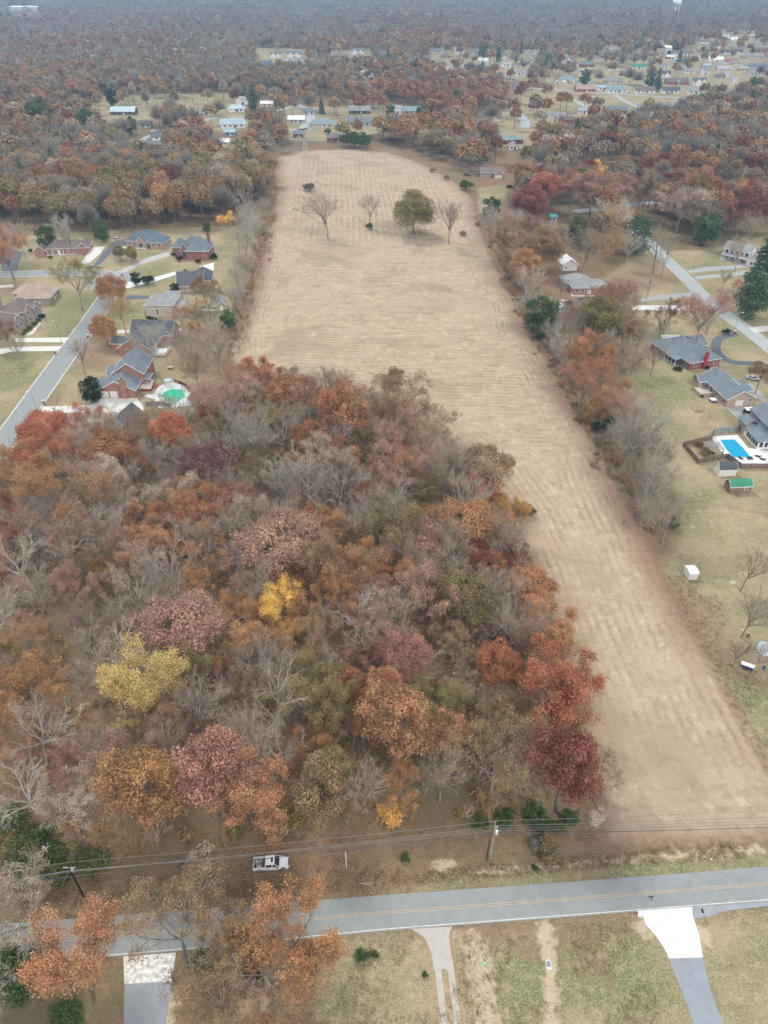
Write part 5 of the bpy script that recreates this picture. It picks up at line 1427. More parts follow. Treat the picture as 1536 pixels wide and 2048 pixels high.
def density(Pt):
    px_, py_ = pix(Pt[:,0], Pt[:,1]); d = np.where(py_ < 288, .92, 0.0)
    for q, v, *_ in CLEAR: d = np.where(seg_dist(Pt, q) > 0, v, d)
    for q, v in DENSE: d = np.where(seg_dist(Pt, q) > 0, v, d)
    d = np.where(seg_dist(Pt, FIELDN) > -3, 0, d)
    for road_ in (RR, [at(*p) for p in ((1150,424),(1237,410),(1297,406),(1425,399),(1600,393),(1900,380))]):
        for (ax, ay), (bx, by) in zip(road_, road_[1:]):
            L = (bx-ax)**2+(by-ay)**2; t_ = np.clip(((Pt[:,0]-ax)*(bx-ax)+(Pt[:,1]-ay)*(by-ay))/L, 0, 1); d = np.where(np.hypot(Pt[:,0]-ax-t_*(bx-ax), Pt[:,1]-ay-t_*(by-ay)) < 9, 0, d)
    for hx, hy, hw_ in FARBOX:
        front = min(.13*hy, 150)
        m = (np.abs(Pt[:,0]-hx) < hw_/2 + 7) & (Pt[:,1] > hy-9) & (Pt[:,1] < hy+20); d = np.where(m, 0, d)
        m = (np.abs(Pt[:,0]-hx*(Pt[:,1]/hy)) < hw_/2 + 5) & (Pt[:,1] > hy-front) & (Pt[:,1] <= hy-9); d = np.where(m, d*.22, d)
    for o in bpy.data.objects:
        if o.parent is None and o.name.startswith(('brick_house', 'cottage', 'shed', 'porch_house', 'garage')) and o.location.y > 300:
            d = np.where((np.abs(Pt[:,0]-o.location.x-7) < 15) & (Pt[:,1] > o.location.y-26) & (Pt[:,1] < o.location.y+16), 0, d)
    for o, *_ in FOLK:
        if o.location.y > 330: d = np.where(np.hypot(Pt[:,0]-o.location.x, Pt[:,1]-o.location.y) < 4.5, 0, d)
    return d
def scatter(y0, y1, sp, margin=1.12, maxx=None):
    pts = []; y = y0
    while y < y1:
        w = (768/FPX)*(y*CP + 110*SP)*margin + 25; s = sp(y); xs = np.arange(-w, w, s)
        pts.append(np.column_stack([xs + rg.uniform(-.42, .42, len(xs))*s, y + rg.uniform(-.42, .42, len(xs))*s])); y += s
    Pt = np.concatenate(pts); return Pt[rg.random(len(Pt)) < density(Pt)]
LINES = []
def lowfreq(Pt, f, ph):
    return np.sin(Pt[:,0]*f+ph)+np.sin(Pt[:,1]*f*.8+ph*2.1)+np.sin((Pt[:,0]*.7-Pt[:,1]*.6)*f*1.7+ph*3.3)
PAL = np.array([COL[c][0] for c in ('brown','burnt','mauve','haze','grey','rust','olive','tan','crimson','orange','green','pale','amber')])
def colours(Pt):
    px_, py_ = pix(Pt[:,0], Pt[:,1], 10); n = len(Pt); W = np.zeros((n, 13))
    far = np.clip((320-py_)/300, 0, 1)[:,None]
    left = np.array([6,3.6,1.0,1.3,1.0,1.4,2.6,1.4,.3,.8,.35,.3,.3]); right = np.array([5.2,3.0,1.6,1.8,1.4,3.0,1.4,1.2,1.2,1.0,.4,.5,.25]); dist = np.array([5.2,2.0,2.0,3.2,3.4,1.5,1.4,1.4,.5,.5,.5,1.0,.2])
    sd = np.clip((px_-560)/300, 0, 1)[:,None]
    W = (left*(1-sd)+right*sd)*(1-far)+dist*far
    a, b = lowfreq(Pt, .009, 1.), lowfreq(Pt, .013, 4.)
    W[:,[1,5,8,9]] *= np.exp(.55*a)[:,None]; W[:,[3,4,11]] *= np.exp(.6*b)[:,None]
    cw = np.cumsum(W, 1); r = rg.random(n)*cw[:,-1]; i = (cw < r[:,None]).sum(1)
    c = PAL[i]*rg.uniform(.8, 1.15, (n,1)); c = c*.66 + c.mean(1, keepdims=True)*np.array([.36,.335,.26]); c = c*(1-.08*far); bare = np.isin(i, [3,4,11]) ; return c, bare, i == 10
def crown_proto(seed, nl, per, leaf, bare):
    rng = np.random.default_rng(seed)
    if bare:
        k = nl*per; d = rng.normal(size=(k,3)); d[:,2] = np.abs(d[:,2])*1.0+.25; d /= np.linalg.norm(d,axis=1,keepdims=True)
        t = rng.uniform(.35,1.,(k,1)); c = d*t*np.array([.5,.5,.62])+np.array([0,0,.36]); ax = d*leaf*1.6; sd = np.cross(d, rng.normal(size=(k,3))); sd /= np.linalg.norm(sd,axis=1,keepdims=True); sd *= leaf*.13
        V = np.stack([c-ax-sd, c-ax+sd, c+ax+sd*.4, c+ax-sd*.4],1).reshape(-1,3); K = rng.uniform(.75,1.2,k); return V, K
    d = rng.normal(size=(nl*2,3)); d /= np.linalg.norm(d,axis=1,keepdims=True); d = d[d[:,2] > -.35][:nl]; Cc, Nn, Kk = [], [], []
    for q in d:
        c = q*rng.uniform(.55,.95)*np.array([.36,.36,.27])+np.array([0,0,.66]); r = rng.uniform(.10,.17); w = rng.normal(size=(per,3)); w[:,2] += .5; w /= np.linalg.norm(w,axis=1,keepdims=True)
        Cc.append(c+w*r*rng.uniform(.6,1.1,(per,1))); Nn.append(w+rng.normal(size=(per,3))*.4); Kk.append(np.full(per, rng.uniform(.8,1.2))*rng.uniform(.8,1.22,per))
    c = np.concatenate(Cc); V, _ = leaves_np(rng, c, np.concatenate(Nn), leaf*rng.uniform(.7,1.3,len(c))); return V, np.concatenate(Kk)
def conif_proto(seed, k, leaf):
    rng = np.random.default_rng(seed); z = rng.uniform(.08,1,k)**1.2; r = (1-z)**.75*.34+.03; a = rng.uniform(0,6.28,k); t = rng.uniform(.5,1,k)
    c = np.column_stack([np.cos(a)*r*t, np.sin(a)*r*t, z]); n_ = np.column_stack([np.cos(a), np.sin(a), np.full(k,.8)])+rng.normal(size=(k,3))*.3
    V, _ = leaves_np(rng, c, n_, leaf*rng.uniform(.7,1.3,k)); return V, rng.uniform(.75,1.2,k)
def forest(name, Pt, nl, per, leaf, width, height, label, trunk=True):
    c, bare, ev = colours(Pt); n = len(Pt); A = [crown_proto(200+s, nl, per, leaf, False) for s in range(5)]; B = [crown_proto(220+s, nl, int(per*.9), leaf, True) for s in range(4)]; E_ = [conif_proto(240+s, nl*per, leaf) for s in range(2)]
    w = rg.uniform(.75, 1.3, n)*width; hgt = rg.uniform(.8, 1.15, n)*height; hgt = np.maximum(hgt, w*.8); rot = rg.uniform(0, 6.28, n)
    Vs, Cs = [], []
    for i in range(n):
        V, K = (E_[i % 2] if ev[i] else B[i % 4] if bare[i] else A[i % 5])
        cs, sn = math.cos(rot[i]), math.sin(rot[i]); ww = w[i]; Z = V[:,2]*hgt[i]
        Vs.append(np.column_stack([(V[:,0]*cs-V[:,1]*sn)*ww+Pt[i,0], (V[:,0]*sn+V[:,1]*cs)*ww+Pt[i,1], Z]).astype(np.float32)); Cs.append((K[:,None]*c[i]).astype(np.float32))
        if trunk and not ev[i]:
            r = .018*hgt[i]; x, y = Pt[i]; h_ = hgt[i]*.62; tb = np.array([[x-r,y,0],[x+r,y,0],[x+r*.5,y,h_],[x-r*.5,y,h_],[x,y+r,0],[x,y-r,0],[x,y-r*.5,h_],[x,y+r*.5,h_]], np.float32)
            Vs.append(tb); Cs.append(np.full((2,3), .19 if not bare[i] else .3, np.float32))
    V = np.concatenate(Vs); Cc = np.concatenate(Cs); me = quad_mesh(name, V, np.arange(len(V)).reshape(-1,4), WOODS, {'Col': ('FLOAT_COLOR', 'FACE', np.column_stack([Cc, np.ones(len(Cc))]))})
    o = bpy.data.objects.new(name, me); C.objects.link(o); tag(o, label, None, None, 'stuff'); print(name, n, 'trees', len(V)//4, 'faces')
forest('mid_woods', scatter(340, 560, lambda y: 10.2), 44, 62, .050, 15.0, 19.5, 'autumn woods on both sides of the field\'s far end')
forest('far_woods', scatter(560, 1150, lambda y: 11.6), 28, 22, .088, 14.5, 18, 'autumn woods around the far suburb')
forest('distant_woods', scatter(1150, 2300, lambda y: 12.5+.004*(y-1150)), 10, 8, .22, 14.5, 17, 'grey and brown woods near the horizon')
forest('horizon_woods', scatter(2300, 5600, lambda y: 17+.007*(y-2300)), 6, 5, .36, 19, 18, 'blue grey woods fading at the horizon', False)
# brush under the front wood
cand = np.column_stack([rg.uniform(x0, x1, 2300), rg.uniform(y0, y1, 2300)]); cand = cand[seg_dist(cand, FRONT_WOOD) > -1.0]
hed = [(at(*a), at(*b)) for a, b in (((975,430),(1035,600)),((1035,600),(1120,740)),((1120,740),(1240,960)),((1240,960),(1300,1060)),((540,430),(470,650)),((470,650),(455,715)))]
hp = []
for (ax, ay), (bx, by) in hed:
    for _ in range(int(math.hypot(bx-ax, by-ay)*1.1)):
        t_ = rg.random(); hp.append((ax+(bx-ax)*t_+rg.normal()*2.4, ay+(by-ay)*t_+rg.normal()*3))
cand = np.concatenate([cand, np.array(hp)]); n = len(cand)
Vs, Cs = [], []; bp_ = []
for s in range(4):
    a_, b_, _ = skeleton(260+s, 1.0, .32, .15, 8, levels=3, counts=(7,), r0=.014, ang=.5, up=.14); a_[:,6:] = np.clip(a_[:,6:], .004, .014); b_[:,6:] = .0035; V_, Q_ = tubes_np(np.concatenate([a_, b_]), 3); V_ = V_[Q_].reshape(-1,3); V_[:,2] += .02; bp_.append((V_, np.full(len(V_)//4, 1.)))
lp_ = [crown_proto(270+s, 8, 10, .17, False) for s in range(3)]
for i, (x, y) in enumerate(cand):
    lf = rg.random() < .3; V, K = lp_[i % 3] if lf else bp_[i % 4]; s_ = rg.uniform(1.8, 4.0) if lf else rg.uniform(3.0, 8.5); zz = rg.uniform(.5, .9) if lf else rg.uniform(.8, 1.1); V = V*np.array([s_, s_, s_*zz]); V = V - np.array([0,0, (.32 if lf else 0)*s_*zz])
    V[:,2] = np.maximum(V[:,2], .02); col = np.array(COL[rg.choice(['brown','burnt','olive','tan','moss'] if lf else ['haze','grey','brown','tan','brown'])][0])*(1.0 if lf else 1.15)
    Vs.append(V+np.array([x,y,0])); Cs.append(K[:,None]*col)
V = np.concatenate(Vs); Cc = np.concatenate(Cs); me = quad_mesh('undergrowth', V, np.arange(len(V)).reshape(-1,4), WOODS, {'Col': ('FLOAT_COLOR','FACE', np.column_stack([Cc, np.ones(len(Cc))]))})
o = bpy.data.objects.new('undergrowth', me); C.objects.link(o); tag(o, 'low brown twiggy brush under the front wood and hedgerows', None, None, 'stuff')

# tufts of dry grass on the verge, along the field and in the bottom lawns
TUFT = [(poly((100,1745),(500,1752),(900,1738),(1500,1680),(1560,1690),(1560,1712),(900,1762),(400,1800),(100,1815)), 3200), (poly((1180,1500),(1225,1500),(1300,1690),(1150,1700)), 500), (poly((680,1880),(1260,1845),(1330,2050),(680,2060)), 1500), (poly((1330,1150),(1420,1150),(1536,1420),(1536,1560)), 900)]
TC = np.array([(.42,.31,.19),(.34,.23,.14),(.27,.17,.10),(.30,.28,.13),(.50,.41,.28)]); Cc, Nn, Ss, Kk = [], [], [], []
for q, n in TUFT:
    a = np.array(q); c = np.column_stack([rg.uniform(a[:,0].min(), a[:,0].max(), n*3), rg.uniform(a[:,1].min(), a[:,1].max(), n*3)]); c = c[seg_dist(c, q) > 0][:n]; c = c[lowfreq(c, .35, 2.) > -.6]
    k = 7; z = rg.uniform(.02, .30, (len(c)*k, 1)); p = np.column_stack([np.repeat(c, k, 0)+rg.normal(size=(len(c)*k, 2))*.22, z[:,0]])
    Cc.append(p); Nn.append(rg.normal(size=p.shape)*np.array([1,1,.5])); Ss.append(rg.uniform(.14, .42, len(p))); Kk.append(np.repeat(TC[rg.integers(0, 5, len(c))], k, 0)*rg.uniform(.7, 1.25, (len(p), 1)))
V, Qd = leaves_np(np.random.default_rng(3), np.concatenate(Cc), np.concatenate(Nn), np.concatenate(Ss), .35); K_ = np.concatenate(Kk)
me = quad_mesh('dry_grass', V, Qd, WOODS, {'Col': ('FLOAT_COLOR','FACE', np.column_stack([K_, np.ones(len(K_))]))}); o = bpy.data.objects.new('dry_grass', me); C.objects.link(o); tag(o, 'dry grass tufts on the road verge and lawns', None, None, 'stuff')
# ------------------------------------------------------------------ vehicles
def car(px, py, ang, label, col=(.6,.62,.64), L=4.6, W=1.8, name='parked_car', cat='car', suv=True, loc=None):
    x, y = loc or at(px, py); t = empty(name, (x, y, 0), R(ang)); tag(t, label, cat); paint = mat(col, .03, 1, .3, 'car paint', .2, .5); h2 = 1.62 if suv else 1.42
    f = L/2; b = MB(); hw_ = W/2
    side = [(-f,.35),(-f+.05,.85),(-f+.35,1.0),(f-1.2,.95),(f-.25,.78),(f,.55),(f,.33)]
    n = len(side); b.add([(p[0],-hw_,p[1]) for p in side]+[(p[0],hw_,p[1]) for p in side], [tuple(range(n-1,-1,-1)), tuple(range(n,2*n))]+[(i,(i+1)%n,(i+1)%n+n,i+n) for i in range(n)])
    b.build('body', paint, t)
    c0, c1, r0, r1 = -f+(.15 if suv else .7), f-1.25, -f+(.5 if suv else 1.3), f-2.05; i = .16
    MB().hexa([(c0,-hw_+.04,.96),(c1,-hw_+.04,.94),(c1,hw_-.04,.94),(c0,hw_-.04,.96)], [(r0,-hw_+i,h2-.05),(r1,-hw_+i,h2-.05),(r1,hw_-i,h2-.05),(r0,hw_-i,h2-.05)]).build('window', GLASS, t)
    MB().hexa([(r0-.03,-hw_+i-.03,h2-.06),(r1+.03,-hw_+i-.03,h2-.06),(r1+.03,hw_-i+.03,h2-.06),(r0-.03,hw_-i+.03,h2-.06)], [(r0+.1,-hw_+i+.08,h2),(r1-.1,-hw_+i+.08,h2),(r1-.1,hw_-i-.08,h2),(r0+.1,hw_-i-.08,h2)]).build('roof', paint, t)
    for wx in (-f+.85, f-.9):
        for s in (-1, 1):
            w = MB().tube((wx, s*(hw_-.2), .33), (wx, s*(hw_+.015), .33), .33, .33, 14).build('wheel', RUBBER, t); MB().tube((wx, s*(hw_+.016), .33), (wx, s*(hw_+.03), .33), .2, .2, 10).build('rim', STEEL, w)
    for s in (-1, 1): MB().box(f-.04, s*.62-.16, .58, f+.02, s*.62+.16, .7).build('headlight', mat((.8,.8,.75), .02, 1, .2), t); MB().box(-f-.02, s*.68-.12, .7, -f+.03, s*.68+.12, .88).build('taillight', mat((.3,.02,.02), .02, 1, .3), t)
    return t
def pickup(px, py, ang, label):
    x, y = at(px, py); t = empty('pickup_truck', (x, y, 0), R(ang)); tag(t, label, 'pickup truck')
    P_ = mat((.80,.81,.82), .03, 1, .3, 'white truck paint', .0, .5); f = 2.95; hw_ = 1.0
    # bed, cab and hood as one shell
    b = MB()
    b.box(-f,-hw_,.5,-f+.08,hw_,1.22); b.box(-f+.08,-hw_,.5,-1.02,-hw_+.12,1.25); b.box(-f+.08,hw_-.12,.5,-1.02,hw_,1.25); b.box(-f+.08,-hw_+.12,.55,-1.02,hw_-.12,.72)
    b.hexa([(-1.02,-hw_,.48),(1.42,-hw_,.48),(1.42,hw_,.48),(-1.02,hw_,.48)], [(-1.02,-hw_+.02,1.22),(1.42,-hw_+.02,1.2),(1.42,hw_-.02,1.2),(-1.02,hw_-.02,1.22)])
    b.hexa([(1.42,-hw_+.02,.48),(f-.12,-hw_+.06,.5),(f-.12,hw_-.06,.5),(1.42,hw_-.02,.48)], [(1.42,-hw_+.08,1.2),(f-.2,-hw_+.22,1.06),(f-.2,hw_-.22,1.06),(1.42,hw_-.08,1.2)])
    b.build('body', P_, t)
    MB().hexa([(-.98,-hw_+.05,1.221),(1.36,-hw_+.05,1.2),(1.36,hw_-.05,1.2),(-.98,hw_-.05,1.221)], [(-.82,-hw_+.2,1.78),(.55,-hw_+.2,1.78),(.55,hw_-.2,1.78),(-.82,hw_-.2,1.78)]).build('window', GLASS, t)
    r = MB(); r.hexa([(-.9,-hw_+.17,1.74),(.62,-hw_+.17,1.74),(.62,hw_-.17,1.74),(-.9,hw_-.17,1.74)], [(-.8,-hw_+.26,1.85),(.5,-hw_+.26,1.85),(.5,hw_-.26,1.85),(-.8,hw_-.26,1.85)])
    for xx in (-.93, .12, ): 
        for s in (-1, 1): r.hexa([(xx,s*(hw_-.03)-.02,1.22),(xx+.14,s*(hw_-.03)-.02,1.22),(xx+.14,s*(hw_-.03)+.02,1.22),(xx,s*(hw_-.03)+.02,1.22)], [(xx+.06,s*(hw_-.19)-.02,1.76),(xx+.2,s*(hw_-.19)-.02,1.76),(xx+.2,s*(hw_-.19)+.02,1.76),(xx+.06,s*(hw_-.19)+.02,1.76)])
    for s in (-1, 1): r.hexa([(1.28,s*(hw_-.05)-.03,1.2),(1.4,s*(hw_-.05)-.03,1.2),(1.4,s*(hw_-.05)+.03,1.2),(1.28,s*(hw_-.05)+.03,1.2)], [(.48,s*(hw_-.2)-.03,1.78),(.6,s*(hw_-.2)-.03,1.78),(.6,s*(hw_-.2)+.03,1.78),(.48,s*(hw_-.2)+.03,1.78)])
    rr = r.build('roof', P_, t); MB().box(.02,-.42,1.852,.36,.42,1.87).build('sunroof', GLASS, rr)
    MB().box(-f+.09,-hw_+.125,.722,-1.03,hw_-.125,.74).build('bed_liner', mat((.09,.105,.12), .2, 2), t)
    MB().hexa([(f-.14,-.86,.42),(f+.06,-.74,.42),(f+.06,.74,.42),(f-.14,.86,.42)], [(f-.16,-.84,.98),(f-.02,-.72,.95),(f-.02,.72,.95),(f-.16,.84,.98)]).build('grille', mat((.12,.13,.14), .2, 2, .4), t)
    MB().box(-f-.1,-.85,.42,-f-.002,.85,.56).build('bumper', STEEL, t)
    for s in (-1, 1):
        MB().box(f-.1, s*.74-.14, .72, f+.045, s*.74+.13, .92).build('headlight', mat((.85,.85,.82), .02, 1, .2), t); MB().box(-f-.03, s*.9-.07, .8, -f-.002, s*.9+.07, 1.15).build('taillight', mat((.35,.02,.02), .02, 1, .3), t)
        MB().box(1.0, s*1.16-.13, 1.15, 1.12, s*1.16+.13, 1.38).tube((1.06, s*.98, 1.2), (1.06, s*1.1, 1.24), .03).build('mirror', DARK, t)
        MB().box(-.9, s*1.03-.06, .38, 1.2, s*1.03+.06, .44).build('running_board', mat((.25,.26,.27)), t)
        for wx in (-1.95, 1.95):
            w = MB().tube((wx, s*(hw_-.24), .4), (wx, s*(hw_+.03), .4), .4, .4, 18).build('wheel', RUBBER, t); MB().tube((wx, s*(hw_+.031), .4), (wx, s*(hw_+.05), .4), .25, .25, 12).build('rim', mat((.5,.5,.5), .05, 1, .4, 'rim', .5), w)
    return t, x, y
ANG = 4.5
t, tx, ty = pickup(543.5, 1731, ANG, 'white four door pickup truck parked on the leaf covered verge')
def on(px_, py_):  # truck coordinates -> world
    c, s = math.cos(R(ANG)), math.sin(R(ANG)); return (tx+px_*c-py_*s, ty+px_*s+py_*c)
def crate(u, v, w, d, hh, col, lab, nm='crate', rz=0):
    x, y = on(u, v); t = empty(nm, (x, y, .742), R(ANG+rz)); tag(t, lab, nm)
    MB().box(-w/2,-d/2,0,w/2,d/2,.03).box(-w/2,-d/2,.031,-w/2+.03,d/2,hh).box(w/2-.03,-d/2,.031,w/2,d/2,hh).box(-w/2+.031,-d/2,.031,w/2-.031,-d/2+.03,hh).box(-w/2+.031,d/2-.03,.031,w/2-.031,d/2,hh).build('box', mat(col, .25, 4), t)
    MB().blob((-.08,.03,hh*.55),w*.27,d*.25,hh*.5,8,5,3,.15).blob((w*.2,-.08,hh*.5),w*.18,d*.2,hh*.45,8,5,4,.15).build('contents', mat((.62,.60,.54), .3, 5), t)
crate(-2.35,.35,.8,.75,.4,(.42,.40,.30),'tan crate of sacks at the rear of the pickup bed'); crate(-1.7,.5,.4,.7,.36,(.45,.47,.5),'pale grey bin against the far side of the pickup bed','bin')
crate(-2.0,-.45,.85,.6,.3,(.42,.33,.31),'pinkish box of tools near the tailgate side of the bed','toolbox',8); crate(-2.7,-.25,.28,.35,.3,(.05,.05,.05),'small black box in the corner of the pickup bed','box')
car(237,480,60,'white car parked at the top of the dark driveway',(.7,.72,.74)); car(267,836,-35,'silver car beside the black roofed house',(.6,.65,.68)); car(1505,759,-25,'silver car under the brown leafed tree at the right edge',(.55,.58,.64),suv=False)
car(341,661,5,'blue grey car on the concrete behind the dark roofed house',(.2,.27,.33)); car(1020,375,5,'black pickup like car on the grass right of the field top',(.02,.02,.025),5.2); car(934,351,0,'dark car under the trees at the field corner',(.03,.03,.035),4.8)
car(1316,184,0,'dark car in front of the far black roofed ranch',(.06,.06,.07)); car(1337,188,20,'blue car in front of the far black roofed ranch',(.08,.2,.3)); car(1077,214,0,'dark car before the teal hip roofed brick house',(.03,.03,.04)); car(1098,213,0,'black car right of the teal hip roofed brick house',(.03,.03,.04))
car(1110,163,0,'white car left of the far teal roofed house',(.7,.7,.7)); car(1140,166,0,'grey car before the far teal roofed house',(.3,.3,.33)); car(598,276,0,'white car beside the red brick house near the lattice pylon',(.75,.76,.78)); car(1527,833,8,'dark green truck behind the black trailer',(.03,.09,.06),5.6)
car(325,597,10,'dark car behind the beige brick house',(.05,.055,.065)); car(170,203,0,'white truck parked by the meadow lane',(.75,.75,.75),8,2.4); car(1500,431,0,'dark car under the crimson tree on the right',(.04,.04,.05)); car(1062,222,4,'silver car by the curved far street',(.5,.5,.52))
for px_, py_, lb, cl in ((1108,167,'red shed side car',0),): pass
# trailer
x, y = at(1502, 831); t = empty('cargo_trailer', (x, y, 0), R(7)); tag(t, 'black enclosed cargo trailer with a white roof', 'trailer'); MB().box(-2.6,-1.05,.5,2.4,1.05,2.5).build('body', mat((.015,.015,.018), .1, 1, .3), t); MB().box(-2.65,-1.1,2.505,2.45,1.1,2.6).build('roof', WHITE, t)
for wx in (-.6,.35):
    for s in (-1,1): MB().tube((wx,s*.86,.36),(wx,s*1.08,.36),.34,.34,12).build('wheel', RUBBER, t)
MB().tube((2.41,0,.55),(3.9,0,.5),.06).tube((3.7,0,0),(3.7,0,.6),.05).build('hitch', STEEL, t); MB().box(-1.6,-1.09,.6,-.7,-1.06,2.3).build('door', DARK, t)
x, y = at(1494, 1336); t = empty('utility_trailer', (x, y, 0), R(-29)); tag(t, 'small white ribbed topped trailer at the right edge lawn', 'trailer')
MB().box(-1.35,-.5,.25,1.35,.5,.95).build('body', mat((.10,.10,.2), .2), t); m = MB().box(-1.4,-.55,.955,1.4,.55,1.02)
for k in range(9): m.box(-1.38+.34*k,-.55,1.022,-1.30+.34*k,.55,1.05)
m.build('cover', WHITE, t)
for s in (-1,1): MB().tube((0,s*.35,.25),(0,s*.56,.25),.25,.25,12).build('wheel', RUBBER, t)
# ------------------------------------------------------------------ poles and wires
POLE = mat((.34,.36,.33), .2, 3); CRE = mat((.028,.022,.02), .3, 3)
def wire(name, a, b, sag, r, m_, label, cat='wire', group=None, n=14):
    pts = [(a[0]+(b[0]-a[0])*i/n, a[1]+(b[1]-a[1])*i/n, a[2]+(b[2]-a[2])*i/n - 4*sag*(i/n)*(1-i/n)) for i in range(n+1)]
    tag(MB().path(pts, r, 4).build(name, m_), label, cat, group)
WIRE = mat((.20,.205,.21), .1, 1, .6, 'aluminium wire'); CABLE = mat((.10,.105,.11), .1, 1, .7, 'cable')
b1 = at(171,1801); b2 = at(980,1717)
t = empty('utility_pole', (*b1,0)); tag(t, 'black tarred power pole leaning at the lower left', 'power pole'); MB().tube((0,0,-.2),(-.1,.1,10.6),.19,.12,10).build('pole', CRE, t); MB().box(-.9,-.06,10.1,.9,.06,10.22).build('crossarm', POLE, t)
MB().tube((.28,.0,9.1),(.28,.0,9.7),.17,.17,10).build('transformer', mat((.55,.6,.62)), t)
for k in (-.8,-.2,.8): MB().tube((k,0,10.221),(k,0,10.42),.05,.04,8).build('insulator', WHITE, t)
for g, (gx_, gy_) in enumerate(((-5.5,-3.6),(-4.7,-3.9))): tag(MB().tube((b1[0]-.1,b1[1],9.8),(b1[0]+gx_,b1[1]+gy_,.0),.03,.03,4).build('guy_wire', WIRE), ['left','right'][g] + ' pale guy wire staying the black power pole', 'guy wire')
t = empty('utility_pole', (*b2,0)); tag(t, 'grey wooden power pole with a white transformer', 'power pole'); MB().tube((0,0,-.2),(0,0,9.9),.17,.12,10).build('pole', POLE, t); MB().tube((-.02,.02,8.2),(-.1,.05,11.3),.05,.04,8).build('mast', mat((.55,.58,.57)), t)
MB().tube((.36,-.05,7.7),(.36,-.05,8.6),.22,.22,12).build('transformer', mat((.72,.76,.78)), t); MB().tube((.1,0,9.4),(.45,0,9.9),.06,.05,8).build('insulator', WHITE, t); MB().box(-.2,-.12,7.6,.12,.12,7.75).build('bracket', DARK, t)
x, y = at(973,1720); tag(MB().tube((x,y,-.2),(x,y,7.2),.13,.10,8).build('wooden_post', mat((.09,.035,.025), .3, 3)), 'slim red brown post beside the power pole with the transformer', 'post')
x, y = at(693,1737); tag(MB().tube((x,y,-.1),(x,y,5.0),.05,.08,8).tube((x,y,5.0),(x,y,5.3),.08,.02,8).build('marker_post', mat((.75,.77,.75))), 'thin white marker post right of the pickup', 'post')
g2 = 'wires along the front road'
dirx, diry = (b2[0]-b1[0]), (b2[1]-b1[1]); L_ = math.hypot(dirx, diry); ux, uy = dirx/L_, diry/L_
names = ['topmost', 'second', 'third', 'fourth', 'lowest thick']
for k, (h1, h2, r) in enumerate(((10.5,11.3,.03),(10.3,10.0,.032),(9.7,9.2,.03),(9.3,8.5,.034),(7.7,7.6,.055))):
    off = (.8,-.8,-.2,.3,0)[k] if k < 3 else 0
    A_ = (b1[0]-uy*off*.0+off*.0, b1[1]+off*.9, h1); B_ = (b2[0]+(-.1,.45,0,0,-.1)[k], b2[1]+(.05,0,0,0,0)[k], h2); m_ = CABLE if k == 4 else WIRE
    wire('power_wire', A_, B_, .55, r, m_, names[k]+' wire between the two front power poles', 'wire', g2)
    wire('power_wire', (A_[0]-ux*60, A_[1]-uy*60-3, h1), A_, .6, r, m_, names[k]+' wire left of the black power pole', 'wire', g2)
    wire('power_wire', B_, (B_[0]+85, B_[1]+(4.2, 3.6, 3.2, 3.0, 2.8)[k], h2+.1), .7, r, m_, names[k]+' wire right of the transformer pole', 'wire', g2)
# lattice pylon and its lines
bx_, by_ = at(615,378); t = empty('lattice_pylon', (bx_,by_,0), R(8)); tag(t, 'tall galvanised lattice pylon in the far part of the field', 'pylon')
PY = mat((.48,.52,.52), .1, 1, .5, 'galvanised lattice', .3); Ht = 33.; wz = lambda z: 2.9*(1-z/Ht)**1.15+.55
for sx in (-1,1):
    for sy in (-1,1):
        m = MB(); zs = [0,4,8,12,16,20,24,28,Ht]
        for a,b in zip(zs, zs[1:]): m.tube((sx*wz(a),sy*wz(a),a),(sx*wz(b),sy*wz(b),b),.15,.13,4)
        m.build('leg', PY, t)
m = MB(); zs = [0,5,9.5,13.5,17,20.2,23,25.6,28,30,32]
for a,b in zip(zs, zs[1:]):
    A_, B_ = wz(a), wz(b)
    for q in (((-A_,-A_,a),(B_,-B_,b)),((A_,-A_,a),(-B_,-B_,b)),((-A_,A_,a),(B_,B_,b)),((A_,A_,a),(-B_,B_,b)),((-A_,-A_,a),(-B_,B_,b)),((-A_,A_,a),(-B_,-B_,b)),((A_,-A_,a),(B_,B_,b)),((A_,A_,a),(B_,-B_,b)),((-B_,-B_,b),(B_,-B_,b)),((-B_,B_,b),(B_,B_,b)),((-B_,-B_,b),(-B_,B_,b)),((B_,-B_,b),(B_,B_,b))): m.tube(*q,.075,.075,3)
m.build('bracing', PY, t)
for z in (21.5, 26, 31):
    m = MB()
    for s in (-1,1): m.tube((0,s*.6,z),(0,s*3.2,z+.3),.09,.06,4).tube((0,s*.6,z+1.2),(0,s*3.2,z+.35),.06,.06,4)
    m.build('crossarm', PY, t)
    for s in (-1,1): MB().tube((0,s*3.15,z+.25),(0,s*3.15,z-1.2),.11,.11,6).build('insulator', mat((.35,.38,.4)), t)
LW = mat((.40,.43,.44), .05, 1, .5, 'line wire')
la = at(0, 305, 25); ra = at(1536, 345, 22); k_ = 0
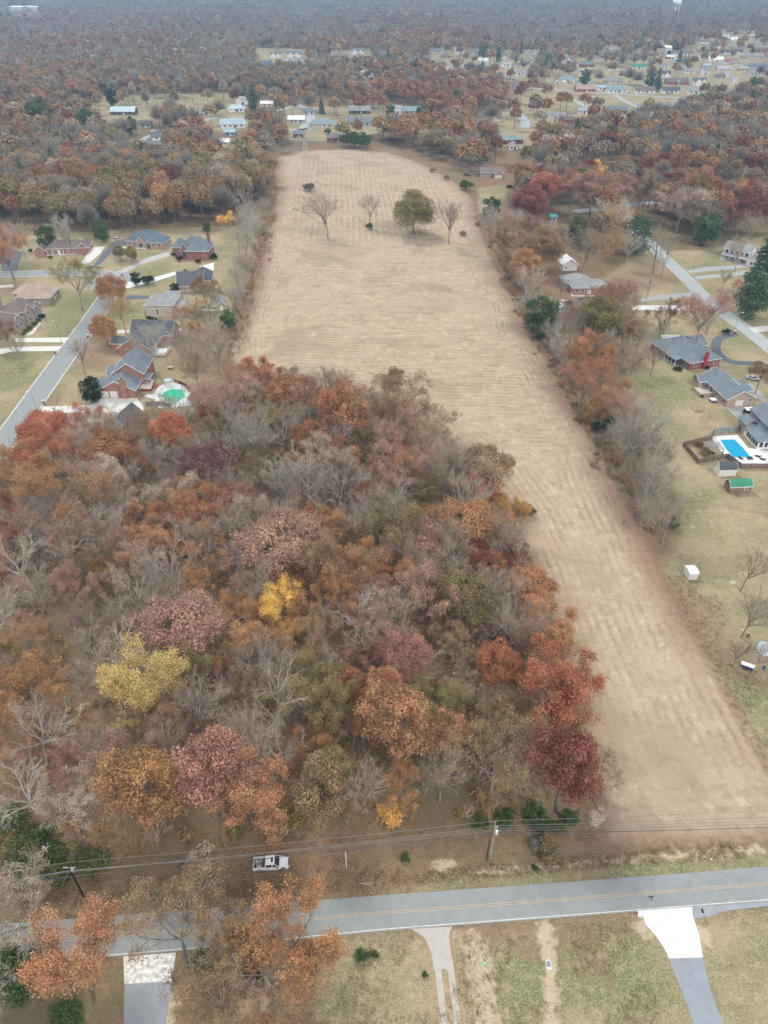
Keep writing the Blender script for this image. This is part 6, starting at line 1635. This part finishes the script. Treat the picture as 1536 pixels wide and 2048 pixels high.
for z, nm in ((20.4,'lower'),(24.9,'middle'),(29.9,'upper')):
    for s in (-1,1):
        p_ = (bx_ - s*3.1*math.sin(R(8)), by_ + s*3.1*math.cos(R(8)), z)
        fl = 1.5; A_ = (bx_+(la[0]-bx_)*fl, by_+(la[1]-by_)*fl+s*3.1, z-1); B_ = (bx_+(ra[0]-bx_)*1.35, by_+(ra[1]-by_)*1.35+s*3.1, z-1)
        sd_ = 'near' if s < 0 else 'far'
        wire('transmission_line', p_, A_, 6, .05, LW, f'{nm} {sd_} side high voltage line left of the pylon', 'power line', 'high voltage lines from the pylon', 24)
        wire('transmission_line', p_, B_, 9, .05, LW, f'{nm} {sd_} side high voltage line right of the pylon', 'power line', 'high voltage lines from the pylon', 30)
# street lamps
def lamp(px, py, hh, ax, ay, lab):
    x, y = at(px, py); t = empty('street_lamp', (x,y,0)); tag(t, lab, 'street lamp', 'street lamps'); MB().tube((0,0,0),(0,0,hh),.10,.06,8).build('pole', mat((.25,.24,.23)), t)
    MB().tube((0,0,hh-.05),(ax,ay,hh+.15),.05,.04,6).build('arm', STEEL, t); MB().box(ax-.35,ay-.16,hh+.08,ax+.35,ay+.16,hh+.24).build('lamp_head', mat((.75,.76,.76)), t)
lamp(123,685,8.6,-1.2,.3,'street lamp beside the driveway of the brown roofed house'); lamp(75,827,7.8,-1.3,.2,'street lamp by the concrete driveway of the brick garage house'); lamp(249,566,7,-1.3,.3,'street lamp at the bend of the left street')
lamp(1385,535,7.1,-1.3,0,'pale street lamp beside the drive of the white porch house'); lamp(1469,661,7.4,1.3,.1,'street lamp beside the red brick mailbox')
# mailboxes
def mailbox(px, py, lab, col=None, brick=False, nm='mailbox'):
    x, y = at(px, py); t = empty(nm, (x,y,0)); tag(t, lab, 'mailbox')
    if brick: MB().box(-.4,-.4,-.05,.4,.4,1.3).build('pillar', brick_mat(WALL['brick' if col is None else col]), t); MB().box(-.46,-.46,1.302,.46,.46,1.4).build('cap', CONC, t); MB().box(-.12,-.45,.9,.12,-.402,1.12).build('door', DARK, t)
    else:
        MB().box(-.06,-.06,-.05,.06,.06,1.05).build('post', WHITE, t); m = MB(); n = 8; pr = [(-.14,0),(.14,0)]+[(.14*math.cos(math.pi*k/n),.18+.14*math.sin(math.pi*k/n)) for k in range(n+1)]
        q = len(pr); m.add([(a,-.32,1.06+b) for a,b in pr]+[(a,.32,1.06+b) for a,b in pr], [tuple(range(q)), tuple(range(2*q-1,q-1,-1))]+[(i,i+q,(i+1)%q+q,(i+1)%q) for i in range(q)]); m.build('box', mat(col or (.03,.03,.035), .1, 1, .4), t); MB().box(.142,-.1,1.2,.17,-.05,1.42).build('flag', mat((.5,.03,.03)), t)
mailbox(1401,1829,'black roadside mailbox on a white post right of the white apron'); mailbox(1469,668,'red brick mailbox pillar beside the right street','red',True); mailbox(111,708,'brick mailbox pillar between the two left driveways',None,True); mailbox(88,808,'brick mailbox by the driveway of the brick garage house',None,True)
mailbox(177,676,'brick mailbox pillar near the orange street tree',None,True); mailbox(137,671,'dark mailbox beside the left street lamp'); mailbox(244,552,'dark mailbox at the bend of the left street',None,True); mailbox(199,537,'brick mailbox at the foot of the dark driveway',None,True); mailbox(1371,531,'dark mailbox left of the pale street lamp'); mailbox(109,823,'small black mailbox above the red trees of the left street')
x, y = at(1279,1832); t = empty('utility_box', (x,y,0), R(-20)); tag(t, 'small white box lying at the left corner of the white apron', 'box'); MB().box(-.28,-.22,0,.28,.22,.35).build('body', WHITE, t); MB().box(-.3,-.24,.352,.3,.24,.4).build('lid', mat((.7,.72,.75)), t)
x, y = at(1097,1930); t = empty('drain_cover', (x,y,0), R(3)); tag(t, 'grey drain box set in the lawn between the two drives', 'drain'); MB().box(-.35,-.7,-.02,.35,.7,.1).build('frame', CONC, t); MB().box(-.25,-.3,.102,.25,.5,.13).build('grate', mat((.2,.25,.3)), t)
x, y = at(968,1927); tag(MB().blob((x,y,.08),.28,.25,.12,9,5,2,.2).build('plastic_bag', mat((.2,.6,.42))), 'crumpled green bag on the lawn right of the gravel track', 'bag')
for px_, py_, lb in ((1423,1719,'white litter scrap on the road verge at the right'),(1444,1718,'tiny white litter scrap right of the other one on the verge')):
    x, y = at(px_, py_); tag(MB().blob((x,y,.06),.16,.14,.08,8,5,6,.25).build('litter_scrap', WHITE), lb, 'litter')
# bird over the road
x, y = at(1302,1795,2.); m = MB(); m.blob((x,y,2.),.07,.26,.07,8,6,1,.05); m.blob((x,y+.3,2.02),.05,.07,.05,6,4)
for s in (-1,1): m.slab([(x+s*.04,y-.08,2.02),(x+s*.04,y+.12,2.02),(x+s*.30,y+.16,2.12),(x+s*.62,y+.02,2.08),(x+s*.32,y-.0,2.1)][::s], .015)
m.slab([(x-.05,y-.22,2.01),(x-.11,y-.46,2.0),(x+.11,y-.46,2.0),(x+.05,y-.22,2.01)], .015)
tag(m.build('flying_bird', mat((.02,.02,.022))), 'small black bird gliding low over the front road', 'bird')
# ------------------------------------------------------------------ yards
def fence(pts, hh, label, col=WOOD, picket=.14, rail=True, nm='wooden_fence'):
    P_ = [at(*p) for p in pts]; t = empty(nm, (*P_[0],0)); tag(t, label, 'fence'); o = P_[0]; post = []; m = MB(); rl = MB()
    for a, b in zip(P_, P_[1:]):
        L = math.hypot(b[0]-a[0], b[1]-a[1]); ux, uy = (b[0]-a[0])/L, (b[1]-a[1])/L; nx_, ny_ = -uy, ux; s = 0
        while s < L-.05:
            c = (a[0]+ux*s-o[0], a[1]+uy*s-o[1]); w = picket*.86; jh = hh*(1+.03*math.sin(s*37.))
            q = [(c[0],c[1]),(c[0]+ux*w,c[1]+uy*w),(c[0]+ux*w+nx_*.02,c[1]+uy*w+ny_*.02),(c[0]+nx_*.02,c[1]+ny_*.02)]
            m.prism(q, .05, jh); s += picket
        for z in (.4, hh*.8): rl.tube((a[0]-o[0]-nx_*.04,a[1]-o[1]-ny_*.04,z),(b[0]-o[0]-nx_*.04,b[1]-o[1]-ny_*.04,z),.045,.045,4)
        k = max(1, round(L/2.4))
        for i in range(k+1): post.append((a[0]+ux*L*i/k-o[0]-nx_*.1, a[1]+uy*L*i/k-o[1]-ny_*.1))
    m.build('pickets', col, t); rl.build('rail', col, t)
    for c in post: MB().box(c[0]-.06,c[1]-.06,-.1,c[0]+.06,c[1]+.06,hh+.06).build('post', col, t)
fence(((1426,868),(1424,880),(1366,893)),1.8,'back stretch of the weathered fence round the pool garden'); fence(((1366,893),(1395,928),(1454,917),(1481,937),(1536,937),(1640,940)),1.8,'front stretch of the weathered picket fence before the blue pool')
fence(((1427,868),(1471,863),(1473,860),(1496,857)),2.0,'grey board fence with plants between the lawn and the pool', mat((.27,.31,.30), .2, 2)); fence(((292,812),(330,812),(345,818)),1.7,'grey board fence at the corner of the green pool yard', mat((.20,.20,.19), .2, 2), .16)
fence(((350,764),(372,772),(392,797)),1.1,'low dark fence behind the green covered pool', mat((.12,.11,.10)), .2); fence(((0,576),(28,575)),1.4,'white garden fence at the left edge', WHITE, .2)
# pergola
a, b, c, d = at(1403,900), at(1433,899), at(1443,912), at(1416,915); t = empty('pergola', (*a,0)); tag(t, 'grey slatted pergola left of the blue pool', 'pergola'); o = a; pp = [(p[0]-o[0],p[1]-o[1]) for p in (a,b,c,d)]
PG = mat((.34,.33,.33), .2, 2)
for p in pp: MB().box(p[0]-.1,p[1]-.1,-.05,p[0]+.1,p[1]+.1,2.5).build('post', mat((.10,.08,.07)), t)
m = MB(); k = 15
for i in range(k):
    f = i/(k-1); A_ = (pp[0][0]+(pp[1][0]-pp[0][0])*f, pp[0][1]+(pp[1][1]-pp[0][1])*f+.5); B_ = (pp[3][0]+(pp[2][0]-pp[3][0])*f, pp[3][1]+(pp[2][1]-pp[3][1])*f-.5); m.tube((*A_,2.7),(*B_,2.7),.06,.06,4)
m.build('slats', PG, t); m = MB()
for i in range(8):
    f = i/7; m.tube((pp[0][0]+(pp[3][0]-pp[0][0])*f-.3,pp[0][1]+(pp[3][1]-pp[0][1])*f,2.56),(pp[1][0]+(pp[2][0]-pp[1][0])*f+.3,pp[1][1]+(pp[2][1]-pp[1][1])*f,2.56),.06,.06,4)
m.build('beams', PG, t)
def lounger(px, py, ang, lab, nm='sun_lounger', w=.65, l=1.9):
    x, y = at(px, py); t = empty(nm, (x,y,.03), R(ang)); tag(t, lab, nm.replace('_',' ')); MB().box(-l/2,-w/2,.28,l*.2,w/2,.36).build('seat', DARK, t); MB().hexa([(l*.2,-w/2,.28),(l*.28,-w/2,.28),(l*.28,w/2,.28),(l*.2,w/2,.28)],[(l*.42,-w/2,.8),(l*.48,-w/2,.76),(l*.48,w/2,.76),(l*.42,w/2,.8)]).build('backrest', DARK, t)
    for u in (-l*.42, l*.16):
        for v in (-w*.4, w*.4): MB().box(u-.03,v-.03,0,u+.03,v+.03,.279).build('leg', DARK, t)
lounger(1482,918,-60,'black sun lounger left at the foot of the blue pool'); lounger(1516,914,-30,'black sun lounger right at the foot of the blue pool'); lounger(1526,920,-35,'black sun lounger nearest the fence corner')
x, y = at(1499,918); t = empty('outdoor_table', (x,y,.03), R(5)); tag(t, 'black square table between the sun loungers', 'table'); MB().box(-.8,-.6,.42,.8,.6,.48).build('table_top', DARK, t)
for u in (-.7,.7):
    for v in (-.5,.5): MB().box(u-.04,v-.04,0,u+.04,v+.04,.419).build('leg', DARK, t)
x, y = at(1425,803); t = empty('hot_tub', (x,y,0), R(5)); tag(t, 'dark hot tub with a white cover beside the brick terrace', 'hot tub'); MB().box(-.95,-.9,-.02,.95,.9,.85).build('tub', mat((.10,.12,.16)), t); MB().box(-1.0,-.95,.852,1.0,.95,.98).build('cover', WHITE, t)
rs = random.Random(9)
for i in range(7):
    a = i*.9; x, y = at(1397,823); x += 2.6*math.cos(a)*rs.uniform(.8,1.2); y += 2.4*math.sin(a)*rs.uniform(.8,1.2)
    tag(MB().blob((x,y,.1),.32,.24,.2,8,5,i,.2).build('stone', mat((.62,.60,.56))), ('rightmost','upper right','topmost','upper left','leftmost lower','bottom','lower right')[i] + ' white stone in the ring round the bare fire spot', 'stone', 'stones round the fire spot')
x, y = at(1397,823); tag(MB().blob((x,y,.02),1.2,.9,.08,12,6,3,.15).build('ash_heap', mat((.22,.13,.10), .3)), 'brown ash patch inside the ring of white stones', 'fire pit')
for i,(px_,py_,lb) in enumerate(((1457,812,'black bin left of the white garage door of the buff house'),(1466,811,'second black bin beside the white garage door of the buff house'))):
    x, y = at(px_, py_); t = empty('wheelie_bin', (x,y,0)); tag(t, lb, 'bin'); MB().hexa([(-.25,-.25,0),(.25,-.25,0),(.25,.25,0),(-.25,.25,0)],[(-.3,-.3,1),(.3,-.3,1),(.3,.3,1),(-.3,.3,1)]).build('body', DARK, t); MB().box(-.32,-.32,1.002,.32,.34,1.08).build('lid', mat((.05,.05,.05)), t)
# things around the green pool
x, y = at(338,771); t = empty('parasol', (x,y,.03)); tag(t, 'pale blue parasol beside the green covered pool', 'parasol'); MB().tube((0,0,0),(0,0,2.5),.04).build('pole', STEEL, t)
m = MB(); n = 10; m.add([(1.45*math.cos(2*math.pi*k/n),1.45*math.sin(2*math.pi*k/n),2.15) for k in range(n)]+[(0,0,2.7)]+[(1.45*math.cos(2*math.pi*k/n),1.45*math.sin(2*math.pi*k/n),2.1) for k in range(n)]+[(0,0,2.62)], [(k,(k+1)%n,n) for k in range(n)]+[(n+1+(k+1)%n,n+1+k,2*n+1) for k in range(n)]+[(k,n+1+k,n+1+(k+1)%n,(k+1)%n) for k in range(n)]); m.build('canopy', mat((.52,.66,.74), .06), t)
def chair(px, py, ang, lab, col=WHITE, z=.03):
    x, y = at(px, py); t = empty('patio_chair', (x,y,z), R(ang)); tag(t, lab, 'chair'); MB().box(-.28,-.28,.4,.28,.28,.45).build('seat', col, t); MB().box(-.28,.24,.451,.28,.29,.95).build('backrest', col, t)
    for u in (-.24,.24):
        for v in (-.24,.24): MB().box(u-.025,v-.025,0,u+.025,v+.025,.399).build('leg', col, t)
CH = mat((.55,.50,.42))
chair(329,770,40,'tan patio chair left of the pale blue parasol',CH); chair(346,766,-30,'tan patio chair right of the pale blue parasol',CH); chair(353,767,-50,'tan patio chair at the top of the green pool patio',CH); chair(318,808,10,'white chair on the lower lobe of the green pool patio')
a0, a1, a2, a3 = [at(*p) for p in ((279,783),(303,783),(310,765),(291,764))]; t = empty('raised_deck', (*a0,0)); tag(t, 'raised pale deck with red steps between the brick house and the green pool', 'deck'); q = [(p[0]-a0[0],p[1]-a0[1]) for p in (a0,a1,a2,a3)]
MB().prism(q, .95, 1.1).build('floor', mat((.60,.57,.50)), t); MB().prism([(p[0]*.97+.05,p[1]*.97+.05) for p in q], -.05, .948).build('skirt', mat((.22,.07,.05)), t)
for k in range(4): MB().box(q[1][0]+.05+.32*k, q[1][1]+2.6, -.02, q[1][0]+.36+.32*k, q[1][1]+4.6, .9-.22*k).build('step', mat((.36,.12,.08)), t)
x, y = at(296,775); t = empty('deck_table', (x,y,1.1)); tag(t, 'small glass table on the raised pale deck', 'table'); MB().tube((0,0,.68),(0,0,.72),.6,.6,14).build('table_top', mat((.30,.42,.45), .1, 1, .2), t); MB().tube((0,0,0),(0,0,.679),.06).build('leg', STEEL, t)
x, y = at(303,770); t = empty('barbecue_grill', (x,y,1.1)); tag(t, 'round black grill with a white lid at the back of the raised deck', 'grill'); MB().tube((0,0,.5),(0,0,.8),.2,.34,12).build('bowl', DARK, t); MB().blob((0,0,.82),.35,.35,.16,12,6).build('lid', WHITE, t)
for k in range(3): a = k*2.1; MB().tube((.3*math.cos(a),.3*math.sin(a),0),(.15*math.cos(a),.15*math.sin(a),.52),.02).build('leg', DARK, t)
x, y = at(341,737); t = empty('garden_table', (x,y,0), R(4)); tag(t, 'pale flat topped box on the lawn behind the big bare tree', 'table'); MB().box(-1.0,-.6,.6,1.0,.6,.72).build('table_top', mat((.55,.52,.47)), t); MB().box(-.8,-.45,-.02,.8,.45,.598).build('base', WOOD, t)
# pool slide
x, y = at(1122,611); t = empty('pool_slide', (x,y,.03), R(-15)); tag(t, 'white curved slide standing at the teal pool', 'pool slide')
m = MB(); pts = [(-.9,0,.0),(-.5,0,1.2),(0,0,2.6)]; m.path(pts,.12,6); m.path([(.2,0,2.6),(.9,.2,1.9),(1.6,.2,1.0),(2.3,0,.5)],.28,6); m.build('chute', WHITE, t); MB().path([(-.9,.5,0),(0,.5,2.5)],.06).path([(-.9,-.5,0),(0,-.5,2.5)],.06).build('ladder', WHITE, t); MB().box(-.4,-.45,2.45,.3,.45,2.55).build('platform', WHITE, t)
chair(1128,605,10,'white chair at the far side of the teal pool'); chair(1134,605,-10,'second white chair at the far side of the teal pool, nearer the ranch')
# log stacks, brush pile, junk
def logs(px, py, n, L, ang, lab, col, r=.16):
    x, y = at(px, py); t = empty('log_pile', (x,y,0), R(ang)); tag(t, lab, 'log pile')
    for i in range(n): rr = random.Random(i+px); z = r*.98 + (r*1.8 if i >= n*.6 else 0); v = (i % max(1,int(n*.6)))*r*2.05; MB().tube((-L/2*rr.uniform(.7,1.1),v,z),(L/2*rr.uniform(.7,1.1),v+rr.uniform(-.3,.3),z),r,r*.7,7).build('log', col, t)
logs(1487,608,9,6.5,8,'pile of grey poles on the lawn beyond the right street',mat((.46,.45,.42)))
logs(384,1716,12,3.2,70,'heap of cut grey branches under the big dusty red oak',mat((.38,.34,.30)),.06); logs(368,1733,8,2.0,10,'low dark brush heap below the cut branches',mat((.10,.08,.07)),.08)
logs(1380,600,8,3.6,20,'brush pile on the corner of the right street',mat((.26,.24,.23)),.1); logs(732,1768,3,2.3,-6,'fallen pale branch on the road bank',mat((.55,.50,.44)),.05)
x, y = at(1528,1298); t = empty('junk_sheet', (x,y,0), R(-20)); tag(t, 'crumpled pale blue tarpaulin over a heap at the right edge', 'tarpaulin'); MB().blob((0,0,.25),1.6,2.2,.6,14,8,4,.14).build('sheet', mat((.55,.66,.70), .2, 1.5), t)
for px_, py_, col, lb in ((1527,1339,(.02,.25,.45),'blue barrel in the yard clutter at the right edge'),(1495,1275,(.45,.12,.12),'dull red bin under the bare tree at the right edge')):
    x, y = at(px_, py_); t = empty('barrel', (x,y,0)); tag(t, lb, 'barrel'); MB().tube((0,0,0),(0,0,.8),.3,.3,12).build('drum', mat(col), t); MB().tube((0,0,.801),(0,0,.84),.31,.31,12).build('rim', DARK, t)
for px_, py_, lb in ((1485,1260,'upper white plank lying on the right lawn'),(1484,1282,'lower white plank lying on the right lawn')):
    x, y = at(px_, py_); t = MB().box(-.08,-.3,0,.08,.3,.08).build('plank', WHITE, None, False, (x,y,0), R(-25)); tag(t, lb, 'plank')
x, y = at(1465,1165); tag(MB().blob((x,y,0),.9,.6,.16,10,6,4,.2).build('gravel_heap', mat((.5,.45,.4), .3)), 'pale gravel heap right of the white plastic shed', 'gravel heap')
x, y = at(1373,684); t = empty('carport', (*at(1345,0+692),0), R(3)); tag(t, 'leaf littered white flat canopy behind the house with the red chimney', 'carport'); MB().slab([(-4,0,2.5),(3.6,0,2.5),(3.6,4.5,2.8),(-4,4.5,2.8)],.12).build('roof', mat((.6,.62,.62), .35, 2), t)
for u in (-3.8,3.4):
    for v in (.2,4.3): MB().box(u-.08,v-.08,-.05,u+.08,v+.08,2.36).build('post', WHITE, t)
x, y = at(1361,718); t = empty('picnic_bench', (*at(1300,716),0), R(5)); tag(t, 'tan wooden bench on the lawn left of the red chimney house', 'bench'); MB().box(-1.2,-.35,.5,1.2,.35,.58).build('seat', mat((.45,.28,.14)), t); MB().box(-1.0,-.3,-.02,-.9,.3,.498).build('leg', WOOD, t); MB().box(.9,-.3,-.02,1.0,.3,.498).build('leg', WOOD, t)
# ------------------------------------------------------------------ haze
hz = bpy.data.materials.new('haze'); hz.use_nodes = True; nn = hz.node_tree.nodes; nn.remove(nn['Principled BSDF'])
pv = nn.new('ShaderNodeVolumePrincipled'); pv.inputs['Color'].default_value = (.42,.68,1.0,1); pv.inputs['Density'].default_value = .00019; pv.inputs['Anisotropy'].default_value = .1
hz.node_tree.links.new(pv.outputs[0], nn['Material Output'].inputs['Volume'])
try: hz.cycles.homogeneous_volume = True
except Exception: pass
tag(MB().box(-10500,-450,-1,10500,14600,126).build('haze', hz), 'thin blue air fading the far woods', None, None, 'stuff')
# ------------------------------------------------------------------ one label per tree: what it looks like and which landmark it stands by
ORD = ['nearest it', 'second from it', 'third from it', 'fourth from it', 'fifth from it', 'sixth from it', 'seventh from it', 'eighth from it', 'ninth from it', 'tenth from it', 'eleventh from it', 'twelfth from it']
def where_all(items, marks):
    """items: (object, label or None, phrase, px, py); marks: (name, px, py)"""
    groups = {}
    for o, lab, ph, x, y in items:
        if lab: continue
        best = sorted(marks, key=lambda m: math.hypot(m[1]-x, (m[2]-y)*1.3))[:1][0]
        dx, dy = x-best[1], y-best[2]
        side = ('right of' if dx > 0 else 'left of') if abs(dx) > abs(dy) else ('beyond' if dy < 0 else 'in front of')
        groups.setdefault((ph, best[0], side), []).append((math.hypot(dx, dy), o))
    for (ph, mk, side), L in groups.items():
        L.sort(key=lambda t: t[0])
        if len(L) == 1: L[0][1]['label'] = f'{ph} {side} {mk}'
        else:
            for i, (_, o) in enumerate(L): o['label'] = f'{ph} {side} {mk}, {ORD[min(i, 11)]}'
where_all(FOLK, LMK)
where_all(HOUSES, [('the water tower', 1348, 60), ('the green metal roofed house', 1277, 138), ('the black roofed white ranch', 1342, 187), ('the navy roofed house', 1469, 110), ('the cream building', 1450, 143), ('the teal hip roofed pair', 1148, 166), ('the pointed white house', 919, 107), ('the bright white cottage', 966, 129), ('the far building plots', 575, 130)])
